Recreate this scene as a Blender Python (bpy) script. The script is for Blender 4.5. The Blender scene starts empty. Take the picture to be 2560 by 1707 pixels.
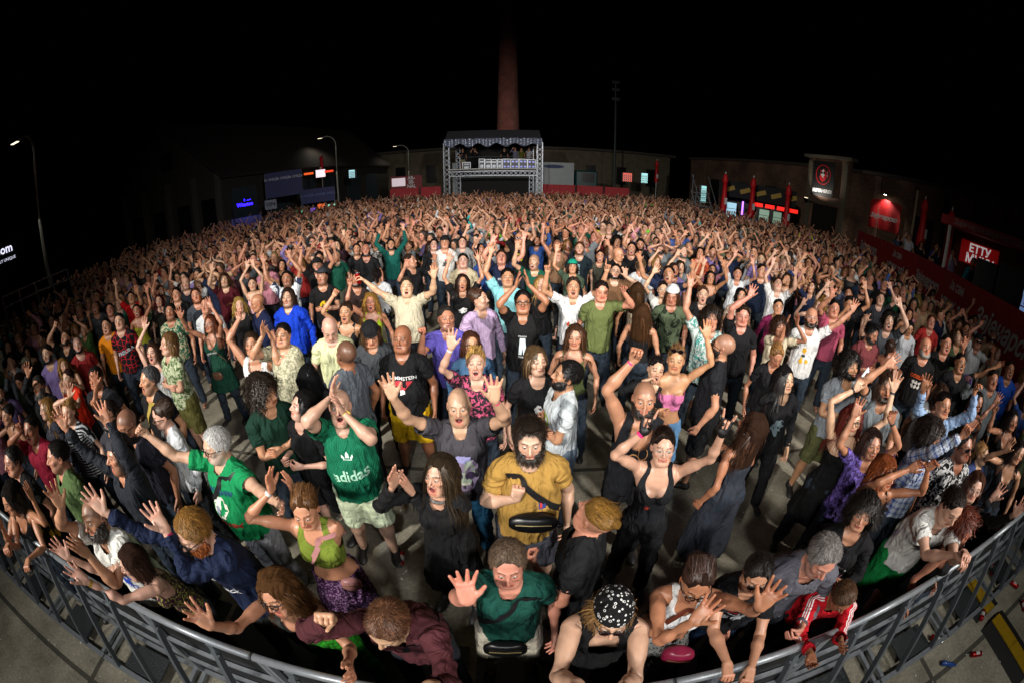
import bpy, bmesh, math, random
import numpy as np
from mathutils import Vector, Matrix
from mathutils.bvhtree import BVHTree

R = math.radians
SC = bpy.context.scene
COL = SC.collection
rng = np.random.default_rng(7)
random.seed(7)

# ---------------------------------------------------------------- camera: equidistant fisheye on the stage edge
CAM_H, CAM_P, CAM_F = 3.22, R(23.2), 1031.7          # height, downward pitch, pixels per radian (2560 px wide photo)
cd = bpy.data.cameras.new('camera')
cam = bpy.data.objects.new('camera', cd); COL.objects.link(cam); SC.camera = cam
cd.type = 'PANO'; cd.sensor_width = 36
cd.panorama_type = 'FISHEYE_LENS_POLYNOMIAL'
cd.fisheye_fov = math.pi
cd.fisheye_polynomial_k0 = 0
cd.fisheye_polynomial_k1 = -(2560 / 36) / CAM_F
cd.fisheye_polynomial_k2 = cd.fisheye_polynomial_k3 = cd.fisheye_polynomial_k4 = 0
cd.clip_start = 0.02; cd.clip_end = 2000
cam.location = (0, 0, CAM_H); cam.rotation_euler = (math.pi / 2 - CAM_P, 0, 0)

# ---------------------------------------------------------------- world: night sky
w = bpy.data.worlds.new('World'); SC.world = w; w.use_nodes = True
nt = w.node_tree; bg = nt.nodes['Background']
sky = nt.nodes.new('ShaderNodeTexSky'); sky.sky_type = 'NISHITA'; sky.sun_disc = False
sky.sun_elevation = R(-6); sky.sun_rotation = R(180)
nt.links.new(sky.outputs[0], bg.inputs[0]); bg.inputs[1].default_value = 0.012

# ---------------------------------------------------------------- stage wash: spotlights of the stage rig behind and above the camera; one spot added for the chimney
def spot(x, y, z, tx, ty, tz, power, ang, blend, col, rad=0.25):
    l = bpy.data.lights.new('stage_spotlight', 'SPOT'); l.energy = power; l.spot_size = R(ang); l.spot_blend = blend
    l.color = col; l.shadow_soft_size = rad
    o = bpy.data.objects.new('stage_spotlight', l); COL.objects.link(o); o.location = (x, y, z)
    o.rotation_euler = (Vector((tx, ty, tz)) - Vector((x, y, z))).to_track_quat('-Z', 'Y').to_euler()
    return o
spot(-6.5, -5.5, 7.8, 2.0, 14.5, 1.0, 9800, 72, 1.0, (1.0, 0.94, 0.86))
spot(6.5, -5.5, 7.8, -1.0, 14.5, 1.0, 8200, 72, 1.0, (1.0, 0.93, 0.85))
spot(0, -5.0, 6.8, 0, 12, 1.0, 1300, 76, 1.0, (0.95, 0.97, 1.0))
spot(-3.2, -3.6, 5.8, -1.6, 3.0, 0.4, 680, 118, 1.0, (1.0, 0.97, 0.92), 0.4)
spot(3.2, -3.6, 5.8, 1.6, 3.0, 0.4, 620, 118, 1.0, (1.0, 0.97, 0.92), 0.4)
spot(0, -6.5, 8.6, 0, 25, 1.2, 4800, 52, 1.0, (1.0, 0.96, 0.90))
spot(-1.5, 37, 7.9, -0.5, 60, 11.0, 1300, 60, 1.0, (1.0, 0.8, 0.75)).name = 'chimney_added_spot'  # added spot over the tower to brighten the chimney; no lamp stands there

SC.view_settings.view_transform = 'Standard'; SC.view_settings.look = 'None'
SC.view_settings.exposure = 0; SC.view_settings.gamma = 1
SC.render.engine = 'CYCLES'
cy = SC.cycles
cy.max_bounces = 5; cy.diffuse_bounces = 2; cy.glossy_bounces = 2; cy.transmission_bounces = 3; cy.transparent_max_bounces = 6
cy.use_denoising = True

def ray(px, py):
    """direction of the camera ray through pixel (px, py) of the 2560 x 1707 photo"""
    x, y = px - 1280.0, 853.5 - py
    r = math.hypot(x, y) + 1e-9; th = r / CAM_F
    d = (x / r * math.sin(th), math.cos(th), y / r * math.sin(th))
    c, s = math.cos(CAM_P), math.sin(CAM_P)
    return np.array([d[0], d[1] * c + d[2] * s, -d[1] * s + d[2] * c])
CAMP = np.array([0, 0, CAM_H])
def at_z(px, py, z):
    d = ray(px, py); return CAMP + d * ((z - CAM_H) / d[2])
def at_d(px, py, dist):
    d = ray(px, py); return CAMP + d * (dist / math.hypot(d[0], d[1]))

# ---------------------------------------------------------------- materials
def hexc(h):
    h = h.lstrip('#')
    if len(h) == 3: h = ''.join(c * 2 for c in h)
    v = [int(h[i:i + 2], 16) / 255 for i in (0, 2, 4)]
    return tuple(((c + 0.055) / 1.055) ** 2.4 if c > 0.04045 else c / 12.92 for c in v)

def new_mat(name):
    m = bpy.data.materials.new(name); m.use_nodes = True
    return m, m.node_tree, m.node_tree.nodes['Principled BSDF']
def N(nt, kind, **kw):
    n = nt.nodes.new(kind)
    for k, v in kw.items():
        if k.startswith('i_'): n.inputs[k[2:].replace('_', ' ')].default_value = v
        else: setattr(n, k, v)
    return n
MC = {}
def mat(name, col=(0.5, 0.5, 0.5), rough=0.6, metal=0.0, emit=None, es=1.0, noise=0.15, scale=6.0, bump=0.1, alpha=None):
    """plain procedural surface: base colour with noise wear and a light bump"""
    if isinstance(col, str): col = hexc(col)
    key = (name, tuple(col), rough, metal, emit, es)
    if key in MC: return MC[key]
    m, nt, b = new_mat(name)
    tc = N(nt, 'ShaderNodeTexCoord'); ns = N(nt, 'ShaderNodeTexNoise'); ns.inputs['Scale'].default_value = scale; ns.inputs['Detail'].default_value = 6
    nt.links.new(tc.outputs['Object'], ns.inputs['Vector'])
    mx = N(nt, 'ShaderNodeMix', data_type='RGBA')
    mx.inputs[6].default_value = tuple(c * (1 - noise) for c in col) + (1,)
    mx.inputs[7].default_value = tuple(min(1, c * (1 + noise)) for c in col) + (1,)
    nt.links.new(ns.outputs['Fac'], mx.inputs[0]); nt.links.new(mx.outputs[2], b.inputs['Base Color'])
    b.inputs['Roughness'].default_value = rough; b.inputs['Metallic'].default_value = metal
    if bump:
        bp = N(nt, 'ShaderNodeBump'); bp.inputs['Strength'].default_value = bump; bp.inputs['Distance'].default_value = 0.01
        nt.links.new(ns.outputs['Fac'], bp.inputs['Height']); nt.links.new(bp.outputs[0], b.inputs['Normal'])
    if emit:
        b.inputs['Emission Color'].default_value = tuple(hexc(emit) if isinstance(emit, str) else emit) + (1,)
        b.inputs['Emission Strength'].default_value = es
    if alpha is not None: b.inputs['Alpha'].default_value = alpha
    MC[key] = m
    return m

def skin_material():
    m, nt, b = new_mat('skin')
    a = N(nt, 'ShaderNodeAttribute', attribute_name='Col'); rs = N(nt, 'ShaderNodeAttribute', attribute_name='rest')
    ns = N(nt, 'ShaderNodeTexNoise'); ns.inputs['Scale'].default_value = 20; ns.inputs['Detail'].default_value = 7
    nt.links.new(rs.outputs['Vector'], ns.inputs['Vector'])
    rp = N(nt, 'ShaderNodeMapRange'); rp.inputs[3].default_value = 0.68; rp.inputs[4].default_value = 1.22
    nt.links.new(ns.outputs['Fac'], rp.inputs[0])
    mx = N(nt, 'ShaderNodeVectorMath', operation='SCALE')
    nt.links.new(a.outputs['Color'], mx.inputs[0]); nt.links.new(rp.outputs[0], mx.inputs['Scale'])
    nt.links.new(mx.outputs[0], b.inputs['Base Color'])
    rr_ = N(nt, 'ShaderNodeMapRange'); rr_.inputs[3].default_value = .30; rr_.inputs[4].default_value = .55; nt.links.new(ns.outputs['Fac'], rr_.inputs[0]); nt.links.new(rr_.outputs[0], b.inputs['Roughness'])
    b.inputs['Specular IOR Level'].default_value = 0.5
    n2 = N(nt, 'ShaderNodeTexNoise'); n2.inputs['Scale'].default_value = 160; n2.inputs['Detail'].default_value = 4
    nt.links.new(rs.outputs['Vector'], n2.inputs['Vector'])
    bp = N(nt, 'ShaderNodeBump'); bp.inputs['Strength'].default_value = 0.25; bp.inputs['Distance'].default_value = 0.002
    nt.links.new(n2.outputs['Fac'], bp.inputs['Height']); nt.links.new(bp.outputs[0], b.inputs['Normal'])
    return m
SKIN = skin_material()
def hair_material():
    m, nt, b = new_mat('hair')
    a = N(nt, 'ShaderNodeAttribute', attribute_name='Col'); rs = N(nt, 'ShaderNodeAttribute', attribute_name='rest')
    mp = N(nt, 'ShaderNodeMapping'); mp.inputs['Scale'].default_value = (160, 60, 14)
    ns = N(nt, 'ShaderNodeTexNoise'); ns.inputs['Scale'].default_value = 1; ns.inputs['Detail'].default_value = 3
    nt.links.new(rs.outputs['Vector'], mp.inputs[0]); nt.links.new(mp.outputs[0], ns.inputs['Vector'])
    rp = N(nt, 'ShaderNodeMapRange'); rp.inputs[3].default_value = 0.25; rp.inputs[4].default_value = 2.0
    nt.links.new(ns.outputs['Fac'], rp.inputs[0])
    mx = N(nt, 'ShaderNodeVectorMath', operation='SCALE')
    nt.links.new(a.outputs['Color'], mx.inputs[0]); nt.links.new(rp.outputs[0], mx.inputs['Scale'])
    nt.links.new(mx.outputs[0], b.inputs['Base Color']); b.inputs['Roughness'].default_value = 0.45; b.inputs['Specular IOR Level'].default_value = 0.4
    bp = N(nt, 'ShaderNodeBump'); bp.inputs['Strength'].default_value = 0.5; bp.inputs['Distance'].default_value = 0.003
    nt.links.new(ns.outputs['Fac'], bp.inputs['Height']); nt.links.new(bp.outputs[0], b.inputs['Normal'])
    return m
HAIR = hair_material(); HAIRCAP = hair_material(); _b = HAIRCAP.node_tree.nodes['Principled BSDF']; _b.inputs['Roughness'].default_value = .85; _b.inputs['Specular IOR Level'].default_value = .1

def cloth(col, pat='plain', col2='111', rough=0.85):
    """woven cloth with folds in its bump; patterns follow the garment's own coordinates"""
    key = ('cloth', col, pat, col2)
    if key in MC: return MC[key]
    c1, c2 = hexc(col), hexc(col2)
    m, nt, b = new_mat('cloth_' + pat); L = nt.links.new
    rs = N(nt, 'ShaderNodeAttribute', attribute_name='rest'); V = rs.outputs['Vector']
    base = None
    if pat in ('stripes', 'pinstripes', 'vstripes'):
        wv = N(nt, 'ShaderNodeTexWave', wave_type='BANDS', bands_direction='Z' if pat == 'stripes' else 'X')
        wv.inputs['Scale'].default_value = {'stripes': 9.0, 'pinstripes': 26.0, 'vstripes': 12.0}[pat]; L(V, wv.inputs['Vector'])
        cr = N(nt, 'ShaderNodeMath', operation='GREATER_THAN'); cr.inputs[1].default_value = 0.55 if pat == 'stripes' else 0.8
        L(wv.outputs['Fac'], cr.inputs[0]); fac = cr.outputs[0]
    elif pat == 'plaid':
        fs = []
        for dr, s in (('X', 5.0), ('Z', 5.0), ('X', 15.0), ('Z', 15.0)):
            wv = N(nt, 'ShaderNodeTexWave', wave_type='BANDS', bands_direction=dr); wv.inputs['Scale'].default_value = s; L(V, wv.inputs['Vector'])
            g = N(nt, 'ShaderNodeMath', operation='GREATER_THAN'); g.inputs[1].default_value = 0.6; L(wv.outputs['Fac'], g.inputs[0]); fs.append(g.outputs[0])
        acc = fs[0]
        for f in fs[1:]:
            ad = N(nt, 'ShaderNodeMath', operation='ADD'); L(acc, ad.inputs[0]); L(f, ad.inputs[1]); acc = ad.outputs[0]
        dv = N(nt, 'ShaderNodeMath', operation='DIVIDE'); dv.inputs[1].default_value = 3.2; L(acc, dv.inputs[0]); fac = dv.outputs[0]
    elif pat in ('floral', 'camo', 'tiedye', 'dots', 'animal', 'cracks', 'paisley'):
        if pat in ('dots', 'cracks', 'animal', 'paisley'):
            t = N(nt, 'ShaderNodeTexVoronoi', feature='DISTANCE_TO_EDGE' if pat == 'cracks' else 'F1')
            t.inputs['Scale'].default_value = {'dots': 38, 'cracks': 11, 'animal': 60, 'paisley': 46}[pat]; o = t.outputs['Distance']
            thr, gt = {'dots': (0.3, 'LESS_THAN'), 'cracks': (0.05, 'LESS_THAN'), 'animal': (0.42, 'LESS_THAN'), 'paisley': (0.26, 'COMPARE')}[pat]
        else:
            t = N(nt, 'ShaderNodeTexNoise'); t.inputs['Scale'].default_value = {'floral': 24, 'camo': 9, 'tiedye': 4}[pat]
            t.inputs['Detail'].default_value = {'floral': 2.5, 'camo': 2, 'tiedye': 4}[pat]; t.inputs['Distortion'].default_value = 1.2; o = t.outputs['Fac']
            thr, gt = 0.52, 'GREATER_THAN'
        L(V, t.inputs['Vector'])
        g = N(nt, 'ShaderNodeMath', operation=gt); g.inputs[1].default_value = thr; g.inputs[2].default_value = .055; L(o, g.inputs[0]); fac = g.outputs[0]
    elif pat == 'track':        # three white stripes along the sleeves
        sx = N(nt, 'ShaderNodeSeparateXYZ'); L(V, sx.inputs[0])
        def mth(op, a, bv):
            q = N(nt, 'ShaderNodeMath', operation=op)
            if isinstance(a, (int, float)): q.inputs[0].default_value = a
            else: L(a, q.inputs[0])
            if isinstance(bv, (int, float)): q.inputs[1].default_value = bv
            else: L(bv, q.inputs[1])
            return q.outputs[0]
        y0 = mth('ADD', sx.outputs[1], -.004); st = mth('GREATER_THAN', mth('COSINE', mth('MULTIPLY', y0, 330.0), 0), -.1); ins = mth('LESS_THAN', mth('ABSOLUTE', y0, 0), .027)
        fac = mth('MULTIPLY', mth('MULTIPLY', st, ins), mth('MULTIPLY', mth('GREATER_THAN', sx.outputs[2], 1.42), mth('GREATER_THAN', mth('ABSOLUTE', sx.outputs[0], 0), .10)))
    else: fac = None
    n1 = N(nt, 'ShaderNodeTexNoise'); n1.inputs['Scale'].default_value = 7; n1.inputs['Detail'].default_value = 8; L(V, n1.inputs['Vector'])
    mx = N(nt, 'ShaderNodeMix', data_type='RGBA'); mx.inputs[6].default_value = c1 + (1,); mx.inputs[7].default_value = c2 + (1,)
    if fac is not None: L(fac, mx.inputs[0])
    else: mx.inputs[0].default_value = 0
    rp = N(nt, 'ShaderNodeMapRange'); rp.inputs[3].default_value = 0.7; rp.inputs[4].default_value = 1.2; L(n1.outputs['Fac'], rp.inputs[0])
    sc = N(nt, 'ShaderNodeVectorMath', operation='SCALE'); L(mx.outputs[2], sc.inputs[0]); L(rp.outputs[0], sc.inputs['Scale'])
    L(sc.outputs[0], b.inputs['Base Color']); b.inputs['Roughness'].default_value = rough
    b.inputs['Specular IOR Level'].default_value = 0.25
    mp = N(nt, 'ShaderNodeMapping'); mp.inputs['Scale'].default_value = (11, 11, 4.5); L(V, mp.inputs[0])
    n2 = N(nt, 'ShaderNodeTexNoise'); n2.inputs['Scale'].default_value = 1; n2.inputs['Detail'].default_value = 2.5; n2.inputs['Distortion'].default_value = 1.0; L(mp.outputs[0], n2.inputs['Vector'])
    n3 = N(nt, 'ShaderNodeTexNoise'); n3.inputs['Scale'].default_value = 420; L(V, n3.inputs['Vector'])
    b1 = N(nt, 'ShaderNodeBump'); b1.inputs['Strength'].default_value = 0.9; b1.inputs['Distance'].default_value = 0.06; L(n2.outputs['Fac'], b1.inputs['Height'])
    b2 = N(nt, 'ShaderNodeBump'); b2.inputs['Strength'].default_value = 0.25; b2.inputs['Distance'].default_value = 0.002; L(n3.outputs['Fac'], b2.inputs['Height'])
    L(b1.outputs[0], b2.inputs['Normal']); L(b2.outputs[0], b.inputs['Normal'])
    MC[key] = m
    return m

# ---------------------------------------------------------------- object helpers
def tag(o, label=None, cat=None, group=None, kind=None):
    if label: o['label'] = label
    if cat: o['category'] = cat
    if group: o['group'] = group
    if kind: o['kind'] = kind
    return o
def empty(name, loc=(0, 0, 0), rz=0.0):
    o = bpy.data.objects.new(name, None); COL.objects.link(o); o.location = loc; o.rotation_euler = (0, 0, rz); o.empty_display_size = 0.2
    return o
def np_mesh(name, V, Q, m, parent=None, loc=(0, 0, 0), col=None, rest=None, smooth=True, T=None):
    """one mesh object from a vertex array and quad (and triangle) arrays"""
    me = bpy.data.meshes.new(name)
    V = np.asarray(V, np.float32); nq = len(Q) if Q is not None else 0; ntq = len(T) if T is not None else 0
    me.vertices.add(len(V)); me.vertices.foreach_set('co', V.ravel())
    loops = []
    if nq: loops.append(np.asarray(Q, np.int32).ravel())
    if ntq: loops.append(np.asarray(T, np.int32).ravel())
    lp = np.concatenate(loops)
    me.loops.add(len(lp)); me.loops.foreach_set('vertex_index', lp)
    me.polygons.add(nq + ntq)
    st = np.concatenate([np.arange(nq) * 4, nq * 4 + np.arange(ntq) * 3]).astype(np.int32)
    me.polygons.foreach_set('loop_start', st)
    if smooth: me.polygons.foreach_set('use_smooth', np.ones(nq + ntq, bool))
    me.update(calc_edges=True)
    if col is not None:
        a = me.color_attributes.new('Col', 'FLOAT_COLOR', 'POINT')
        c = np.ones((len(V), 4), np.float32); c[:, :3] = col; a.data.foreach_set('color', c.ravel())
    if rest is not None:
        a = me.attributes.new('rest', 'FLOAT_VECTOR', 'POINT'); a.data.foreach_set('vector', np.asarray(rest, np.float32).ravel())
    if m: me.materials.append(m)
    o = bpy.data.objects.new(name, me); COL.objects.link(o); o.location = loc
    if parent: o.parent = parent
    return o

class MB:
    """collects boxes, bars, tubes and lathes and links them as ONE mesh"""
    def __init__(s): s.v, s.f = [], []
    def _add(s, v, f):
        n = len(s.v); s.v += [tuple(p) for p in v]; s.f += [tuple(i + n for i in q) for q in f]
    def box(s, c, d, rz=0.0, M=None):
        hx, hy, hz = d[0] / 2, d[1] / 2, d[2] / 2
        v = [Vector((x, y, z)) for x in (-hx, hx) for y in (-hy, hy) for z in (-hz, hz)]
        rot = M if M is not None else Matrix.Rotation(rz, 3, 'Z')
        v = [rot @ p + Vector(c) for p in v]
        s._add(v, [(0, 1, 3, 2), (4, 6, 7, 5), (0, 4, 5, 1), (2, 3, 7, 6), (0, 2, 6, 4), (1, 5, 7, 3)]); return s
    def bar(s, a, b, w, h=None, up=(0, 0, 1)):
        a, b = Vector(a), Vector(b); d = b - a; L = d.length; h = h or w
        if L < 1e-6: return s
        x = d / L; u = Vector(up)
        if abs(x.dot(u)) > 0.98: u = Vector((0, 1, 0))
        y = u.cross(x).normalized(); z = x.cross(y)
        return s.box((a + b) / 2, (L, w, h), M=Matrix((x, y, z)).transposed())
    def tube(s, pts, r, n=8, cap=True):
        pts = [Vector(p) for p in pts]; rr = r if isinstance(r, (list, tuple)) else [r] * len(pts)
        u = None; rings = []
        for i, p in enumerate(pts):
            d = (pts[min(i + 1, len(pts) - 1)] - pts[max(i - 1, 0)]).normalized()
            if u is None:
                u = d.cross(Vector((0, 0, 1)))
                if u.length < 0.1: u = d.cross(Vector((1, 0, 0)))
            u = (u - d * u.dot(d)).normalized(); v = d.cross(u)
            rings.append([p + (u * math.cos(2 * math.pi * k / n) + v * math.sin(2 * math.pi * k / n)) * rr[i] for k in range(n)])
        V = [q for g in rings for q in g]; F = []
        for i in range(len(pts) - 1):
            for k in range(n):
                F.append((i * n + k, i * n + (k + 1) % n, (i + 1) * n + (k + 1) % n, (i + 1) * n + k))
        if cap: F.append(tuple(range(n))[::-1]); F.append(tuple((len(pts) - 1) * n + k for k in range(n)))
        s._add(V, F); return s
    def lathe(s, prof, c=(0, 0, 0), n=16, sx=1.0):
        V = [(c[0] + r * math.cos(2 * math.pi * k / n) * sx, c[1] + r * math.sin(2 * math.pi * k / n), c[2] + z) for r, z in prof for k in range(n)]
        F = [(i * n + k, i * n + (k + 1) % n, (i + 1) * n + (k + 1) % n, (i + 1) * n + k) for i in range(len(prof) - 1) for k in range(n)]
        F.append(tuple(range(n))[::-1]); F.append(tuple((len(prof) - 1) * n + k for k in range(n)))
        s._add(V, F); return s
    def build(s, name, m, parent=None, loc=(0, 0, 0), smooth=False, bevel=0):
        me = bpy.data.meshes.new(name); me.from_pydata(s.v, [], s.f); me.update()
        if smooth:
            me.polygons.foreach_set('use_smooth', [True] * len(me.polygons))
        if bevel:
            bm = bmesh.new(); bm.from_mesh(me); bmesh.ops.bevel(bm, geom=bm.edges[:], offset=bevel, segments=1, affect='EDGES'); bm.to_mesh(me); bm.free()
        me.materials.append(m)
        o = bpy.data.objects.new(name, me); COL.objects.link(o); o.location = loc
        if parent: o.parent = parent
        return o

TXT = {}
def text_geo(s, size=1.0, bold=0.0, shear=0.0, maxlen=0.0):
    """2-D text outline as (verts Nx2, faces), centred on its middle"""
    key = (s, size, bold, shear, maxlen)
    if key in TXT: return TXT[key]
    cu = bpy.data.curves.new('lettering', 'FONT'); cu.body = s; cu.size = size; cu.offset = bold; cu.shear = shear
    cu.align_x = 'CENTER'; cu.align_y = 'CENTER'; cu.resolution_u = 2
    ob = bpy.data.objects.new('lettering', cu); COL.objects.link(ob)
    dg = bpy.context.evaluated_depsgraph_get()
    me = bpy.data.meshes.new_from_object(ob.evaluated_get(dg))
    bpy.data.objects.remove(ob); bpy.data.curves.remove(cu)
    if maxlen:
        bm = bmesh.new(); bm.from_mesh(me); bmesh.ops.triangulate(bm, faces=bm.faces[:])
        for _ in range(3):
            es = [e for e in bm.edges if e.calc_length() > maxlen]
            if not es: break
            bmesh.ops.subdivide_edges(bm, edges=es, cuts=1); bmesh.ops.triangulate(bm, faces=bm.faces[:])
        bm.to_mesh(me); bm.free()
    V = np.array([v.co[:2] for v in me.vertices]).reshape(-1, 2); F = [tuple(p.vertices) for p in me.polygons]
    bpy.data.meshes.remove(me)
    TXT[key] = (V, F)
    return V, F
def sign_text(s, size, m, parent, origin, xdir, up=(0, 0, 1), off=0.012, bold=0.0, shear=0.0, name='lettering'):
    """flat lettering standing 'off' in front of a surface, along xdir; its face looks along xdir x up"""
    V, F = text_geo(s, size, bold, shear)
    x = Vector(xdir).normalized(); u = Vector(up).normalized(); n = x.cross(u)
    P = [Vector(origin) + x * a + u * b + n * off for a, b in V]
    me = bpy.data.meshes.new(name); me.from_pydata([tuple(p) for p in P], [], F); me.materials.append(m)
    o = bpy.data.objects.new(name, me); COL.objects.link(o); o.parent = parent
    return o
# ================================================================ people: implicit body -> surface nets -> skinned to a pose
def smin(a, b, k):
    h = np.maximum(k - np.abs(a - b), 0) / k
    return np.minimum(a, b) - h * h * k * 0.25
class Field:
    def __init__(s, xs, ys, zs):
        s.x, s.y, s.z = [np.asarray(a, np.float32) for a in (xs, ys, zs)]
        s.F = np.full((len(s.x), len(s.y), len(s.z)), 1.0, np.float32)
    def _sl(s, lo, hi):
        sl = []
        for a, l, h in zip((s.x, s.y, s.z), lo, hi):
            i0, i1 = np.searchsorted(a, l), np.searchsorted(a, h); sl.append(slice(i0, max(i1, i0)))
        return tuple(sl)
    def put(s, fn, lo, hi, k, op='u', m=0.03):
        m = m + k
        sl = s._sl([a - m for a in lo], [a + m for a in hi])
        X = s.x[sl[0]][:, None, None]; Y = s.y[sl[1]][None, :, None]; Z = s.z[sl[2]][None, None, :]
        if X.size == 0 or Y.size == 0 or Z.size == 0: return
        d = fn(X, Y, Z)
        if op == 'u': s.F[sl] = smin(s.F[sl], d, k)
        else: s.F[sl] = -smin(-s.F[sl], d, k)
    def ell(s, c, r, k=0.01, op='u'):
        def fn(X, Y, Z):
            a, b, e = (X - c[0]), (Y - c[1]), (Z - c[2])
            k0 = np.sqrt((a / r[0]) ** 2 + (b / r[1]) ** 2 + (e / r[2]) ** 2) + 1e-6
            k1 = np.sqrt((a / r[0] ** 2) ** 2 + (b / r[1] ** 2) ** 2 + (e / r[2] ** 2) ** 2) + 1e-6
            return k0 * (k0 - 1) / k1
        s.put(fn, [c[i] - r[i] for i in range(3)], [c[i] + r[i] for i in range(3)], k, op)
    def cone(s, a, b, ra, rb, k=0.01, op='u', sq=(1, 1, 1)):
        a = np.array(a, float); b = np.array(b, float); d = b - a; dd = (d ** 2).sum()
        def fn(X, Y, Z):
            t = np.clip(((X - a[0]) * d[0] + (Y - a[1]) * d[1] + (Z - a[2]) * d[2]) / dd, 0, 1)
            return np.sqrt(((X - a[0] - t * d[0]) * sq[0]) ** 2 + ((Y - a[1] - t * d[1]) * sq[1]) ** 2 + ((Z - a[2] - t * d[2]) * sq[2]) ** 2) - (ra + t * (rb - ra))
        rm = max(ra, rb) / min(sq)
        s.put(fn, np.minimum(a, b) - rm, np.maximum(a, b) + rm, k, op)
    def both(s, kind, *a, **kw):
        """the same primitive on both sides of the body"""
        for sg in (1, -1):
            aa = [(sg * v[0],) + tuple(v[1:]) if isinstance(v, tuple) and i < (2 if kind == 'cone' else 1) else v for i, v in enumerate(a)]
            getattr(s, kind)(*aa, **kw)
    def cols(s, zs, cy, rx, ry, k=0.02, z0=-9, z1=9):
        """vertical elliptic column with radii given at heights zs"""
        def fn(X, Y, Z):
            a = np.interp(Z, zs, rx).astype(np.float32); b = np.interp(Z, zs, ry).astype(np.float32); c = np.interp(Z, zs, cy).astype(np.float32)
            q = np.sqrt((X / a) ** 2 + ((Y - c) / b) ** 2)
            return np.maximum((q - 1) * np.minimum(a, b), np.maximum(z0 - Z, Z - z1))
        s.put(fn, (-0.6, -0.6, z0), (0.6, 0.6, z1), k)
    def mesh(s):
        F = s.F; S = F < 0
        nx, ny, nz = S.shape
        c = [S[i:nx - 1 + i, j:ny - 1 + j, k:nz - 1 + k] for i in (0, 1) for j in (0, 1) for k in (0, 1)]
        cnt = sum(a.astype(np.int8) for a in c)
        act = (cnt > 0) & (cnt < 8)
        I, J, K = np.nonzero(act); idx = np.full(act.shape, -1, np.int32); idx[I, J, K] = np.arange(len(I))
        P = np.zeros((len(I), 3)); n = np.zeros(len(I))
        co = (s.x, s.y, s.z)
        offs = [(i, j, k) for i in (0, 1) for j in (0, 1) for k in (0, 1)]
        for a in offs:
            for ax in range(3):
                if a[ax] == 1: continue
                b = list(a); b[ax] = 1
                fa = F[I + a[0], J + a[1], K + a[2]]; fb = F[I + b[0], J + b[1], K + b[2]]
                cr = (fa < 0) != (fb < 0)
                t = np.where(cr, fa / np.where(cr, fa - fb, 1), 0)
                pa = np.stack([s.x[I + a[0]], s.y[J + a[1]], s.z[K + a[2]]], 1).astype(float)
                base = (I, J, K)[ax]
                pa[:, ax] += t * (co[ax][base + 1] - co[ax][base])
                P[cr] += pa[cr]; n += cr
        P /= n[:, None]
        Q = []
        for ax in range(3):
            sl0 = [slice(None)] * 3; sl1 = [slice(None)] * 3; sl0[ax] = slice(0, -1); sl1[ax] = slice(1, None)
            a, b = S[tuple(sl0)], S[tuple(sl1)]
            e = np.argwhere(a != b); u, v = (ax + 1) % 3, (ax + 2) % 3
            e = e[(e[:, u] > 0) & (e[:, v] > 0) & (e[:, u] < S.shape[u] - 1) & (e[:, v] < S.shape[v] - 1)]
            if not len(e): continue
            flip = a[e[:, 0], e[:, 1], e[:, 2]]
            q = []
            for du, dv in ((-1, -1), (0, -1), (0, 0), (-1, 0)):
                f = e.copy(); f[:, u] += du; f[:, v] += dv; q.append(idx[f[:, 0], f[:, 1], f[:, 2]])
            q = np.stack(q, 1); q[~flip] = q[~flip][:, ::-1]; Q.append(q)
        Q = np.concatenate(Q)
        return P, Q[(Q >= 0).all(1)]

def axis(*segs):
    """grid coordinates: (start, stop, step) segments glued together"""
    out = []
    for a, b, h in segs:
        n = max(1, int(round((b - a) / h))); out += list(np.linspace(a, b, n, endpoint=False))
    out.append(segs[-1][1]); return np.array(out, np.float32)
def smooth(V, Q, it=1, lam=0.5):
    for _ in range(it):
        A = np.zeros_like(V); n = np.zeros(len(V))
        for i in range(4):
            a, b = Q[:, i], Q[:, (i + 1) % 4]
            np.add.at(A, a, V[b]); np.add.at(n, a, 1); np.add.at(A, b, V[a]); np.add.at(n, b, 1)
        V = V + lam * (A / np.maximum(n, 1)[:, None] - V)
    return V
def prune(V, Q, keep):
    """drop the faces not kept and the vertices they leave unused"""
    Q = Q[keep]; u = np.unique(Q); mp = np.full(len(V), -1, np.int32); mp[u] = np.arange(len(u))
    return V[u], mp[Q], u
def normals(V, Q):
    n = np.cross(V[Q[:, 2]] - V[Q[:, 0]], V[Q[:, 3]] - V[Q[:, 1]]); out = np.zeros_like(V)
    for i in range(4): np.add.at(out, Q[:, i], n)
    return out / (np.linalg.norm(out, axis=1)[:, None] + 1e-12)
_W = np.random.default_rng(3).normal(size=(24, 3)); _PH = np.random.default_rng(4).uniform(0, 6.28, 24)
def wob(P, freq, amp, n=8, o=0):
    """smooth pseudo-random scalar field"""
    return amp * sum(np.sin(P @ (_W[o + i] * freq) + _PH[o + i]) for i in range(n)) / math.sqrt(n)
def ss(a, b, x):
    t = np.clip((x - a) / (b - a), 0, 1); return t * t * (3 - 2 * t)

BT = {'M': dict(arm=.93, chest=(.165, .112), belly=(.142, .102), hip=(.160, .118), sh=.178, leg=1.0, neck=1.0, jaw=1.0),
      'F': dict(arm=.75, chest=(.138, .098), belly=(.118, .090), hip=(.168, .118), sh=.158, leg=.95, neck=.78, jaw=.80),
      'H': dict(arm=1.08, chest=(.180, .130), belly=(.182, .160), hip=(.180, .142), sh=.184, leg=1.15, neck=1.18, jaw=1.08)}
FY = (-.032, -.011, .011, .031); FL = (.074, .083, .077, .060); HX = .81      # finger roots and lengths

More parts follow.
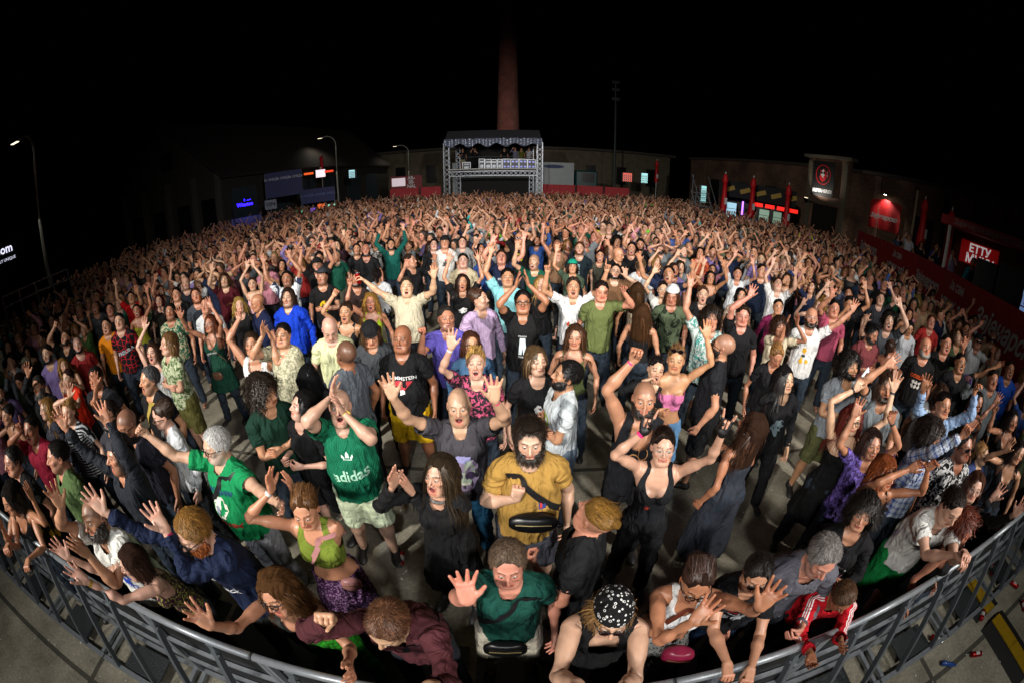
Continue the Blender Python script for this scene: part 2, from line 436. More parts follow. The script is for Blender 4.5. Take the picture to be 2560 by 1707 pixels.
def torso(f, B, off=0.0, legs=True, arms=True):
    b = BT[B]
    f.ell((0, .005, 1.315), (b['chest'][0] + off, b['chest'][1] + off, .175 + off), .04)
    f.ell((0, .005 - (.045 if B == 'H' else 0), 1.11), (b['belly'][0] + off, b['belly'][1] + off, .17 + off), .08)
    f.ell((0, .012, .945), (b['hip'][0] + off, b['hip'][1] + off, .125 + off), .07)
    f.both('ell', (.075, .055, .90), (.085 + off, .085 + off, .09 + off), .04)
    f.both('cone', (.06, .01, 1.415), (b['sh'] - .015, .01, 1.41), .060 * (.9 + .1 * b['arm']) + off, .056 * b['arm'] + off, .05)
    f.both('cone', (.0, .02, 1.50), (.12, .012, 1.425), .045 + off, .040 + off, .05)
    if B == 'F': f.both('ell', (.070, -.078, 1.285), (.062 + off, .056 + off, .062 + off), .03)
    else: f.both('ell', (.075, -.075, 1.315), (.075 + off, .045 + off, .060 + off), .05)
    if legs:
        g = b['leg']
        f.both('cone', (.088, .012, .90), (.098, .0, .50), .088 * g + off, .056 * g + off, .05)
        f.both('cone', (.098, .0, .50), (.102, .018, .36), .053 * g + off, .054 * g + off, .03)
        f.both('cone', (.102, .018, .36), (.102, .02, .09), .054 * g + off, .034 * g + off, .03)

def build_body(B, mouth, lod):
    b = BT[B]; a = b['arm']
    fine, co = {0: (.0045, .014), 1: (.0070, .024), 2: (.013, .034), 3: (.026, .06)}[lod]
    hx = max(fine, .0045)
    xs = axis((-.93, -.70, hx), (-.70, -.105, co), (-.105, .105, fine), (.105, .70, co), (.70, .93, hx))
    ys = axis((-.24, -.135, co), (-.135, .09, fine), (.09, .25, co))
    zf = max(fine * .9, .0036)
    zs = axis((-.02, 1.375, co), (1.375, 1.455, zf if lod < 2 else fine), (1.455, 1.52, fine * 2), (1.52, 1.70, fine), (1.70, 1.80, fine * 1.7))
    f = Field(xs, ys, zs)
    torso(f, B)
    # arms
    s = b['sh']
    f.both('cone', (s, .01, 1.412), (.32, .01, 1.415), .053 * a, .046 * a, .04)
    f.both('cone', (.25, .005, 1.42), (.46, .01, 1.415), .046 * a, .036 * a, .03)
    f.both('cone', (.46, .01, 1.415), (.54, .008, 1.415), .037 * a, .040 * a, .03)
    f.both('cone', (.54, .008, 1.415), (.725, .0, 1.415), .040 * a, .0235 * (.6 + .4 * a), .03, sq=(1, .92, 1.12))
    # palms, fingers, thumb
    for y0, y1 in ((-.020, -.026), (0, -.008), (.014, .012), (.022, .027)):
        f.both('cone', (.735, y0 * .8, 1.415), (.812, y1, 1.414), .0135, .0115, .012)
    f.both('ell', (.772, .0, 1.411), (.042, .036, .013), .01)
    for y, L in zip(FY, FL):
        f.both('cone', (HX - .004, y, 1.415), (HX + L * .5, y, 1.415), .0098, .0086, .003)
        f.both('cone', (HX + L * .5, y, 1.415), (HX + L, y, 1.414), .0086, .0068, .003)
    f.both('cone', (.738, -.018, 1.410), (.782, -.056, 1.408), .0155, .0118, .012)
    f.both('cone', (.782, -.056, 1.408), (.815, -.076, 1.408), .0112, .0085, .004)
    # feet (inside shoes)
    f.both('cone', (.102, .035, .045), (.115, -.13, .03), .036, .030, .03)
    # neck and head
    nk = b['neck']
    f.cone((0, .022, 1.45), (0, .012, 1.58), .062 * nk, .053 * nk, .035)
    f.ell((0, .014, 1.668), (.0755, .096, .087), .03)
    f.ell((0, -.026, 1.612), (.061, .066, .078), .04)
    f.cone((-.030, -.050, 1.556), (.030, -.050, 1.556), .030 * b['jaw'], .030 * b['jaw'], .03)
    drop = {'n': 0, 's': .004, 'o': .022}[mouth]
    f.cone((-.012, -.074, 1.542 - drop), (.012, -.074, 1.542 - drop), .019 * b['jaw'], .019 * b['jaw'], .022)
    f.both('cone', (.054, .0, 1.580), (.036, -.060, 1.546 - drop * .8), .017 * b['jaw'], .016 * b['jaw'], .03)
    f.both('ell', (.044, -.062, 1.610), (.020, .018, .018), .02)
    fm = B == 'F'; bw = .0060 if fm else .0085
    f.both('cone', (.010, -.0865, 1.656), (.042, -.072, 1.660), bw, bw, .014)
    f.both('ell', (.031, -.097, 1.636), (.0185, .0150, .0125), .012, op='s')
    f.both('ell', (.0305, -.0775, 1.6345), (.0145, .0135, .0128), .002)
    f.both('cone', (.018, -.0850, 1.6408), (.043, -.0805, 1.6402), .0044, .0042, .004)     # upper lids
    f.both('cone', (.019, -.0835, 1.6262), (.042, -.0795, 1.6264), .0032, .0032, .004)
    f.cone((0, -.086, 1.648), (0, -.110 if fm else -.113, 1.604), .0070 if fm else .0085, .0090 if fm else .0115, .008)
    f.both('ell', (.0125, -.099, 1.597), (.0088, .0105, .0082), .006)
    if mouth == 'n':
        f.cone((-.021, -.087, 1.5765), (.021, -.087, 1.5765), .0062, .0062, .008); f.cone((0, -.0945, 1.578), (0, -.0945, 1.577), .006, .006, .008)
        f.cone((-.017, -.087, 1.5655), (.017, -.087, 1.5655), .0072, .0072, .008)
        f.cone((-.024, -.101, 1.5715), (.024, -.101, 1.5715), .0035, .0035, .004, op='s')
    elif mouth == 's':
        f.cone((-.029, -.081, 1.582), (0, -.093, 1.5775), .0055, .0065, .007); f.cone((.029, -.081, 1.582), (0, -.093, 1.5775), .0055, .0065, .007)
        f.cone((-.024, -.083, 1.566), (.024, -.083, 1.566), .0068, .0068, .007)
        for g_ in (-1, 1): f.cone((g_ * .024, -.098, 1.5800), (0, -.104, 1.5725), .0022, .0058, .003, op='s')
        f.cone((-.017, -.0795, 1.575), (.017, -.0795, 1.575), .0058, .0058, .002)            # teeth
    else:
        f.cone((-.024, -.084, 1.5790), (.024, -.084, 1.5790), .0065, .0065, .007)
        f.cone((-.020, -.080, 1.5360), (.020, -.080, 1.5360), .0075, .0075, .007)
        f.both('cone', (.027, -.078, 1.575), (.024, -.076, 1.540), .0062, .0062, .006)
        f.ell((0, -.100, 1.557), (.0235, .045, .0185), .004, op='s')
        f.cone((-.017, -.080, 1.5745), (.017, -.080, 1.5745), .0058, .0058, .002)
    f.both('ell', (.0785, .010, 1.628), (.010, .019, .032), .006)
    f.both('ell', (.0865, .004, 1.630), (.006, .010, .018), .004, op='s')
    V, Q = f.mesh()
    V = smooth(V, Q, 1, .35 if lod < 2 else .25)
    if B == 'F': V[:, 0] *= 1 - .11 * ss(1.63, 1.55, V[:, 2]) * ss(1.47, 1.52, V[:, 2]) * (np.abs(V[:, 0]) < .1)
    return V, Q

# skeleton -------------------------------------------------------
BONES = ['pelvis', 'spine', 'chest', 'neck', 'head']; PAR = {'pelvis': None, 'spine': 'pelvis', 'chest': 'spine', 'neck': 'chest', 'head': 'neck'}
JP = {'pelvis': (0, .01, .93), 'spine': (0, .01, 1.03), 'chest': (0, .01, 1.20), 'neck': (0, .018, 1.465), 'head': (0, .008, 1.555)}
def _bone(n, p, par): BONES.append(n); JP[n] = p; PAR[n] = par
for _s, _g in (('L', 1), ('R', -1)):
    _bone('clav' + _s, (_g * .03, .01, 1.42), 'chest'); _bone('arm' + _s, (_g * .172, .01, 1.413), 'clav' + _s)
    _bone('fore' + _s, (_g * .46, .01, 1.415), 'arm' + _s); _bone('twist' + _s, (_g * .60, .005, 1.415), 'fore' + _s)
    _bone('hand' + _s, (_g * .725, .0, 1.415), 'twist' + _s)
    for _i in range(4):
        _bone('f%d0%s' % (_i, _s), (_g * HX, FY[_i], 1.415), 'hand' + _s); _bone('f%d1%s' % (_i, _s), (_g * (HX + FL[_i] * .47), FY[_i], 1.415), 'f%d0%s' % (_i, _s))
    _bone('t0' + _s, (_g * .748, -.022, 1.410), 'hand' + _s); _bone('t1' + _s, (_g * .784, -.056, 1.408), 't0' + _s)
    _bone('thigh' + _s, (_g * .088, .012, .90), 'pelvis'); _bone('shin' + _s, (_g * .098, .0, .50), 'thigh' + _s); _bone('foot' + _s, (_g * .102, .02, .09), 'shin' + _s)
BI = {n: i for i, n in enumerate(BONES)}
JP = {k: np.array(v, float) for k, v in JP.items()}

def weights(P, legw=.02):
    """bone weights of rest-pose points"""
    n = len(P); W = np.zeros((n, len(BONES)), np.float32)
    x, y, z = P.T; ax = np.abs(x); side = ss(-legw, legw, x)
    A = ss(.125, .205, ax + np.clip(1.40 - z, 0, .2) * -.35) * ss(1.27, 1.345, z)
    C = ss(.015, .115, ax) * ss(1.30, 1.40, z) * (1 - A) * (1 - ss(1.47, 1.53, z))
    T = 1 - A - C
    zz = z + np.clip(-y - .035, 0, .1) * .55 * (ax < .12) * (z > 1.45)
    def chain(v, cuts, names, base):
        rem = base
        for (a, b), nme in zip(cuts, names[:-1]):
            s = ss(a, b, v); W[:, BI[nme]] += (rem * (1 - s)).astype(np.float32); rem = rem * s
        W[:, BI[names[-1]]] += rem.astype(np.float32)
    up = ss(.80, .96, z)
    chain(zz, ((.96, 1.09), (1.12, 1.28), (1.44, 1.50), (1.525, 1.575)), ('pelvis', 'spine', 'chest', 'neck', 'head'), T * up)
    for s, sg in (('L', side), ('R', 1 - side)):
        leg = T * (1 - up) * sg
        chain(-z, ((-.55, -.45), (-.13, -.08)), ('thigh' + s, 'shin' + s, 'foot' + s), leg)
        on = (x > 0) if s == 'L' else (x <= 0)
        W[:, BI['clav' + s]] += C * on
        wr = ss(.795, .815, ax) * (np.abs(y) < .047) * on
        th = ss(.000, .010, (ax - .748) * .55 + (-y - .030)) * (y < -.026) * (ax > .735) * (1 - ((ax > .80) & (y > -.047))) * on
        th = np.where((ax > .735) & (y < -.048), 1.0, th) * on
        th = th * (ax > .735)
        wr = wr * (1 - th)
        arm = A * on
        hand = ss(.705, .745, ax)
        chain(ax, ((.425, .495), (.54, .66), (.705, .745)), ('arm' + s, 'fore' + s, 'twist' + s, 'hand' + s), arm * (1 - wr) * (1 - th))
        t1 = ss(.772, .794, ax) * (y < -.045)
        W[:, BI['t0' + s]] += (arm * th * (1 - t1)).astype(np.float32); W[:, BI['t1' + s]] += (arm * th * t1).astype(np.float32)
        fi = np.clip(np.searchsorted(np.array([-.0215, 0, .021]), y), 0, 3)
        for i in range(4):
            m = arm * wr * (fi == i); m1 = ss(HX + FL[i] * .47 - .008, HX + FL[i] * .47 + .008, ax)
            W[:, BI['f%d0%s' % (i, s)]] += (m * (1 - m1)).astype(np.float32); W[:, BI['f%d1%s' % (i, s)]] += (m * m1).astype(np.float32)
    return W / np.maximum(W.sum(1, keepdims=True), 1e-6)

def rx(a): c, s = math.cos(a), math.sin(a); return np.array([[1, 0, 0], [0, c, -s], [0, s, c]])
def ry(a): c, s = math.cos(a), math.sin(a); return np.array([[c, 0, s], [0, 1, 0], [-s, 0, c]])
def rz(a): c, s = math.cos(a), math.sin(a); return np.array([[c, -s, 0], [s, c, 0], [0, 0, 1]])
def unit(v): v = np.asarray(v, float); return v / (np.linalg.norm(v) + 1e-12)
def frame(d, n, sg):
    """rotation taking the rest arm axis (sg*x) to d and the rest palm normal (-z) towards n"""
    d = unit(d); n = np.asarray(n, float); n = n - d * n.dot(d)
    if np.linalg.norm(n) < 1e-3: n = np.array([0.3, .2, .5]); n = n - d * n.dot(d)
    n = unit(n); X = d * sg; Z = -n; Y = np.cross(Z, X)
    return np.stack([X, Y, Z], 1)

HANDS = {'o': ((4, 6), (4, 6), (5, 8), (8, 10), 11, 4), 'r': ((20, 25), (26, 30), (32, 34), (36, 36), 2, -12), 'f': ((82, 95), (86, 98), (88, 98), (90, 95), 0, -42),
         'h': ((6, 6), (86, 96), (88, 96), (8, 8), 6, -38), 'p': ((4, 5), (84, 95), (86, 95), (88, 92), 2, -35), 'c': ((6, 8), (6, 8), (7, 10), (9, 12), 2, -6),
         'g': ((50, 52), (52, 55), (54, 55), (56, 52), 1, -30)}

class Pose:
    """world matrices of every bone for one person"""
    def __init__(s, root, yaw, scale, lean=0.0, side=0.0, hyaw=0.0, hpitch=0.0, hroll=0.0, byaw=0.0, hsc=1.0):
        s.s = scale; s.root = np.array(root, float); s.Rm, s.T = {}, {}
        Q = {b: np.eye(3) for b in BONES}
        Q['spine'] = rx(-0) @ ry(side * .4) @ rx(lean * .5); Q['chest'] = ry(side * .6) @ rx(lean * .5) @ rz(byaw)
        Q['neck'] = rz(hyaw * .4) @ rx(hpitch * .4 - lean * .25); Q['head'] = rz(hyaw * .6) @ rx(hpitch * .6 - lean * .25) @ ry(hroll)
        s.Q = Q; s.base = rz(yaw); s.hsc = hsc; s.solve()
    def solve(s):
        for b in BONES:
            p = PAR[b]
            if p is None: s.Rm[b] = s.base @ s.Q[b]; s.T[b] = s.root + s.base @ (JP[b] * s.s)
            else: s.Rm[b] = s.Rm[p] @ s.Q[b]; s.T[b] = s.T[p] + s.Rm[p] @ ((JP[b] - JP[p]) * s.s)
    def point(s, bone, p): return s.T[bone] + s.Rm[bone] @ ((np.array(p) - JP[bone]) * s.s)
    def set_world(s, bone, M):
        s.Q[bone] = s.Rm[PAR[bone]].T @ M; s.solve()
    def arm(s, side, target, pole, palm, hand='o', fdir=None, rnd=None):
        g = 1 if side == 'L' else -1; sc = s.s
        sh0 = s.T['arm' + side]; v = target - sh0
        loc = s.Rm['chest'].T @ v; el = math.atan2(loc[2], max(.15, abs(loc[0]) + abs(loc[1]) * .5))
        s.Q['clav' + side] = rz(g * np.clip(-loc[1] / .7, -.2, .5) * -.35) @ ry(-g * np.clip(el, -.1, 1.3) * .36); s.solve()
        sh = s.T['arm' + side]; v = target - sh; d = np.linalg.norm(v)
        a, b = (.46 - .172) * sc, (.725 - .46) * sc
        d2 = min(max(d, .12 * sc), (a + b) * .998); u = unit(v)
        ca = np.clip((a * a + d2 * d2 - b * b) / (2 * a * d2), -1, 1); pl = np.asarray(pole, float); pl = pl - u * pl.dot(u); pl = unit(pl)
        E = sh + u * a * ca + pl * a * math.sqrt(1 - ca * ca); Wp = sh + u * d2
        hinge = unit(np.cross(E - sh, Wp - E)) if ca < .995 else unit(np.cross(u, pl))
        du, df = unit(E - sh), unit(Wp - E)
        # palm normal carried by the upper arm: the bending side
        bend = unit(df - du * df.dot(du)) if np.linalg.norm(df - du * df.dot(du)) > .05 else -pl
        un = g * np.cross(du, unit(np.cross(du, bend)))  # in the hinge plane, turned a quarter from the bend
        restn = s.Rm['clav' + side] @ np.array([0, 0, -1.0])
        nn = restn * .6 + np.cross(bend, du) * g * -.8
        nf = unit(fdir) if fdir is not None else df
        hd = unit(df * .2 + nf * .8)
        Mu = frame(du, nn, g); s.set_world('arm' + side, Mu)
        nh = unit(np.asarray(palm, float) - hd * np.dot(palm, hd)); n0 = -Mu[:, 2]
        nf1 = unit(unit(n0 - df * n0.dot(df)) * .62 + unit(nh - df * nh.dot(df)) * .45)
        nf2 = unit(unit(n0 - df * n0.dot(df)) * .2 + unit(nh - df * nh.dot(df)) * .8)
        s.set_world('fore' + side, frame(df, nf1, g)); s.set_world('twist' + side, frame(df, nf2, g)); s.set_world('hand' + side, frame(hd, nh, g))
        s.fingers(side, hand, rnd)
    def fingers(s, side, hand, rnd=None):
        g = 1 if side == 'L' else -1; H = HANDS[hand]; r = rnd if rnd is not None else np.zeros(8)
        for i in range(4):
            a, b = H[i]; fan = (i - 1.4) * H[4] * (1 + .25 * r[4])
            if hand == 'h' and i in (1, 2): fan = 0
            s.Q['f%d0%s' % (i, side)] = rz(R(fan) * g) @ ry(R(a + 5 * r[i]) * g); s.Q['f%d1%s' % (i, side)] = ry(R(b + 6 * r[i]) * g)
        t = H[5]
        s.Q['t0' + side] = rz(R(-t) * g) @ rx(R(10)) @ ry(R(12 if t > -20 else 38) * g); s.Q['t1' + side] = rz(R(-t * .6 + 4) * g) @ ry(R(4 if t > -20 else 25) * g)
        s.solve()
    def skin(s, P, W):
        out = np.zeros((len(P), 3))
        for b in BONES:
            w_ = W[:, BI[b]]; m = w_ > 1e-4
            if not m.any(): continue
            q = P[m] - JP[b]
            if b == 'head': q = q * s.hsc
            out[m] += w_[m][:, None] * (s.T[b] + (q * s.s) @ s.Rm[b].T)
        return out

_TB = {}
def tmpl(B, mouth, lod):
    k = (B, mouth, lod)
    if lod >= 2: k = (B, 'o' if mouth == 'o' else 's', lod)
    if k not in _TB:
        V, Q = build_body(*k); _TB[k] = (V, Q, weights(V), normals(V, Q))
    return _TB[k]

# ---------------------------------------------------------------- garments
def cut_open(f, cuts, V, Q, eps):
    """drop the faces that lie on the cutting surfaces, leaving open hems"""
    c = V[Q].mean(1); bad = np.zeros(len(Q), bool)
    for g in cuts: bad |= np.abs(g(c[:, 0], c[:, 1], c[:, 2])) < eps
    return bad
def snap_hem(V, Q, cuts, h):
    """pull the open border onto the cutting surfaces so that hems run clean"""
    e = np.concatenate([np.sort(Q[:, [i, (i + 1) % 4]], 1) for i in range(4)])
    ue, cn = np.unique(e, axis=0, return_counts=True); be = ue[cn == 1]; bv = np.unique(be)
    P = V[bv].copy()
    for g in cuts:
        G = lambda p: np.asarray(g(p[:, 0], p[:, 1], p[:, 2]), float)
        for _ in range(2):
            g0 = G(P); d = 1e-4; gr = np.stack([(G(P + np.eye(3)[i] * d) - g0) / d for i in range(3)], 1); n2 = (gr ** 2).sum(1) + 1e-6
            m = (np.abs(g0) < h * 1.6); P[m] -= (gr * (g0 / n2)[:, None])[m]
    V = V.copy(); V[bv] = P
    acc = np.zeros_like(V); n = np.zeros(len(V))
    for a, b in ((0, 1), (1, 0)): np.add.at(acc, be[:, a], V[be[:, b]]); np.add.at(n, be[:, a], 1)
    m = n >= 2; V[m] = V[m] * .5 + acc[m] / n[m][:, None] * .5
    return V
_GC = {}
def garment(kind, B, lod, hem=None):
    """open-hemmed garment shell in rest pose -> V, Q, W"""
    k = (kind, B, lod, hem)
    if k in _GC: return _GC[k]
    h = {0: .012, 1: .019, 2: .03, 3: .055}[lod]; b = BT[B]
    lng = kind in ('long', 'hoodie'); top = kind in ('tee', 'polo', 'long', 'hoodie', 'tank', 'vest', 'crop', 'tube', 'dress', 'strapless', 'bikini')
    cuts = []
    if top:
        z0 = hem or {'tee': .86, 'polo': .88, 'long': .86, 'hoodie': .86, 'tank': .92, 'vest': .86, 'crop': 1.12, 'tube': 1.13, 'dress': .62, 'strapless': .55, 'bikini': 1.19}[kind]
        slv = .70 if lng else .345
        f = Field(axis((-.76 if lng else -.40, .76 if lng else .40, h)), axis((-.40, .40, h)), axis((z0 - .05, 1.56, h)))
        off = {'tank': .006, 'crop': .006, 'tube': .007, 'bikini': .006, 'strapless': .007, 'hoodie': .028}.get(kind, .014)
        torso(f, B, off, legs=False)
        c, be, hp = b['chest'], b['belly'], b['hip']
        if kind in ('tee', 'polo', 'long', 'hoodie', 'vest'):
            e = .02 if kind != 'hoodie' else .035
            f.cols([z0, 1.0, 1.12, 1.26, 1.36], [.0, -.005, -.02 if B == 'H' else 0, .0, .005],
                   [max(hp[0], be[0]) + e, max(hp[0], be[0]) + e, be[0] * .5 + c[0] * .5 + e + .008, c[0] + e - .004, c[0] - .02],
                   [hp[1] + e + .012, max(hp[1] * .95, be[1]) + e + .006, be[1] * .5 + c[1] * .5 + e, c[1] + e - .006, c[1] - .02], .03, z0 - .1, 1.38)
        if kind in ('dress', 'strapless'):
            f.cols([z0, .80, .95, 1.08], [0, 0, .01, 0], [.235, .20, hp[0] + .012, be[0]], [.20, .165, hp[1] + .014, be[1]], .04, z0 - .1, 1.10)
        if kind in ('tee', 'polo'): f.both('cone', (.12, .01, 1.408), (.40, .008, 1.402), .074 * (.5 + .5 * b['arm']), .071 * b['arm'], .03)
        elif lng:
            f.both('cone', (.12, .01, 1.408), (.46, .01, 1.412), .074 * b['arm'], .058 * b['arm'], .03); f.both('cone', (.46, .01, 1.408), (.78, .0, 1.415), .056 * b['arm'], .042, .03)
        F = f.F; X, Y, Z = f.x[:, None, None], f.y[None, :, None], f.z[None, None, :]
        cuts.append(lambda x, y, z: z0 - z)
        if kind in ('tee', 'polo') or lng: cuts.append(lambda x, y, z: np.abs(x) - slv)
        if kind in ('tank', 'vest', 'dress'):
            wv = .118 if kind != 'vest' else .150
            cuts.append(lambda x, y, z: np.minimum(np.abs(x) - wv + np.clip(1.36 - z, 0, .2) * -.45, z - 1.19 + 0 * x))
            cuts.append(lambda x, y, z: .080 - np.sqrt((x * .95) ** 2 + ((z - 1.44 - np.clip(y, -.02, .1) * .6) * .62) ** 2))
        elif kind in ('crop', 'bikini'):
            wv = .112 if kind == 'crop' else .095
            cuts.append(lambda x, y, z: np.minimum(np.abs(x) - wv + np.clip(1.37 - z, 0, .2) * -.45, z - 1.20 + 0 * x))
            if kind == 'crop': cuts.append(lambda x, y, z: .072 - np.sqrt(x ** 2 + ((z - 1.47) * .8) ** 2 + 0 * y))
            else: cuts.append(lambda x, y, z: .085 - np.sqrt((x * (1.2 - np.clip(z - 1.25, 0, .2) * 2.5)) ** 2 + ((z - 1.42) * .50) ** 2 + 0 * y))
        elif kind in ('tube', 'strapless'):
            cuts.append(lambda x, y, z: z - 1.335 + 0 * x)
        else:
            dz = .03 if kind == 'polo' else 0
            cuts.append(lambda x, y, z: .076 - np.sqrt(x ** 2 + (y + .012) ** 2 * .80 + (np.minimum(z - (1.455 - np.clip(-y, 0, .1) * .35 - dz * (y < -.05)), 0) * 2.2) ** 2))
        for g in cuts: F[...] = np.maximum(F, g(X, Y, Z))
        V, Q = f.mesh(); bad = cut_open(f, cuts, V, Q, h * .45)
        V = smooth(V, Q, 1, .4)
    else:
        zt = 1.00; z0 = hem or {'trousers': .07, 'shorts': .50, 'skirt': .50, 'longskirt': .08}[kind]
        f = Field(axis((-.36, .36, h)), axis((-.30, .34, h)), axis((z0 - .05, 1.05, h)))
        g_ = b['leg']
        if kind in ('trousers', 'shorts'):
            torso(f, B, .012, legs=False)
            o = .012 if kind == 'trousers' else .026
            f.both('cone', (.090, .012, .90), (.102, .002, .50), .092 * g_ + o, .060 * g_ + o + .006, .03)
            f.both('cone', (.102, .002, .50), (.108, .018, .02), .062 * g_ + o, .050 + o, .03)
        else:
            torso(f, B, .010, legs=False)
            w2 = .23 if kind == 'skirt' else .27
            f.cols([z0, .88, 1.02], [.0, .01, .0], [w2, b['hip'][0] + .02, b['belly'][0] + .01], [w2 * .85, b['hip'][1] + .022, b['belly'][1] + .01], .03, z0 - .1, 1.0)
        F = f.F; X, Y, Z = f.x[:, None, None], f.y[None, :, None], f.z[None, None, :]
        cuts = [lambda x, y, z: z0 - z, lambda x, y, z: z - zt]
        for g in cuts: F[...] = np.maximum(F, g(X, Y, Z))
        V, Q = f.mesh(); bad = cut_open(f, cuts, V, Q, h * .45); V = smooth(V, Q, 1, .4)
    Nn = normals(V, Q)
    V, Q, u = prune(V, Q, ~bad); Nn = Nn[u]
    V = snap_hem(V, Q, cuts, h)
    amp = {'tee': .0055, 'polo': .004, 'long': .006, 'hoodie': .007, 'vest': .005, 'dress': .005, 'strapless': .006, 'skirt': .008, 'longskirt': .010, 'trousers': .006, 'shorts': .006}.get(kind, .0015)
    if lod < 3:
        S = V * np.array([1.5, 1.5, .6]) if kind not in ('trousers', 'shorts') else V * np.array([.8, .8, 1.4])
        V = V + Nn * (wob(S, 26, amp) + wob(S, 55, amp * .5, 8, 8))[:, None]
    wide = .10 if kind in ('dress', 'strapless', 'skirt', 'longskirt') else .02
    _GC[k] = (V, Q, weights(V, wide)); return _GC[k]

# ---------------------------------------------------------------- hair
def hair_shell(style, lod):
    k = ('hair', style, lod)
    if k in _GC: return _GC[k]
    h = {0: .007, 1: .011, 2: .018, 3: .034}[lod]
    f = Field(axis((-.20, .20, h)), axis((-.20, .26, h)), axis((1.24, 1.88, h)))
    t = {'short': .009, 'crew': .005, 'long': .010, 'bob': .014, 'bun': .006, 'tail': .006, 'curly': .036, 'afro': .055, 'mid': .013, 'quiff': .009, 'waves': .020, 'top': .010}[style]
    f.ell((0, .016, 1.670), (.0775 + t, .098 + t, .088 + t), .01)
    if style == 'quiff': f.ell((0, -.05, 1.755), (.055, .045, .022), .03)
    if style == 'curly': f.ell((0, .03, 1.64), (.11, .11, .11), .04)
    if style in ('long', 'waves'):
        zb = 1.36
        f.cone((0, .065, 1.64), (0, .105, zb), .085, .075, .03, sq=(.72, 1.4, 1)); f.both('cone', (.070, .015, 1.66), (.088, .015, zb + .04), .028, .030, .03)
    if style == 'bob': f.ell((0, .035, 1.60), (.100, .085, .085), .03)
    if style == 'mid': f.ell((0, .045, 1.60), (.092, .08, .10), .03)
    if style == 'bun': f.ell((0, .095, 1.735), (.036, .036, .034), .008)
    if style == 'tail': f.cone((0, .10, 1.70), (0, .135, 1.50), .026, .034, .01); f.cone((0, .135, 1.50), (0, .12, 1.40), .034, .012, .01)
    if style == 'top':
        f.ell((0, .105, 1.73), (.030, .034, .030), .008)
    # open the face, the ears and the nape
    f.ell((0, -.112, 1.616), (.074, .086, .124), .008, op='s')
    if style in ('long', 'waves', 'bob', 'mid', 'curly'): f.ell((0, -.10, 1.56), (.078, .085, .12), .01, op='s')
    if style in ('short', 'crew', 'quiff', 'bun', 'tail', 'top'):
        f.both('ell', (.085, -.005, 1.612), (.030, .034, .040), .01, op='s')
        f.both('ell', (.075, -.060, 1.640), (.030, .040, .040), .01, op='s')
        X, Y, Z = f.x[:, None, None], f.y[None, :, None], f.z[None, None, :]
        f.F[...] = np.maximum(f.F, (1.575 + np.clip(.06 - Y, -.05, .2) * .5) - Z)
    if style == 'top':
        Z = f.z[None, None, :]; f.F[...] = np.maximum(f.F, 1.690 - Z)
    V, Q = f.mesh(); V = smooth(V, Q, 1, .4); Nn = normals(V, Q)
    am = {'curly': .008, 'afro': .012, 'waves': .004, 'mid': .002, 'bob': .002, 'long': .002, 'short': .0015, 'quiff': .002}.get(style, .001)
    st_ = 1.0 if style in ('long', 'waves', 'bob', 'mid', 'tail') else .5
    V = V + Nn * (wob(V * np.array([2.2, 1.6, .12]), 75, .0035 * st_, 8, 4) + wob(V * np.array([2, 2, .5]), 50, am) + (wob(V, 120, am * .6, 8, 8) if style in ('curly', 'afro') else 0))[:, None]
    _GC[k] = (V, Q, weights(np.array([[0, 0, 1.7]]))); return _GC[k]

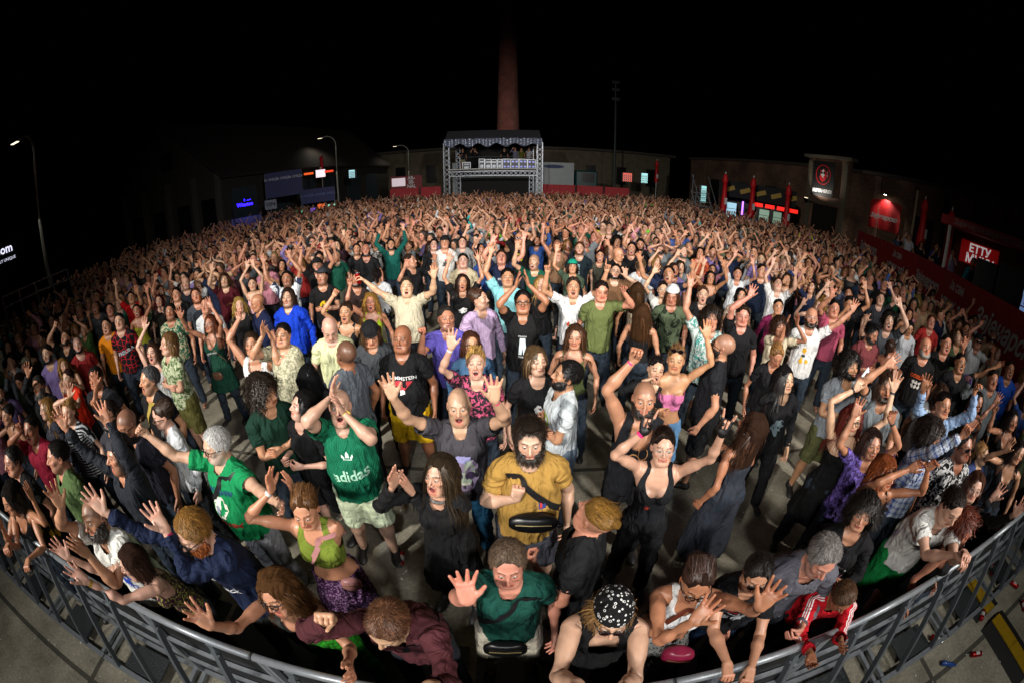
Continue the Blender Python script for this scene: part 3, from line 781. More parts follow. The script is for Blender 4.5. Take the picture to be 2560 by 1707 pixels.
def strands(style, n, seed, col, width=.0035, segs=7):
    """ribbon locks grown from the scalp (head space)"""
    r = np.random.default_rng(seed)
    d = r.normal(size=(n * 5, 3)); d /= np.linalg.norm(d, axis=1)[:, None]
    C = np.array([0, .016, 1.668]); t = .004
    P = C + d * np.array([.0755 + t, .096 + t, .087 + t])
    ok = (P[:, 2] > 1.735 - np.clip(P[:, 1] + .085, 0, .09) * 1.35 - (0.02 if style in ('long', 'bob', 'mid', 'waves', 'afro', 'curly') else 0)) & (P[:, 2] > 1.590)
    ok &= ~((np.abs(P[:, 0]) < .065) & (P[:, 1] < -.055) & (P[:, 2] < 1.725))
    if style == 'top': ok &= P[:, 2] > 1.70
    P, d = P[ok][:n], d[ok][:n]; n = len(P)
    L = {'short': .036, 'crew': .012, 'quiff': .045, 'long': .38, 'bob': .17, 'mid': .21, 'bun': .09, 'tail': .09, 'curly': .17, 'afro': .12, 'waves': .34, 'top': .09}[style] * r.uniform(.6, 1.15, n)
    if style in ('short', 'crew', 'curly', 'afro'): L = L * np.where(P[:, 1] < -.035, .45, 1)
    g = {'short': .10, 'crew': .0, 'quiff': -.05, 'long': .55, 'bob': .45, 'mid': .45, 'curly': .20, 'afro': .02, 'waves': .45}.get(style, 0)
    curl = {'curly': .012, 'afro': .011, 'waves': .010, 'mid': .004, 'short': .002, 'quiff': .003}.get(style, .001)
    crown = np.array([0, .05, 1.76])
    flow = (P - crown); flow -= d * (flow * d).sum(1)[:, None]; flow /= np.linalg.norm(flow, axis=1)[:, None] + 1e-6
    if style in ('long', 'bob', 'mid', 'waves'):
        side = np.sign(P[:, 0] - .012) ; flow = np.stack([side * .8, np.full(n, .15), np.full(n, -.2)], 1); flow -= d * (flow * d).sum(1)[:, None]
    if style in ('bun', 'tail', 'top'):
        flow = np.array([0, .10, 1.73]) - P; flow /= np.linalg.norm(flow, axis=1)[:, None] + 1e-6
    if style in ('bun', 'tail', 'top'): L = np.minimum(L * 1.6, np.linalg.norm(np.array([0, .10, 1.73]) - P, axis=1) * .85)
    D = d * {'afro': 1.0, 'curly': .8, 'short': .35, 'crew': .8, 'quiff': .5}.get(style, .15) + flow * .8 + r.normal(size=(n, 3)) * .12
    D /= np.linalg.norm(D, axis=1)[:, None]
    pts = [P.copy()]; cur = P.copy(); ph = r.uniform(0, 6.28, n); fr = r.uniform(.8, 1.3, n)
    for i in range(segs):
        D = D * (1 - g) + np.array([0, 0.02, -1]) * g if g >= 0 else D; D /= np.linalg.norm(D, axis=1)[:, None]
        cur = cur + D * (L / segs)[:, None]
        for c_, rr in ((C, np.array([.0755, .096, .087]) + .010), (np.array([0, .01, 1.50]), np.array([.068, .07, .11])), (np.array([0, .01, 1.37]), np.array([.20, .115, .095]))):
            q = (cur - c_) / rr; m = np.linalg.norm(q, axis=1); ins = m < 1
            cur[ins] = c_ + (q[ins] / m[ins][:, None]) * rr
        a = ph + i * 1.9 * fr; cc = cur + curl * min(1, (i + 1) / 3) * np.stack([np.cos(a), np.sin(a), np.sin(a * .7)], 1)
        pts.append(cc)
    Pt = np.stack(pts, 1)                                   # n, segs+1, 3
    tan = np.gradient(Pt, axis=1); outw = Pt - C; sd = np.cross(tan, outw); sd /= np.linalg.norm(sd, axis=2)[:, :, None] + 1e-9
    wv = width * np.linspace(1, .25, segs + 1)[None, :, None]
    A, Bv = Pt - sd * wv, Pt + sd * wv
    V = np.stack([A, Bv], 2).reshape(n, -1, 3)
    base = (np.arange(n) * (2 * (segs + 1)))[:, None]; i2 = (np.arange(segs) * 2)[None, :]
    Q = np.stack([base + i2, base + i2 + 1, base + i2 + 3, base + i2 + 2], 2).reshape(-1, 4)
    c = np.array(col)[None, :] * r.uniform(.4, 2.3, n)[:, None]; c = np.repeat(c[:, None, :], V.shape[1], 1)
    return V.reshape(-1, 3), Q, c.reshape(-1, 3)
# ================================================================ one person = body mesh + hair, clothing and what they wear
TONES = {'a': 'c09276', 'b': 'b48264', 'c': 'a47054', 'd': '8a5a42', 'e': 'bf967e', 'r': 'ba8068'}
STAGE = np.array([0, -2.0, 2.4])
def skin_cols(P, tone, hcol, mouth, buzz, stub, lod):
    x, y, z = P.T; ax = np.abs(x)
    c = np.ones((len(P), 3)) * np.array(hexc(TONES[tone]))
    def mixin(m, col, a=1.0):
        m = (m * a)[:, None]; c[...] = c * (1 - m) + np.array(col) * m
    head = z > 1.50; face = head & (y < -.05)
    red = np.array(hexc(TONES[tone])) * np.array([.95, .62, .56])
    mixin(np.exp(-(((ax - .043) / .018) ** 2 + ((z - 1.607) / .016) ** 2)) * face, red, .55)
    mixin(np.exp(-((x / .014) ** 2 + ((z - 1.602) / .016) ** 2)) * (y < -.095) * head, red, .5)
    mixin(((ax > .074) & (z > 1.59) & (z < 1.67)) * 1.0, red, .45)
    mixin((ax > .80) * (np.abs(z - 1.41) < .05) * 1.0, red, .35)
    if stub:
        m = ss(.03, .0, z - 1.575 - np.clip(ax - .03, 0, .05) * 1.0) * (z > 1.49) * (y < .0) * head
        mixin(m, np.array(hcol) * .9 + c.mean(0) * .12, .5)
    lipc = np.array(hexc(TONES[tone])) * np.array([.80, .42, .42])
    if mouth == 'n':
        mixin(((ax < .027) & (np.abs(z - 1.5715) < .0095) & (y < -.080)) * 1.0, lipc, .8)
        mixin(((ax < .025) & (np.abs(z - 1.5715) < .0016) & (y < -.080)) * 1.0, (.05, .015, .012), .8)
    elif mouth == 's':
        mixin(((ax < .032) & (np.abs(z - 1.573) < .013) & (y < -.076)) * 1.0, lipc, .8)
        mixin(((ax < .021) & (np.abs(z - 1.5725 - ax * .3) < .0046) & (y > -.0885) & (y < -.06)) * 1.0, (.50, .46, .40))
    else:
        mixin(((ax < .030) & (z < 1.587) & (z > 1.525) & (y < -.074)) * 1.0, lipc, .7)
        mixin(((ax < .024) & (z < 1.577) & (z > 1.538) & (y > -.081) & (y < -.03)) * 1.0, (.06, .008, .008))
        mixin(((ax < .018) & (z < 1.579) & (z > 1.5695) & (y > -.089) & (y < -.07)) * 1.0, (.66, .61, .52))
        mixin(((ax < .016) & (z < 1.548) & (z > 1.538) & (y > -.080) & (y < -.04)) * 1.0, (.28, .06, .06))
    dk = np.array(hcol) * .6 + .004
    mixin(((np.abs(z - 1.6612 - (ax - .02) * .10 * (ax < .036) + (ax - .036) * .25 * (ax > .036)) < .0040 + .0016 * (lod > 0) + .002 * (lod > 1)) & (ax > .012) & (ax < .050) & (y < -.055)) * 1.0, dk, .8)
    ex = ax - .0305; er = np.sqrt(ex ** 2 + (z - 1.6345) ** 2)
    mixin(((np.abs(ex) < .0125) & (np.abs(z - 1.6335) < .0036) & (y < -.078)) * 1.0, (.30, .26, .23))
    mixin(((er < .0052) & (y < -.08)) * 1.0, (.02, .012, .008))
    mixin(((np.abs(z - 1.6395) < .0020 + .001 * (lod > 0)) & (ax > .017) & (ax < .045) & (y < -.076)) * 1.0, (.03, .018, .014), .75)
    if lod > 0: mixin(((np.abs(ex) < .0155) & (np.abs(z - 1.6345) < .0062 + .002 * (lod > 1)) & (y < -.070)) * 1.0, (.035, .018, .012), .55)
    if buzz:
        m = ss(-.004, .012, z - (1.700 - np.clip(y + .085, 0, .12) * .95)) * (z > 1.57)
        mixin(m, np.array(hcol) * .8 + hexc(TONES[tone])[0] * .06, buzz)
    return c

def shell_from_body(B, mouth, lod, mask, off, namp, freq=90):
    V, Q, W, Nn = tmpl(B, mouth, lod)
    m = mask(V); keep = m[Q].sum(1) >= 3
    if keep.sum() < 4: return None
    V2, Q2, u = prune(V, Q, keep)
    edge = np.zeros(len(V2)); 
    cnt = np.zeros(len(V)); np.add.at(cnt, Q.ravel(), 1); c2 = np.zeros(len(V2)); np.add.at(c2, Q2.ravel(), 1)
    full = (c2 >= cnt[u]).astype(float)
    for _ in range(2):
        A = np.zeros(len(V2)); n = np.zeros(len(V2))
        for i in range(4): np.add.at(A, Q2[:, i], full[Q2[:, (i + 1) % 4]]); np.add.at(n, Q2[:, i], 1)
        full = np.minimum(full, A / np.maximum(n, 1) * .7 + full * .3)
    V3 = V2 + Nn[u] * (off * full + (wob(V2, freq, namp)) * full - .001 * (full < .3))[:, None]
    return V2, V3, Q2, W[u]
def beard_mask(big):
    def m(P):
        x, y, z = P.T; ax = np.abs(x)
        a = (z < 1.583 + np.clip(ax - .045, 0, .03) * 1.2) & (z > 1.505) & (y < .004) & (z > 1.512 + (y + .09) * .35)
        lips = (ax < .025) & (z > 1.540 + (.02 if big else .022)) & (z < 1.581) & (y < -.07)
        return a & ~lips & ~((ax < .030) & (z > 1.590))
    return m

def shoe_geo():
    if 'shoe' in _GC: return _GC['shoe']
    f = Field(axis((.02, .20, .010)), axis((-.24, .12, .010)), axis((-.01, .16, .010)))
    f.ell((.106, .040, .045), (.040, .055, .045), .03); f.cone((.106, .03, .05), (.116, -.10, .035), .042, .038, .03, sq=(1, 1, 1.2)); f.ell((.118, -.12, .028), (.044, .055, .028), .03)
    f.cone((.102, .028, .06), (.102, .028, .11), .042, .042, .02)
    Z = f.z[None, None, :]; f.F[...] = np.maximum(f.F, np.maximum(.003 - Z, Z - .105))
    V, Q = f.mesh(); V = smooth(V, Q, 1, .3)
    V2 = V * np.array([-1, 1, 1]); _GC['shoe'] = ((V, Q), (V2, Q[:, ::-1])); return _GC['shoe']
_EYE = None
def eye_geo():
    global _EYE
    if _EYE is None:
        V, Q = [], []; n, m = 10, 12; r = .0130
        for i in range(n + 1):
            a = math.pi * i / n * .62
            for k in range(m): b = 2 * math.pi * k / m; V.append((math.sin(a) * math.cos(b) * r, -math.cos(a) * r * .97, math.sin(a) * math.sin(b) * r * .95))
        for i in range(n):
            for k in range(m): Q.append((i * m + k, i * m + (k + 1) % m, (i + 1) * m + (k + 1) % m, (i + 1) * m + k))
        _EYE = (np.array(V), np.array(Q))
    return _EYE

GLM = {}
def sharp(name, col, rough=.25, metal=0.0): return mat(name, col, rough, metal, noise=.02, bump=0)
def head_part(o_parent, pose, name, mb, m, smooth_=True, bone='head'):
    """link a part modelled in rest space with the given bone's motion"""
    P = np.array(mb.v); q = P - JP[bone]
    if bone == 'head': q = q * pose.hsc
    Vw = pose.T[bone] + (q * pose.s) @ pose.Rm[bone].T - np.array(o_parent.location if o_parent.parent is None else o_parent.parent.location)
    me = bpy.data.meshes.new(name); me.from_pydata([tuple(v) for v in Vw], [], mb.f); me.materials.append(m)
    if smooth_: me.polygons.foreach_set('use_smooth', [True] * len(me.polygons))
    o = bpy.data.objects.new(name, me); COL.objects.link(o); o.parent = o_parent; return o

def print_on(o_parent, pose, geo, B, lod, deco, back=False):
    """text or flat shapes laid on the chest of a garment; deco = list of (verts, faces, colour, x, z, rot, sx, sz)"""
    V, Q, W = geo
    bvh = BVHTree.FromPolygons([tuple(v) for v in V], [tuple(q) for q in Q])
    for di, (dv, df, col, cx, cz, rot, sx, sz) in enumerate(deco):
        c, s = math.cos(rot), math.sin(rot); P = []
        for a, b in dv:
            x = cx + (a * c - b * s) * sx; z = cz + (a * s + b * c) * sz
            h = bvh.ray_cast(Vector((x, -1 if not back else 1, z)), Vector((0, 1 if not back else -1, 0)))
            yv = (h[0].y if h[0] is not None else -.12)
            P.append((x, yv - .0035 - .0011 * di, z))
        P = np.array(P); Wp = weights(P)
        Vw = pose.skin(P, Wp) - np.array(o_parent.parent.location)
        me = bpy.data.meshes.new('print'); me.from_pydata([tuple(v) for v in Vw], [], df); me.materials.append(mat('shirt_print', col, .7, noise=.05, bump=0))
        o = bpy.data.objects.new('print', me); COL.objects.link(o); o.parent = o_parent
def poly2(pts, n=0):
    return np.array(pts, float), [tuple(range(len(pts)))]
def disc2(r, n=24, r2=None):
    a = np.linspace(0, 2 * math.pi, n, endpoint=False)
    if r2 is None: return np.stack([np.cos(a) * r, np.sin(a) * r], 1), [tuple(range(n))]
    V = np.concatenate([np.stack([np.cos(a) * r, np.sin(a) * r], 1), np.stack([np.cos(a) * r2, np.sin(a) * r2], 1)])
    return V, [(k, (k + 1) % n, n + (k + 1) % n, n + k) for k in range(n)]
def grid2(w, h, nx=6, ny=6):
    V = np.array([(w * (i / nx - .5), h * (j / ny - .5)) for j in range(ny + 1) for i in range(nx + 1)])
    return V, [(j * (nx + 1) + i, j * (nx + 1) + i + 1, (j + 1) * (nx + 1) + i + 1, (j + 1) * (nx + 1) + i) for j in range(ny) for i in range(nx)]
def star2(r, n=5, q=.42):
    a = np.arange(2 * n) * math.pi / n + math.pi / 2; rr = np.where(np.arange(2 * n) % 2 == 0, r, r * q)
    V = np.concatenate([[(0, 0)], np.stack([np.cos(a) * rr, np.sin(a) * rr], 1)])
    return V, [(0, 1 + k, 1 + (k + 1) % (2 * n)) for k in range(2 * n)]
def text_deco(s, size, col, x, z, rot=0, bold=.006, shear=0, sx=1, sz=1):
    V, F = text_geo(s, size, bold * size * 3, shear, .03)
    return (V, F, col, x, z, rot, sx, sz)
def blot2(r, seed, n=22, amp=.35):
    g = np.random.default_rng(seed); a = np.linspace(0, 2 * math.pi, n, endpoint=False)
    rr = r * (1 + amp * g.uniform(-1, 1, n)); V = np.concatenate([[(0, 0)], np.stack([np.cos(a) * rr, np.sin(a) * rr], 1)])
    return V, [(0, 1 + k, 1 + (k + 1) % n) for k in range(n)]

PEOPLE = []

def solve_person(hx, hy, sex, ht, lean, side, yaw, hyaw, hpitch, hroll, byaw, crouch=0.0):
    """pose whose head centre lies on the view ray of (hx, hy) with the feet on the ground"""
    sc = ht / 1.755; d = ray(hx, hy)
    root = np.array([0., 0., 0.]); pos = CAMP + d * ((ht * .925 - CAM_H) / d[2])
    for _ in range(3):
        yb = math.atan2(pos[0], pos[1] + 2.0)         # facing the stage
        # rest pose faces -Y; turn by -yb so that it looks back at the stage centre
        p = Pose((0, 0, -crouch), -yb + R(yaw), sc, lean, side, hyaw, hpitch, hroll, byaw)
        hc = p.point('head', (0, -.02, 1.645))
        t = (hc[2] - CAM_H) / d[2]; pos = CAMP + d * t
        root = np.array([pos[0] - hc[0], pos[1] - hc[1], 0.])
    return Pose(root + np.array([0, 0, -crouch]), -yb + R(yaw), sc, lean, side, hyaw, hpitch, hroll, byaw), root, sc

def hand_target(pose, side, px, py, ext, far=False):
    d = ray(px, py); sh = pose.T['arm' + side] + pose.Rm['clav' + side] @ np.array([.02 * (1 if side == 'L' else -1), 0, .02])
    rr = (ext * .553 + .075) * pose.s; o = CAMP - sh; b = o.dot(d); c = o.dot(o) - rr * rr; D = b * b - c
    t = -b if D < 0 else -b + (math.sqrt(D) if far else -math.sqrt(D))
    q = CAMP + d * t
    if D < 0: q = sh + unit(q - sh) * rr
    return q

def spec_cloth(s, default='tee:444'):
    a = (s or default).split(':'); return a[0], a[1], (a[2] if len(a) > 2 else 'plain'), (a[3] if len(a) > 3 else '111')

def make_person(hx, hy, sex='M', top='tee:222', low='trousers:26303c', hair='short:2a1c12', label=None, cat='person', R_=None, L_=None, ht=None, yaw=0, hyaw=0,
                pitch=0, roll=0, lean=0, side=0, byaw=0, mouth='n', tone='b', beard=None, buzz=0, stub=0, glasses=None, hat=None, deco=None, group='people in the crowd', lod=None,
                wrist=None, hasshoe=True, shoe='222', world=None, step=0, seed=None, crouch=0, gloves=None):
    r = np.random.default_rng(seed if seed is not None else int(hx * 7 + hy * 13) % 100000)
    pitch -= 13
    ht = ht or {'M': 1.80, 'H': 1.79, 'F': 1.68}[sex] + r.uniform(-.02, .03)
    if world is None: pose, root, sc = solve_person(hx, hy, sex, ht, R(lean), R(side), yaw, R(hyaw), R(pitch), R(roll), R(byaw), crouch)
    else:
        sc = ht / 1.755; root = np.array([world[0], world[1], world[2] if len(world) > 2 else 0.])
        pose = Pose(root, -math.atan2(world[0], world[1] + 2.0) + R(yaw), sc, R(lean), R(side), R(hyaw), R(pitch), R(roll), R(byaw))
    dist = float(np.linalg.norm(pose.T['head'] - CAMP))
    if lod is None: lod = 0 if dist < 3.3 else (1 if dist < 6.6 else 2)
    fwd = pose.Rm['chest'] @ np.array([0, -1.0, 0]); lat = pose.Rm['chest'] @ np.array([1.0, 0, 0]); up = np.array([0, 0, 1.0]); held = {}
    if lod > 0: pose.hsc = 1.07
    for sd, spec in (('R', R_), ('L', L_)):
        g = 1 if sd == 'L' else -1; sh = pose.T['arm' + sd]; hand = 'r'; fd = None; rr = r.uniform(-1, 1, 8)
        palm = unit(STAGE + np.array([0, 0, .8]) - sh)
        if spec is None:
            q = sh + (-up * .515 + lat * g * (.10 + .02 * rr[0]) + fwd * (.05 + .03 * rr[1])) * sc; pole = -fwd * 1.0 + lat * g * .5; palm = -lat * g + fwd * .2
        elif isinstance(spec, str):
            hand = 'o'
            if spec[0] == 'U': q = sh + (up * (.50 + .02 * rr[0]) + lat * g * (.04 + .12 * rr[1]) + fwd * (.14 + .12 * rr[2])) * sc; pole = lat * g * .8 - up * .1 + fwd * .5
            elif spec[0] == 'V': q = sh + (up * (.38 + .06 * rr[0]) + lat * g * (.26 + .08 * rr[1]) + fwd * (.16 + .1 * rr[2])) * sc; pole = lat * g * .5 - up + fwd * .2
            elif spec[0] == 'W': q = sh + (up * .22 + lat * g * (.12 + .08 * rr[1]) + fwd * (.30 + .05 * rr[2])) * sc; pole = lat * g * .6 - up
            elif spec[0] == 'C': q = sh + (up * (.06 + .06 * rr[0]) - lat * g * .13 + fwd * .30) * sc; pole = lat * g * .6 - up; hand = 'c'; palm = -lat * g; fd = up * .8 + fwd * .5
            elif spec[0] == 'T': q = sh + (up * .36 - lat * g * .13 + fwd * .22) * sc; pole = lat * g * 1.0 + fwd * .2; hand = 'c'; palm = -lat * g; fd = up
            elif spec[0] == 'B': q = sh + (-up * .22 - lat * g * .06 + fwd * .24) * sc; pole = lat * g * .5 - up * .8 - fwd * .3; hand = 'g'; palm = -fwd
            elif spec[0] == 'X': q = sh + (-up * .26 - lat * g * .22 + fwd * .16) * sc; pole = lat * g * .7 - up * .6; hand = 'g'; palm = -fwd
            elif spec[0] == 'K': q = sh + (-up * .42 + lat * g * .02 + fwd * .30) * sc; pole = lat * g * .7 - fwd * .6; hand = 'g'; palm = -up
            elif spec[0] == 'S': q = sh + (-up * .14 - lat * g * .10 + fwd * .17) * sc; pole = lat * g * .6 - up * .9; hand = 'f'; palm = -fwd; fd = up
            elif spec[0] == 'E': q = sh + (up * .19 - lat * g * .06 + fwd * .20) * sc; pole = lat * g * .8 - up * .5; hand = 'g'; palm = -lat * g
            if len(spec) > 1: hand = spec[1]
        else:
            px, py, ext, hand = (tuple(spec) + ('o',))[:4]; far = len(spec) > 4 and spec[4]
            c = hand_target(pose, sd, px, py, ext, far); v = c - sh; fd = unit(unit(v) * .45 + up * (.8 if hand in 'ohcp' else .1))
            vd = unit(c - CAMP); upp = unit(up - vd * up.dot(vd))
            if hand in 'ohp': fd = unit(unit(v) * .35 + upp); palm = -vd
            if hand == 'g' or hand == 'r': fd = unit(v)
            if hand == 'f': fd = unit(unit(v) + up * .5)
            q = c - fd * .075 * sc
            hi = v[2] / np.linalg.norm(v); pole = lat * g * (.35 if hi < .75 else .8) - up * (1.0 if hi < .75 else .15) + fwd * (.3 if hi > .5 else -.2)
            if hand == 'c': palm = -lat * g + fwd * .15; pole = pole - up * .8
            if hand == 'g': palm = -up + fwd * .1
        pose.arm(sd, q, pole, palm, hand, fd, rr)
        if spec is not None and not isinstance(spec, str):
            for _ in range(2):
                pc = pose.point('hand' + sd, (g * .79, 0, 1.41)); q = q + (c - pc); pose.arm(sd, q, pole, palm, hand, fd, rr)
    for sd, g in (('L', 1), ('R', -1)):
        pose.Q['thigh' + sd] = ry(-g * R(2.5 + 2 * r.uniform())) @ rx(-R(step * g + r.uniform(-3, 5)) - R(lean * .0)); pose.Q['shin' + sd] = rx(R(abs(step) * .7 + 3))
        pose.Q['foot' + sd] = rx(R(step * g * .3 - 2))
    pose.solve()
    hc = hexc((hair or 'buzz:2a1c12').split(':')[1]) if hair and ':' in hair else hexc('2a1c12')
    tk, tcol, tpat, tcol2 = spec_cloth(top)
    V, Q, W, Nn = tmpl(sex, mouth, lod)
    Pw = pose.skin(V, W); loc = tuple(root)
    x_, z_ = np.abs(V[:, 0]), V[:, 2]; cov = np.zeros(len(V))       # flesh pressed in under the clothes
    tb = top.split(':')[0].split('@')[0]
    if tb in ('tee', 'polo', 'long', 'hoodie', 'vest'): cov = ss(.90, .96, z_) * np.where(x_ > .09, ss(1.52, 1.48, z_), ss(1.46, 1.42, z_)) * ss({'tee': .32, 'polo': .32, 'vest': .14}.get(tb, .66), {'tee': .28, 'polo': .28, 'vest': .11}.get(tb, .60), x_)
    elif tb in ('tank', 'crop', 'tube', 'dress', 'strapless'): cov = .5 * ss(1.0 if tb in ('tank', 'dress', 'strapless') else 1.16, 1.20, z_) * ss(1.32, 1.28, z_)
    cov = np.maximum(cov, ss(.98, .93, z_) * ss(.12 if low.startswith('trous') else .55, .60, z_) * .6)
    if lod < 3: Pw = pose.skin(V - Nn * (cov * .020)[:, None], W)
    cols = skin_cols(V, tone, hc, mouth, buzz, stub, lod)
    cols = cols * r.uniform(.88, 1.08) * np.array([1, r.uniform(.95, 1.04), r.uniform(.92, 1.08)])
    body = np_mesh('person', Pw - root, Q, SKIN, None, loc, cols, V)
    tag(body, label, cat, group)
    org = root
    geo_top = None
    for wkind, (k, c1, pt, c2) in (('top', (tk, tcol, tpat, tcol2)), ('low', spec_cloth(low))):
        if k == 'none': continue
        kk = k.split('@'); hem = float(kk[1]) if len(kk) > 1 else None
        g3 = garment(kk[0], sex, max(lod, 0), hem)
        nm = {'tee': 't_shirt', 'polo': 'polo_shirt', 'long': 'long_sleeve_shirt', 'hoodie': 'jacket', 'tank': 'tank_top', 'vest': 'sleeveless_shirt', 'crop': 'crop_top', 'tube': 'tube_top', 'bikini': 'halter_top',
              'dress': 'dress', 'strapless': 'strapless_dress', 'trousers': 'trousers', 'shorts': 'shorts', 'skirt': 'skirt', 'longskirt': 'long_skirt'}[kk[0]]
        Vg = g3[0]
        if lod < 2:
            jit = wob(Vg + r.uniform(-1, 1, 3), 20, .004 if kk[0] not in ('tank', 'crop', 'tube', 'bikini') else .001)
            Vg = Vg + normals(Vg, g3[1]) * jit[:, None]
        cg = np_mesh(nm, pose.skin(Vg, g3[2]) - org, g3[1], cloth(c1, pt, c2), body, (0, 0, 0), None, g3[0])
        if wkind == 'top': geo_top = (Vg, g3[1], g3[2]); top_ob = cg
        if kk[0] == 'polo' and lod < 2:
            mb = MB(); pr = []
            for a in np.linspace(-2.75, 2.75, 15):
                pr.append((.080 * math.sin(a), -.012 - .086 * math.cos(a), 1.464 - .050 * max(math.cos(a), 0)))
            mb.tube(pr, .011, 6); P = np.array(mb.v); Wp = weights(P)
            np_mesh('collar', pose.skin(P, Wp) - org, np.array([f for f in mb.f if len(f) == 4]), cloth(c1, pt, c2), cg, (0, 0, 0), None, P)
    if lod < 2 and hasshoe:
        for (sv, sq) in shoe_geo():
            bone = 'footL' if sv[:, 0].mean() > 0 else 'footR'
            Wf = np.zeros((len(sv), len(BONES)), np.float32); Wf[:, BI[bone]] = 1
            np_mesh('shoe', pose.skin(sv, Wf) - org, sq, mat('shoe_leather', shoe, .5), body)
    # hair
    if hair and hair.split(':')[0] not in ('none', 'buzz'):
        st = hair.split(':')[0]; hv, hq, _ = hair_shell(st, lod)
        Wh = np.zeros((len(hv), len(BONES)), np.float32); Wh[:, BI['head']] = 1
        Pv = hv; vs, qs = [pose.skin(hv, Wh)], [hq]; cs = [np.ones((len(hv), 3)) * np.array(hc) * .65]; rs = [hv]
        ho = np_mesh('hair', vs[0] - org, hq, HAIRCAP, body, (0, 0, 0), cs[0], hv)
        ns = {0: 2800, 1: 850}.get(lod, 130)
        if ns:
            sv, sq, scol = strands(st, ns, int(r.integers(1e6)), hc, {0: .0022, 1: .0046}.get(lod, .009), 7 if lod < 2 else 5)
            Wh = np.zeros((len(sv), len(BONES)), np.float32); Wh[:, BI['head']] = 1
            np_mesh('hair_locks', pose.skin(sv, Wh) - org, sq, HAIR, ho, (0, 0, 0), scol, sv)
    if beard and lod < 3:
        big = beard.startswith('big'); bc = hexc(beard.split(':')[1]) if ':' in beard else hc
        z = shell_from_body(sex, mouth, lod, beard_mask(big), (.012 if big else .007), .0040 if big else .002)
        if z:
            P0, P3, Q3, W3 = z
            if big: P3 = P3 + np.array([0, 0, -.008]) * ss(1.58, 1.53, P0[:, 2])[:, None]
            np_mesh('beard', pose.skin(P3, W3) - org, Q3, HAIR, body, (0, 0, 0), np.ones((len(P3), 3)) * np.array(bc) * .6, P3)
            if lod < 2:         # bristles
                nb = 700 if lod == 0 else 220; ii = r.integers(0, len(P3), nb); c0 = P3[ii] + r.normal(size=(nb, 3)) * .003; out = P3[ii] - np.array([0, .0, 1.60]); out /= np.linalg.norm(out, axis=1)[:, None]; dr = out * .6 + np.array([0, -.1, -.9]) + r.normal(size=(nb, 3)) * .25; dr /= np.linalg.norm(dr, axis=1)[:, None]
                ln = (.030 if big else .014) * r.uniform(.5, 1.2, nb)[:, None]; sd2 = np.cross(dr, out); sd2 /= np.linalg.norm(sd2, axis=1)[:, None] + 1e-9; w_ = .0012 if lod == 0 else .0024
                vv = np.stack([c0 - sd2 * w_, c0 + sd2 * w_, c0 + dr * ln + sd2 * w_ * .3, c0 + dr * ln - sd2 * w_ * .3], 1).reshape(-1, 3); Wb = np.repeat(W3[ii], 4, 0)
                np_mesh('beard_bristles', pose.skin(vv, Wb) - org, np.arange(nb * 4).reshape(-1, 4), HAIR, body, (0, 0, 0), np.repeat(np.array(bc)[None] * r.uniform(.6, 2.2, nb)[:, None], 4, 0), vv)
    if gloves:
        for g_ in (1, -1):
            z = shell_from_body(sex, mouth, lod, lambda P_: (P_[:, 0] * g_ > .700) & (P_[:, 0] * g_ < .832), .003, 0)
            if z: np_mesh('glove', pose.skin(z[1], z[3]) - org, z[2], mat('black_leather', gloves, .5), body)
    if lod == 0:
        ev, eq = eye_geo()
        for sgn in (1, -1):
            c = np.array([sgn * .0305, -.0796, 1.6336]); P = ev + c; er = np.sqrt(ev[:, 0] ** 2 + ev[:, 2] ** 2)
            ec = np.where((er < .0024)[:, None], (.004, .004, .004), np.where((er < .0064)[:, None], (.05, .028, .014), (.36, .32, .29)))
            mb = type('q', (), {})(); mb.v = [tuple(p) for p in P * np.array([1, 1, 1])]; mb.f = [tuple(q) for q in eq]
            o = head_part(body, pose, 'eye', mb, EYE); a = o.data.color_attributes.new('Col', 'FLOAT_COLOR', 'POINT'); cc = np.ones((len(P), 4), np.float32); cc[:, :3] = ec; a.data.foreach_set('color', cc.ravel())
    if glasses and lod < 2 or (glasses and glasses.startswith('sun')):
        dark = glasses.startswith('sun'); top_ = 'top' in glasses
        col = '0a0a0a' if 'wire' not in glasses else '9a9a96'; th = .0033 if 'wire' not in glasses else .0013
        mb = MB(); dy = -.104; dz = 0
        yy, zz = (dy, 1.634) if not top_ else (-.072, 1.728)
        for s_ in (1, -1):
            cx = s_ * .0315; pts = [(cx + .0255 * math.cos(a), yy + (.008 if abs(cx + .0255 * math.cos(a)) > .05 else 0), zz + .0195 * math.sin(a) * (1 if math.sin(a) < 0 else .85)) for a in np.linspace(0, 2 * math.pi, 15)]
            mb.tube(pts, th, 5, cap=False); mb.tube([(s_ * .057, yy + .006, zz + .004), (s_ * .079, yy + .05, zz + .004), (s_ * .083, yy + .105, zz - .006)], th, 5)
        mb.tube([(-.008, yy, zz + .004), (.008, yy, zz + .004)], th, 5)
        go = head_part(body, pose, 'glasses', mb, sharp('spectacle_frame', col, .3))
        if dark:
            mb = MB()
            for s_ in (1, -1):
                n = len(mb.v); mb.v += [(s_ * .0315 + .0245 * math.cos(a), yy - .002, zz + .0185 * math.sin(a) * (1 if math.sin(a) < 0 else .85)) for a in np.linspace(0, 2 * math.pi, 14, endpoint=False)]; mb.f.append(tuple(range(n, n + 14)))
            head_part(go, pose, 'lens', mb, sharp('tinted_lens', '120808' if 'red' not in glasses else '1a0506', .08), False)
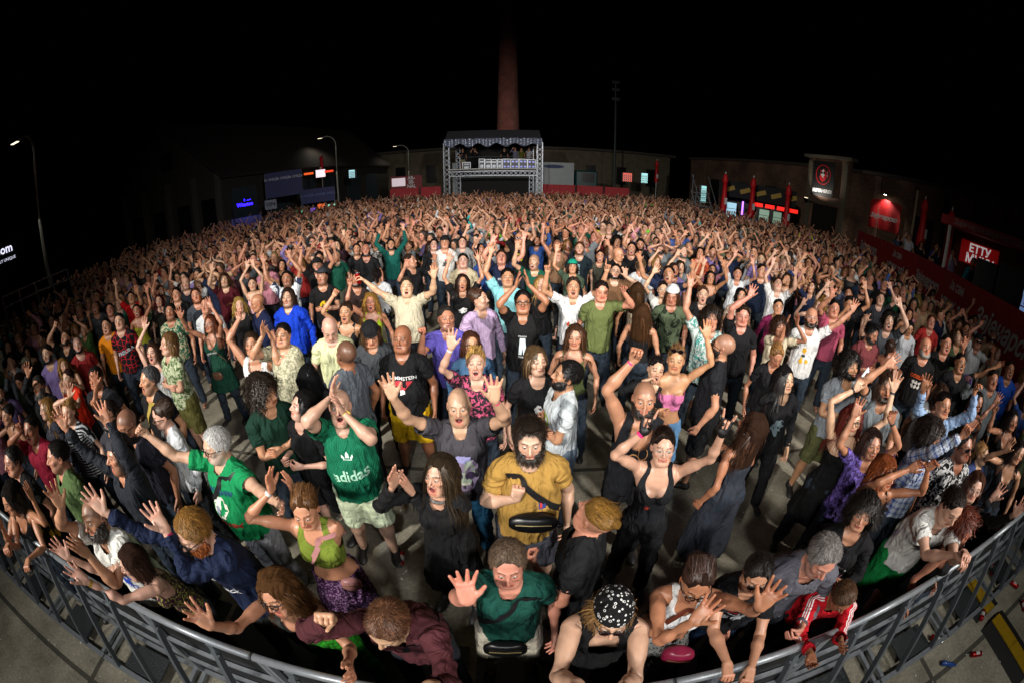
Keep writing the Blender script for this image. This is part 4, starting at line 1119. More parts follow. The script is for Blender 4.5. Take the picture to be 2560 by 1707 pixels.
    if hat:
        kind, hcv = hat.split(':')[:2]; f = Field(axis((-.16, .16, .008)), axis((-.26, .26, .008)), axis((1.58, 1.82, .008)))
        sg = -1 if kind != 'capback' else 1
        f.ell((0, .016, 1.675), (.0775 + .018, .098 + .016, .088 + .022), .01)
        Z = f.z[None, None, :]; f.F[...] = np.maximum(f.F, (1.694 if kind != 'beanie' else 1.675) - Z - (.0 if kind != 'bandana' else .012))
        V, Q = f.mesh()
        if kind in ('cap', 'capback'):
            f2 = Field(axis((-.14, .14, .007)), axis((-.26, .26, .007)), axis((1.66, 1.74, .004))); f2.ell((0, .016 + sg * .085, 1.697), (.078, .100, .006), .004); v2, q2 = f2.mesh(); q2 = q2 + len(V); V = np.concatenate([V, v2]); Q = np.concatenate([Q, q2])
        V = smooth(V, Q, 1, .3); Wh = np.zeros((len(V), len(BONES)), np.float32); Wh[:, BI['head']] = 1
        pat = 'plain' if kind != 'bandana' else 'paisley'
        np_mesh({'cap': 'cap', 'capback': 'cap', 'beanie': 'beanie', 'bandana': 'bandana'}[kind], pose.skin(V, Wh) - org, Q, cloth(hcv, pat, 'ddd'), body, (0, 0, 0), None, V)
    if wrist and lod < 2:
        for ws in wrist.split(','):
            sd, wc = ws.split(':'); g = 1 if sd[0] == 'L' else -1; mb = MB(); wide = 'w' in sd
            xs_ = (.690, .700, .710) if not wide else (.685, .700, .715)
            V = [(g * x_, .002 + math.cos(a) * .0265, 1.415 + math.sin(a) * .0225) for x_ in xs_ for a in np.linspace(0, 2 * math.pi, 14, endpoint=False)]
            mb.v = V; mb.f = [(i * 14 + k, i * 14 + (k + 1) % 14, (i + 1) * 14 + (k + 1) % 14, (i + 1) * 14 + k) for i in range(2) for k in range(14)]
            if wide: # watch face
                n = len(mb.v); mb.v += [(g * .700 + .017 * math.cos(a), -.002 + .017 * math.sin(a), 1.4405 + dz_) for dz_ in (0, .008) for a in np.linspace(0, 2 * math.pi, 12, endpoint=False)]
                mb.f += [(n + k, n + (k + 1) % 12, n + 12 + (k + 1) % 12, n + 12 + k) for k in range(12)] + [tuple(range(n + 12, n + 24))]
            head_part(body, pose, 'wristwatch' if wide else 'wristband', mb, sharp('strap', wc, .5), True, 'twist' + sd[0])
    if deco and geo_top is not None and lod < 3:
        print_on(top_ob, pose, geo_top, sex, lod, deco)
    PEOPLE.append(dict(xy=(root[0], root[1]), ob=body, pose=pose, label=label, dist=dist, top=(tk, tcol), hair=hair, geo=geo_top, sex=sex, hpx=(hx, hy)))
    return PEOPLE[-1]

def _eye_mat():
    m, nt, b = new_mat('eye'); a = N(nt, 'ShaderNodeAttribute', attribute_name='Col'); nt.links.new(a.outputs['Color'], b.inputs['Base Color']); b.inputs['Roughness'].default_value = .08; return m
EYE = _eye_mat()
CROP = dict(A=(0, 1200, 2.352), B=(800, 1200, 2.352), C=(1560, 1200, 2.352), D=(0, 800, 2.352), E=(800, 800, 2.352), F=(1560, 800, 2.352),
            G=(0, 300, 2.6133), H=(800, 300, 2.6133), I=(1660, 300, 2.6133), J=(0, 600, 3.675), K=(400, 480, 4.2), L=(900, 480, 4.2), M=(1400, 480, 4.2), O=(1920, 560, 3.675))
def px(c, x, y): a = CROP[c]; return a[0] + x / a[2], a[1] + y / a[2]
def P(c, x, y, label, sex='M', top='tee:222', hair='short:2a1c12', R_=None, L_=None, **k):
    """one person of the photo: head centre (and hand centres) read in crop c"""
    hx, hy = px(c, x, y)
    def hd(s): return s if s is None or isinstance(s, str) else px(c, s[0], s[1]) + tuple(s[2:])
    return make_person(hx, hy, sex, top, label=label, hair=hair, R_=hd(R_), L_=hd(L_), **k)
# ================================================================ the setting
def ground_mat():
    m, nt, b = new_mat('worn_concrete'); L = nt.links.new
    tc = N(nt, 'ShaderNodeTexCoord'); V = tc.outputs['Object']
    n1 = N(nt, 'ShaderNodeTexNoise'); n1.inputs['Scale'].default_value = .9; n1.inputs['Detail'].default_value = 10; n1.inputs['Roughness'].default_value = .7; L(V, n1.inputs['Vector'])
    n2 = N(nt, 'ShaderNodeTexNoise'); n2.inputs['Scale'].default_value = 30; n2.inputs['Detail'].default_value = 8; L(V, n2.inputs['Vector'])
    cr = N(nt, 'ShaderNodeValToRGB'); cr.color_ramp.elements[0].position = .36; cr.color_ramp.elements[0].color = (.15, .135, .10, 1); cr.color_ramp.elements[1].position = .66; cr.color_ramp.elements[1].color = (.42, .39, .30, 1)
    L(n1.outputs['Fac'], cr.inputs[0])
    br = N(nt, 'ShaderNodeTexBrick'); br.inputs['Scale'].default_value = .38; br.inputs['Mortar Size'].default_value = .012; br.offset = 0
    br.inputs['Color1'].default_value = (1, 1, 1, 1); br.inputs['Color2'].default_value = (.9, .9, .9, 1); br.inputs['Mortar'].default_value = (.25, .25, .25, 1); L(V, br.inputs['Vector'])
    br.inputs['Brick Width'].default_value = 1.4; br.inputs['Row Height'].default_value = 1.4
    mm = N(nt, 'ShaderNodeMix', data_type='RGBA', blend_type='MULTIPLY'); mm.inputs[0].default_value = 1; L(cr.outputs[0], mm.inputs[6]); L(br.outputs['Color'], mm.inputs[7])
    rp = N(nt, 'ShaderNodeMapRange'); rp.inputs[3].default_value = .5; rp.inputs[4].default_value = 1.4; L(n2.outputs['Fac'], rp.inputs[0])
    sc = N(nt, 'ShaderNodeVectorMath', operation='SCALE'); L(mm.outputs[2], sc.inputs[0]); L(rp.outputs[0], sc.inputs['Scale']); L(sc.outputs[0], b.inputs['Base Color'])
    b.inputs['Roughness'].default_value = .8
    bp = N(nt, 'ShaderNodeBump'); bp.inputs['Strength'].default_value = .8; bp.inputs['Distance'].default_value = .01; L(n2.outputs['Fac'], bp.inputs['Height']); L(bp.outputs[0], b.inputs['Normal'])
    return m
g = MB(); g.v = [(-300, -60, 0), (300, -60, 0), (300, 400, 0), (-300, 400, 0)]; g.f = [(0, 1, 2, 3)]
tag(g.build('ground', ground_mat()), kind='structure')
# worn white lane mark seen between the legs
g = MB(); g.v = [(-1.28, 1.6, .004), (-1.13, 1.6, .004), (-1.13, 2.9, .004), (-1.28, 2.9, .004)]; g.f = [(0, 1, 2, 3)]
tag(g.build('road_marking', mat('worn_white_paint', '8a877c', .8, noise=.4, scale=30)), kind='structure')

def brick_mat(name, c1, c2, mortar, sc=1.0, dirt=.6):
    m, nt, b = new_mat(name); L = nt.links.new
    tc = N(nt, 'ShaderNodeTexCoord'); mp = N(nt, 'ShaderNodeMapping'); sx = N(nt, 'ShaderNodeSeparateXYZ'); cb = N(nt, 'ShaderNodeCombineXYZ'); ad = N(nt, 'ShaderNodeMath', operation='ADD')
    L(tc.outputs['Object'], sx.inputs[0]); L(sx.outputs[0], ad.inputs[0]); L(sx.outputs[1], ad.inputs[1]); L(ad.outputs[0], cb.inputs[0]); L(sx.outputs[2], cb.inputs[1])
    br = N(nt, 'ShaderNodeTexBrick'); br.inputs['Scale'].default_value = 2.2 * sc; br.inputs['Color1'].default_value = hexc(c1) + (1,); br.inputs['Color2'].default_value = hexc(c2) + (1,); br.inputs['Mortar'].default_value = hexc(mortar) + (1,)
    br.inputs['Mortar Size'].default_value = .03; L(cb.outputs[0], br.inputs['Vector'])
    ns = N(nt, 'ShaderNodeTexNoise'); ns.inputs['Scale'].default_value = .5; ns.inputs['Detail'].default_value = 9; L(tc.outputs['Object'], ns.inputs['Vector'])
    rp = N(nt, 'ShaderNodeMapRange'); rp.inputs[1].default_value = .3; rp.inputs[2].default_value = .7; rp.inputs[3].default_value = 1 - dirt; rp.inputs[4].default_value = 1.3; L(ns.outputs['Fac'], rp.inputs[0])
    sc_ = N(nt, 'ShaderNodeVectorMath', operation='SCALE'); L(br.outputs['Color'], sc_.inputs[0]); L(rp.outputs[0], sc_.inputs['Scale']); L(sc_.outputs[0], b.inputs['Base Color']); b.inputs['Roughness'].default_value = .9
    bp = N(nt, 'ShaderNodeBump'); bp.inputs['Strength'].default_value = .5; bp.inputs['Distance'].default_value = .03; L(br.outputs['Fac'], bp.inputs['Height']); bp.invert = True; L(bp.outputs[0], b.inputs['Normal'])
    return m
BRICK = brick_mat('old_brick', '8a5c48', '644436', '857a6a')
PLASTER = mat('stained_plaster', '332f28', .9, noise=.5, scale=1.5); PLASTER2 = mat('stained_plaster', '6a6252', .9, noise=.5, scale=1.5)
STEEL = mat('galvanised_steel', '8e949a', .42, .45, noise=.25, scale=25)
ALU = mat('aluminium_truss', '8c9098', .35, .8, noise=.1, scale=30)
BLACKM = mat('black_cloth', '0a0a0c', .8)
DARK = mat('dark_metal', '18191b', .5, .3)
WHITE = mat('white_paint', 'c8c8c4', .6); RED = mat('red_canvas', 'a80d14', .7); REDD = mat('dark_red_canvas', '8e141a', .75, noise=.3, scale=3); YEL = mat('yellow_plastic', '9a7a10', .5, noise=.3, scale=20)

# ---------------------------------------------------------------- crowd barrier at the edge of the pit
BY = .66; PW = 1.10
def barrier_panel(x0):
    e = empty('crowd_barrier', (x0, BY, 0)); w_ = PW
    m = MB(); m.tube([(.012, 0, 1.095), (w_ - .012, 0, 1.095)], .026, 12); m.build('top_rail', STEEL, e, smooth=True)
    m = MB(); m.bar((.0, .02, 1.045), (w_, .02, 1.045), .03, .05); m.bar((.02, .03, .05), (w_ - .02, .03, .05), .04, .04); m.bar((.02, .03, .05), (.02, .03, 1.03), .035, .035); m.bar((w_ - .02, .03, .05), (w_ - .02, .03, 1.03), .035, .035)
    m.bar((.03, .03, .30), (w_ - .03, .03, .30), .03, .03); m.bar((.03, .03, .62), (w_ - .03, .03, .62), .03, .03)
    m.build('front_frame', STEEL, e)
    m = MB(); m.box((w_ / 2, .055, .54), (w_ - .05, .004, .94)); m.build('mesh_sheet', mat('dark_mesh', '16181a', .6, .3, noise=.5, scale=120), e)
    for k in range(2):
        xx = .24 + k * .55; m = MB(); m.bar((xx, -.005, 1.05), (xx, -.34, .07), .038, .045, up=(0, 1, 0)); m.box((xx, -.005, 1.045), (.06, .05, .07)); m.tube([(xx - .035, -.04, .985), (xx + .035, -.04, .985)], .011, 6)
        m.build('strut', mat('dull_steel_strut', '5c6268', .5, .4, noise=.3, scale=20), e)
    m = MB(); m.bar((0.01, -.35, .045), (w_ - .01, -.35, .045), .05, .05); m.bar((.05, .01, .045), (.05, -.32, .045), .04, .04); m.bar((w_ - .05, .01, .045), (w_ - .05, -.32, .045), .04, .04); m.build('base_rail', STEEL, e)
    m = MB(); m.box((w_ / 2, .42, .012), (w_ - .06, .74, .012)); m.build('floor_plate', mat('checker_plate', '45494c', .45, .6, noise=.4, scale=60, bump=.8), e)
    m = MB()
    m.box((w_ * .5, -.17, .075), (w_ * .42, .28, .012)); m.build('step_plate', mat('checker_plate', '45494c', .45, .6, noise=.4, scale=60, bump=.8), e)
    return e
def copy_tree(o, parent=None):
    c = o.copy(); COL.objects.link(c)
    if parent: c.parent = parent
    for ch in o.children: copy_tree(ch, c)
    return c
x0s = [-1.40 + k * (PW + .004) for k in range(-8, 10)]
bp0 = barrier_panel(x0s[0])
for i, x in enumerate(x0s):
    o = bp0 if i == 0 else copy_tree(bp0); o.location = (x, BY, 0)
    tag(o, 'galvanised steel crowd barrier section at the edge of the pit', 'barrier', 'barrier sections along the pit')

# cable ramp and rubbish in the pit
for i, (ya, yb) in enumerate([(-2.6, -1.7), (-1.69, -.79), (-.78, .12), (.13, 1.03)]):
    e = empty('cable_ramp', (5.05, (ya + yb) / 2 * 1.1, 0)); L_ = yb - ya - .01; m = MB()
    n = len(m.v); pr = [(-.30, .004), (-.13, .055), (.13, .055), (.30, .004)]
    m.v = [(x, y, z) for y in (-L_ / 2, L_ / 2) for x, z in pr]; m.f = [(0, 4, 5, 1), (1, 5, 6, 2), (2, 6, 7, 3), (0, 1, 2, 3), (7, 6, 5, 4), (0, 3, 7, 4)]
    m.build('base', mat('black_rubber', '111111', .7), e); m = MB()
    for k in range(2): m = MB(); m.box((0, (k - .5) * L_ / 2, .062), (.21, L_ / 2 - .006, .012)); m.build('lid', YEL, e)
    tag(e, ['yellow lidded cable ramp section farthest behind in the pit, out by the stage', 'yellow lidded cable ramp section third from the barrier', 'yellow lidded cable ramp section second from the barrier', 'yellow lidded cable ramp section that runs under the barrier'][i], 'cable ramp', 'cable ramp sections')
CANRED = mat('red_can_print', '9a0c10', .3, .5, noise=.2, scale=30); CANSIL = mat('can_metal', 'b8bcc0', .25, .9, noise=.05)
def can(x, y, rz_, label, lying=True, z=None, col=None, rot=None, s=1.0):
    if z is None: x, y = x * 1.12, y * 1.12
    e = empty('beer_can', (x, y, .036 if lying else 0) if z is None else (x, y, z)); e.rotation_euler = rot or ((math.pi / 2, 0, rz_) if lying else (0, 0, rz_)); e.scale = (s, s, s)
    m = MB(); m.lathe([(.024, -.08), (.033, -.07), (.033, .07), (.030, .076)], n=14); m.build('body', col or CANRED, e, smooth=True)
    m = MB(); m.lathe([(.027, .0765), (.029, .082), (.026, .084), (.025, .080)], n=14); m.build('lid', CANSIL, e)
    m = MB(); m.lathe([(.0334, -.03), (.0336, .0), (.0334, .03)], n=14); m.f = m.f[:14 * 2][::1]; m.f = [f for i, f in enumerate(m.f) if i % 14 < 5]; m.build('label', WHITE, e)
    tag(e, label, 'can', 'beer cans lying on the ground'); return e
for i, (x, y, a, lb) in enumerate([(-.92, 2.06, .1, 'red and white beer can lying on the concrete left of the green polo shirt'), (1.51, 2.16, 1.2, 'crushed red beer can beside the grey canvas shoes'), (4.36, .20, 2, 'red beer can in the pit left of the cable ramp'),
        (3.94, -.09, 1.1, 'red beer can alone on the pit floor in front of the barrier'), (3.55, .32, .7, 'red beer can at the foot of the barrier struts'), (5.05, .55, 2.2, 'red beer can just right of the cable ramp'),
        (5.25, .20, .4, 'red beer can on its side right of the ramp'), (5.4, .75, 1.5, 'dented red can near the right end of the ramp'), (4.6, 1.35, .9, 'red can under the barrier by the yellow lid'),
        (-2.7, 3.1, .3, 'flattened red can on the open concrete behind the grey haired man'), (-2.4, 3.25, 1.7, 'red can beside a flattened one on open concrete'), (3.0, 3.2, .8, 'red can on the bare floor beside the slate dress'), (5.6, -.25, .2, 'red can nearest the right corner of the pit'),
        (5.15, -.1, 2.6, 'red can lying against the ramp on its right side')]):
    can(x, y, a, lb)
can(2.05, .38, .6, 'green beer can with a red star below the red track jacket', col=mat('green_can_print', '0c5a20', .3, .4, noise=.2, scale=30))
e = empty('plastic_bottle', (3.95, .04, .03)); e.rotation_euler = (math.pi / 2, 0, .9); m = MB(); m.lathe([(.028, -.09), (.031, -.05), (.024, 0), (.031, .05), (.012, .09), (.012, .10)], n=12)
m.build('body', mat('blue_plastic', '2a4a8a', .15, noise=.3, scale=20), e, smooth=True); m = MB(); m.lathe([(.014, .101), (.014, .115)], n=10); m.build('cap', mat('blue_cap', '1030a0', .4), e); tag(e, 'crushed blue plastic bottle on the pit floor', 'bottle')
# paper scraps: nobody could count them
r_ = np.random.default_rng(5); m = MB()
for _ in range(420):
    x, y = (r_.uniform(-5.5, 5.5), r_.uniform(-1.2, .35)) if r_.random() < .6 else (r_.uniform(-4, 4), r_.uniform(1.2, 4))
    s_, a = r_.uniform(.006, .018), r_.uniform(0, 3.1); c, s = math.cos(a), math.sin(a); n = len(m.v)
    for u, v in ((-1, -.5), (1, -.5), (1, .5), (-1, .5)): m.v.append((x + (u * c - v * s) * s_, y + (u * s + v * c) * s_, .006 + r_.uniform(0, .004)))
    m.f.append((n, n + 1, n + 2, n + 3))
tag(m.build('paper_scraps', WHITE), kind='stuff')

# ---------------------------------------------------------------- front-of-house mixing tower
def truss(m, a, b, w=.30, n=None):
    a, b = Vector(a), Vector(b); d = (b - a); L_ = d.length; x = d / L_; u = Vector((0, 0, 1)) if abs(x.z) < .9 else Vector((0, 1, 0)); y = u.cross(x).normalized(); z = x.cross(y)
    c = [(-1, -1), (1, -1), (1, 1), (-1, 1)]; n = n or int(L_ / .35)
    for p, q in c: m.bar(a + (y * p + z * q) * w / 2, b + (y * p + z * q) * w / 2, .038)
    for i in range(n):
        for k in range(4):
            p, q = c[k], c[(k + 1) % 4]
            if i % 2: p, q = q, p
            m.bar(a + x * L_ * i / n + (y * p[0] + z * p[1]) * w / 2, a + x * L_ * (i + 1) / n + (y * q[0] + z * q[1]) * w / 2, .022)
TY = 33.0; TX0, TX1 = -5.1, 2.15; DK = 3.38
tw = empty('mixing_tower', ((TX0 + TX1) / 2, TY + 1.6, 0)); ox, oy = tw.location.x, tw.location.y
def rel(x, y, z): return (x - ox, y - oy, z)
for x in (TX0, TX1):
    m = MB(); truss(m, rel(x, TY, 0), rel(x, TY, 5.5), .42); m.build('truss_leg', ALU, tw)
    m = MB(); truss(m, rel(x * .86 - .2, TY + 3.2, 0), rel(x * .86 - .2, TY + 3.2, 5.4), .34); m.build('truss_leg', ALU, tw)
m = MB(); truss(m, rel(TX0 + .25, TY, DK - .25), rel(TX1 - .25, TY, DK - .25), .34); m.build('deck_truss', ALU, tw)
m = MB(); m.box(rel((TX0 + TX1) / 2, TY + 1.6, DK), (TX1 - TX0 - .4, 3.4, .12)); m.build('deck', DARK, tw)
m = MB(); m.bar(rel(TX0 + .2, TY - .1, DK + .10), rel(TX1 - .2, TY - .1, DK + .10), .05, .07); m.build('deck_edge', WHITE, tw)
m = MB(); m.v = [rel(TX0 - .1, TY - .3, 5.75), rel(TX1 + .1, TY - .3, 5.75), rel(TX1 - .05, TY + .1, 6.45), rel(TX0 + .1, TY + .1, 6.45), rel(TX0 + .1, TY + 3.6, 6.4), rel(TX1 - .05, TY + 3.6, 6.4), rel(TX0 - .1, TY + 3.7, 5.6), rel(TX1 + .1, TY + 3.7, 5.6)]
m.f = [(0, 1, 2, 3), (3, 2, 5, 4), (4, 5, 7, 6), (0, 3, 4, 6), (1, 7, 5, 2), (0, 6, 7, 1)]; m.build('roof', mat('grey_tarpaulin', '2c2c32', .6), tw)
m = MB(); nx = 140
for j in range(8):
    for i in range(nx + 1):
        t = i / nx; sag = .5 + .5 * math.cos(t * math.pi * 2 * 5.5 + .4); v = j / 7
        m.v.append(rel(TX0 - .15 + t * (TX1 - TX0 + .3), TY - .32 + .07 * math.sin(v * 14 + sag * 5) + .04 * math.sin(t * 90), 5.80 - v * (.42 + .22 * (1 - sag) + .05 * math.sin(t * 31))))
for j in range(7):
    for i in range(nx): m.f.append((j * (nx + 1) + i, j * (nx + 1) + i + 1, (j + 1) * (nx + 1) + i + 1, (j + 1) * (nx + 1) + i))
m.build('valance', mat('shiny_tarpaulin', '9aa2b8', .25, .5, noise=.6, scale=4), tw, smooth=True)
m = MB(); m.box(rel((TX0 + TX1) / 2, TY + 3.4, 4.5), (TX1 - TX0 - .8, .05, 2.2)); m.box(rel((TX0 + TX1) / 2, TY + 3.4, 1.5), (TX1 - TX0 - .8, .05, 2.6)); m.build('back_cloth', BLACKM, tw)
m = MB(); m.bar(rel(TX0 + .4, TY + .02, DK + 1.02), rel(TX1 - .4, TY + .02, DK + 1.02), .03); m.build('guard_rail', DARK, tw)
tag(tw, 'truss mixing tower with black roof and shiny valance behind the crowd', 'tower')
# flight cases on the deck
for i, (x, w_, h_, lab) in enumerate([(-3.55, .62, .60, 'low silver edged flight case between the two left technicians'), (-2.35, .42, .84, 'narrow flight case left of the rack cases'), (-1.85, .50, .80, 'dark rack case with a brown panel'), (-1.40, .46, .78, 'flight case with a grilled front'), (-.95, .32, .80, 'narrow white framed rack case'),
        (-.42, .62, .80, 'first black case of four with two pairs of lights'), (.22, .62, .80, 'second black case of four with two pairs of lights'), (.87, .62, .80, 'third black case of four with two pairs of lights'), (1.52, .60, .78, 'fourth black case of four with two pairs of lights')]):
    z0 = DK + .06; e = empty('flight_case', (x, TY + .35, z0)); m = MB(); m.box((0, 0, h_ / 2), (w_, .6, h_)); m.build('box', mat('black_laminate', '15161a', .4), e, bevel=.01); m = MB()
    for sx in (-1, 1): m.bar((sx * w_ / 2, -.305, 0), (sx * w_ / 2, -.305, h_), .035)
    for z in (0.02, h_ - .01): m.bar((-w_ / 2, -.305, z), (w_ / 2, -.305, z), .035)
    m.build('edge_trim', ALU, e)
    if i >= 5:
        for sx, z in ((-1, .2), (1, .2), (-1, .6), (1, .6)):
          m = MB(); m.box((sx * .14, -.305, z * h_ / .8), (.17, .02, .13))
          m.build('reflector', mat('led_window', '5a64a0', .2, emit='8090ff', es=.5), e)
    else:
        for bz, bw_, bh in ((.72, .7, .14), (.3, .55, .3)): m = MB(); m.box((0, -.304, h_ * bz), (w_ * bw_, .012, h_ * bh)); m.build('rack_panel', mat('grey_panel', '80868e', .35, .5, noise=.5, scale=14), e)
    tag(e, lab, 'flight case', 'flight cases on the mixing tower')

# ---------------------------------------------------------------- far buildings
ch = MB(); ch.lathe([(1.75, 0), (1.62, 8), (1.38, 16), (1.15, 28), (1.0, 40), (1.2, 40.3), (1.2, 41)], n=28); o = ch.build('factory_chimney', brick_mat('red_brick', 'c06a58', '9a5044', '9a8a80', 1.2, .4), loc=(-.55, 60, 0), smooth=True)
tag(o, 'tall tapering red brick factory chimney behind the mixing tower', 'chimney')
bw = empty('long_brick_hall', (0, 54, 0)); m = MB(); m.box((-8, 2, 3.1), (58, 4, 6.2)); m.build('wall', PLASTER2, bw); m = MB(); m.box((-8, 1.6, 6.35), (59, 5, .3)); m.build('cornice', mat('old_stone', '4a443c', .9, noise=.3), bw)
for k in range(14):
    m = MB(); m.box((-35 + k * 4.1, -.03, 3.3), (1.3, .1, 2.2)); m.build('window', mat('black_glass', '0c0e10', .3), bw)
tag(bw, 'long low plastered hall closing the far side of the yard', 'building')
# right-hand brick wall, with portal
A_, B_ = Vector((21, 47, 0)), Vector((29, -6, 0)); wd = (B_ - A_).normalized(); wn = Vector((-wd.y, wd.x, 0)); wn = wn if wn.x < 0 else -wn
rw = empty('brick_warehouse', (24.5, 24, 0)); wo = rw.location
def wp(t, off, z): p = A_ + wd * t + wn * off; return (p.x - wo.x, p.y - wo.y, z)
LEN = (B_ - A_).length; M3 = Matrix((wd, -wn, Vector((0, 0, 1)))).transposed()
m = MB(); m.box(wp(LEN / 2, -2.5, 2.95), (LEN, 5, 5.9), M=M3); m.build('wall', BRICK, rw); m = MB(); m.box(wp(LEN / 2, -2.4, 6.02), (LEN, 5.4, .24), M=M3); m.build('cornice', mat('old_stone', '4a443c', .9, noise=.3), rw)
def wall_t(az):   # distance along the wall at a camera azimuth
    a = math.radians(az); d = Vector((math.sin(a), math.cos(a), 0)); mtx = Matrix(((d.x, -wd.x), (d.y, -wd.y))); s = mtx.inverted() @ Vector((A_.x, A_.y)); return s[1]
for az in (26, 29, 33, 36.5, 49.5, 54, 58, 62, 66, 70):
    m = MB(); m.box(wp(wall_t(az), .12, 2.9), (.55, .24, 5.8), M=M3); m.build('pilaster', BRICK, rw)
for az in (27.5, 31, 35, 56, 60, 64):
    m = MB(); m.box(wp(wall_t(az), .03, 2.6), (1.5, .1, 2.6), M=M3); m.build('window', mat('black_glass', '0c0e10', .3), rw)
tp = wall_t(43.0); m = MB(); m.box(wp(tp, .25, 3.3), (4.2, .5, 6.6), M=M3); m.build('portal', BRICK, rw); m = MB(); m.box(wp(tp, .35, 6.72), (5.0, .9, .22), M=M3); m.box(wp(tp, .32, 3.35), (4.3, .70, .12), M=M3); m.build('portal_cornice', mat('old_stone', '6a6254', .9, noise=.3), rw)
m = MB(); m.box(wp(tp, .52, 1.6), (2.6, .08, 3.1), M=M3); m.build('gate', mat('old_gate', '1a1815', .8), rw)
for sx in (-1, 1):
    m = MB(); m.box(wp(tp + sx * 1.85, .58, 3.2), (.4, .16, 6.3), M=M3); m.build('quoin', mat('old_stone', '6a6254', .9, noise=.3), rw)
tag(rw, 'long old brick warehouse with a raised stone portal on the right', 'building')
# poster on the portal
def wpw(t, off, z): p = A_ + wd * t + wn * off; return Vector((p.x, p.y, z))
pt = wall_t(42.6); pc = wpw(pt, .72, 5.05); sg = empty('poster_banner', pc); m = MB(); m.box((0, 0, 0), (2.3, .03, 2.75), M=M3); m.build('cloth', mat('black_vinyl', '08080a', .6), sg)
xd = wd  # viewed from the yard the wall runs left to right along +wd
def on_sign(e, c2, off, geo, m_, name='print'):
    V, F = geo; P_ = [xd * a + Vector((0, 0, b)) + wn * off for a, b in V]; P_ = [p + xd * c2[0] + Vector((0, 0, c2[1])) for p in P_]
    me = bpy.data.meshes.new(name); me.from_pydata([tuple(p) for p in P_], [], F); me.materials.append(m_); o = bpy.data.objects.new(name, me); COL.objects.link(o); o.parent = e
REDP = mat('red_print', 'c0101a', .6); WHT = mat('white_print', 'c8c8c8', .6)
on_sign(sg, (0, .32), .022, disc2(.78, 36, .72), REDP); on_sign(sg, (0, .28), .026, (blot2(.42, 5, 24, .16)[0] * np.array([.8, 1.25]), blot2(.42, 5, 24, .16)[1]), REDP)
on_sign(sg, (-.05, .38), .030, (blot2(.26, 8, 18, .3)[0] * np.array([.8, 1.2]), blot2(.26, 8, 18, .3)[1]), WHT)
for sx in (-.16, .13): on_sign(sg, (sx, .46), .034, (disc2(.13, 14)[0] * np.array([1, .7]), disc2(.13, 14)[1]), mat('black_print', '050505', .5))
for k in range(5): on_sign(sg, (.46, .15 + k * .12), .030, grid2(.16 - .02 * k, .07, 1, 1), WHT if k % 2 else REDP)
sign_text('SUPERHERO!', .36, WHT, sg, (0, 0, -.95), xd, off=.03, bold=.02)
tag(sg, 'black poster with a red and white face in sunglasses above SUPERHERO! on the portal', 'poster')
# banner of the brewery with its lamp
zt_ = wall_t(50.8); zc = wpw(zt_, .25, 3.35); zb = empty('brewery_banner', zc); m = MB(); nx, ny = 14, 8
for j in range(ny + 1):
    for i in range(nx + 1):
        u, v = i / nx * 2 - 1, j / ny * 2 - 1; zz = v * .95 + (.18 * (1 - u * u) if v > 0 else 0) * v; p = xd * (u * 1.35) + wn * (.06 * math.sin(u * 6) * (1 - v)); m.v.append((p.x, p.y, zz))
for j in range(ny):
    for i in range(nx): m.f.append((j * (nx + 1) + i, j * (nx + 1) + i + 1, (j + 1) * (nx + 1) + i + 1, (j + 1) * (nx + 1) + i))
m.build('cloth', RED, zb, smooth=True); sign_text('Зајечарско', .44, WHT, zb, (0, 0, -.1), xd, off=.16, bold=.02, shear=.35)
tag(zb, 'red cloth banner reading Зајечарско on the brick wall under a lamp', 'banner')
lp = wpw(zt_, .5, 4.75); le = empty('wall_lamp', lp); m = MB(); m.lathe([(.05, .12), (.16, .0), (.15, -.02)], n=12); m.build('shade', DARK, le); m = MB(); m.lathe([(.10, -.01), (.10, -.03)], n=10); m.build('bulb', mat('lit_bulb', 'fff', emit='fff0d8', es=30), le)
m = MB(); m.bar((0, 0, .1), tuple(-wn * .5 + Vector((0, 0, .12))), .04); m.build('arm', DARK, le); tag(le, 'lit wall lamp above the red brewery banner', 'lamp')
l = bpy.data.lights.new('wall_lamp_light', 'SPOT'); l.energy = 160; l.spot_size = R(120); l.spot_blend = .6; l.color = (1, .92, .8); o = bpy.data.objects.new('wall_lamp_light', l); COL.objects.link(o); o.location = lp + Vector((0, 0, -.1)); o.parent = None
fl = wpw(tp - 1.2, 1.6, 3.3); fe = empty('floodlight', fl); m = MB(); m.box((0, 0, 0), (.3, .2, .22)); m.build('housing', DARK, fe); m = MB(); m.box((0, .0, .115), (.26, .16, .01)); m.build('lens', mat('lit_lens', 'fff', emit='ffe8c8', es=8), fe); m = MB(); m.bar((0, 0, -.1), tuple(-wn * 1.1 + Vector((0, 0, -.1))), .05); m.build('bracket', DARK, fe); tag(fe, 'small floodlight on a bracket under the poster', 'floodlight')
l = bpy.data.lights.new('floodlight_light', 'SPOT'); l.energy = 240; l.spot_size = R(110); l.spot_blend = .8; l.color = (1, .93, .82); o = bpy.data.objects.new('floodlight_light', l); COL.objects.link(o); o.location = fl + Vector((0, 0, .16)); o.rotation_euler = (wpw(tp, .5, 5.5) - o.location).to_track_quat('-Z', 'Y').to_euler()
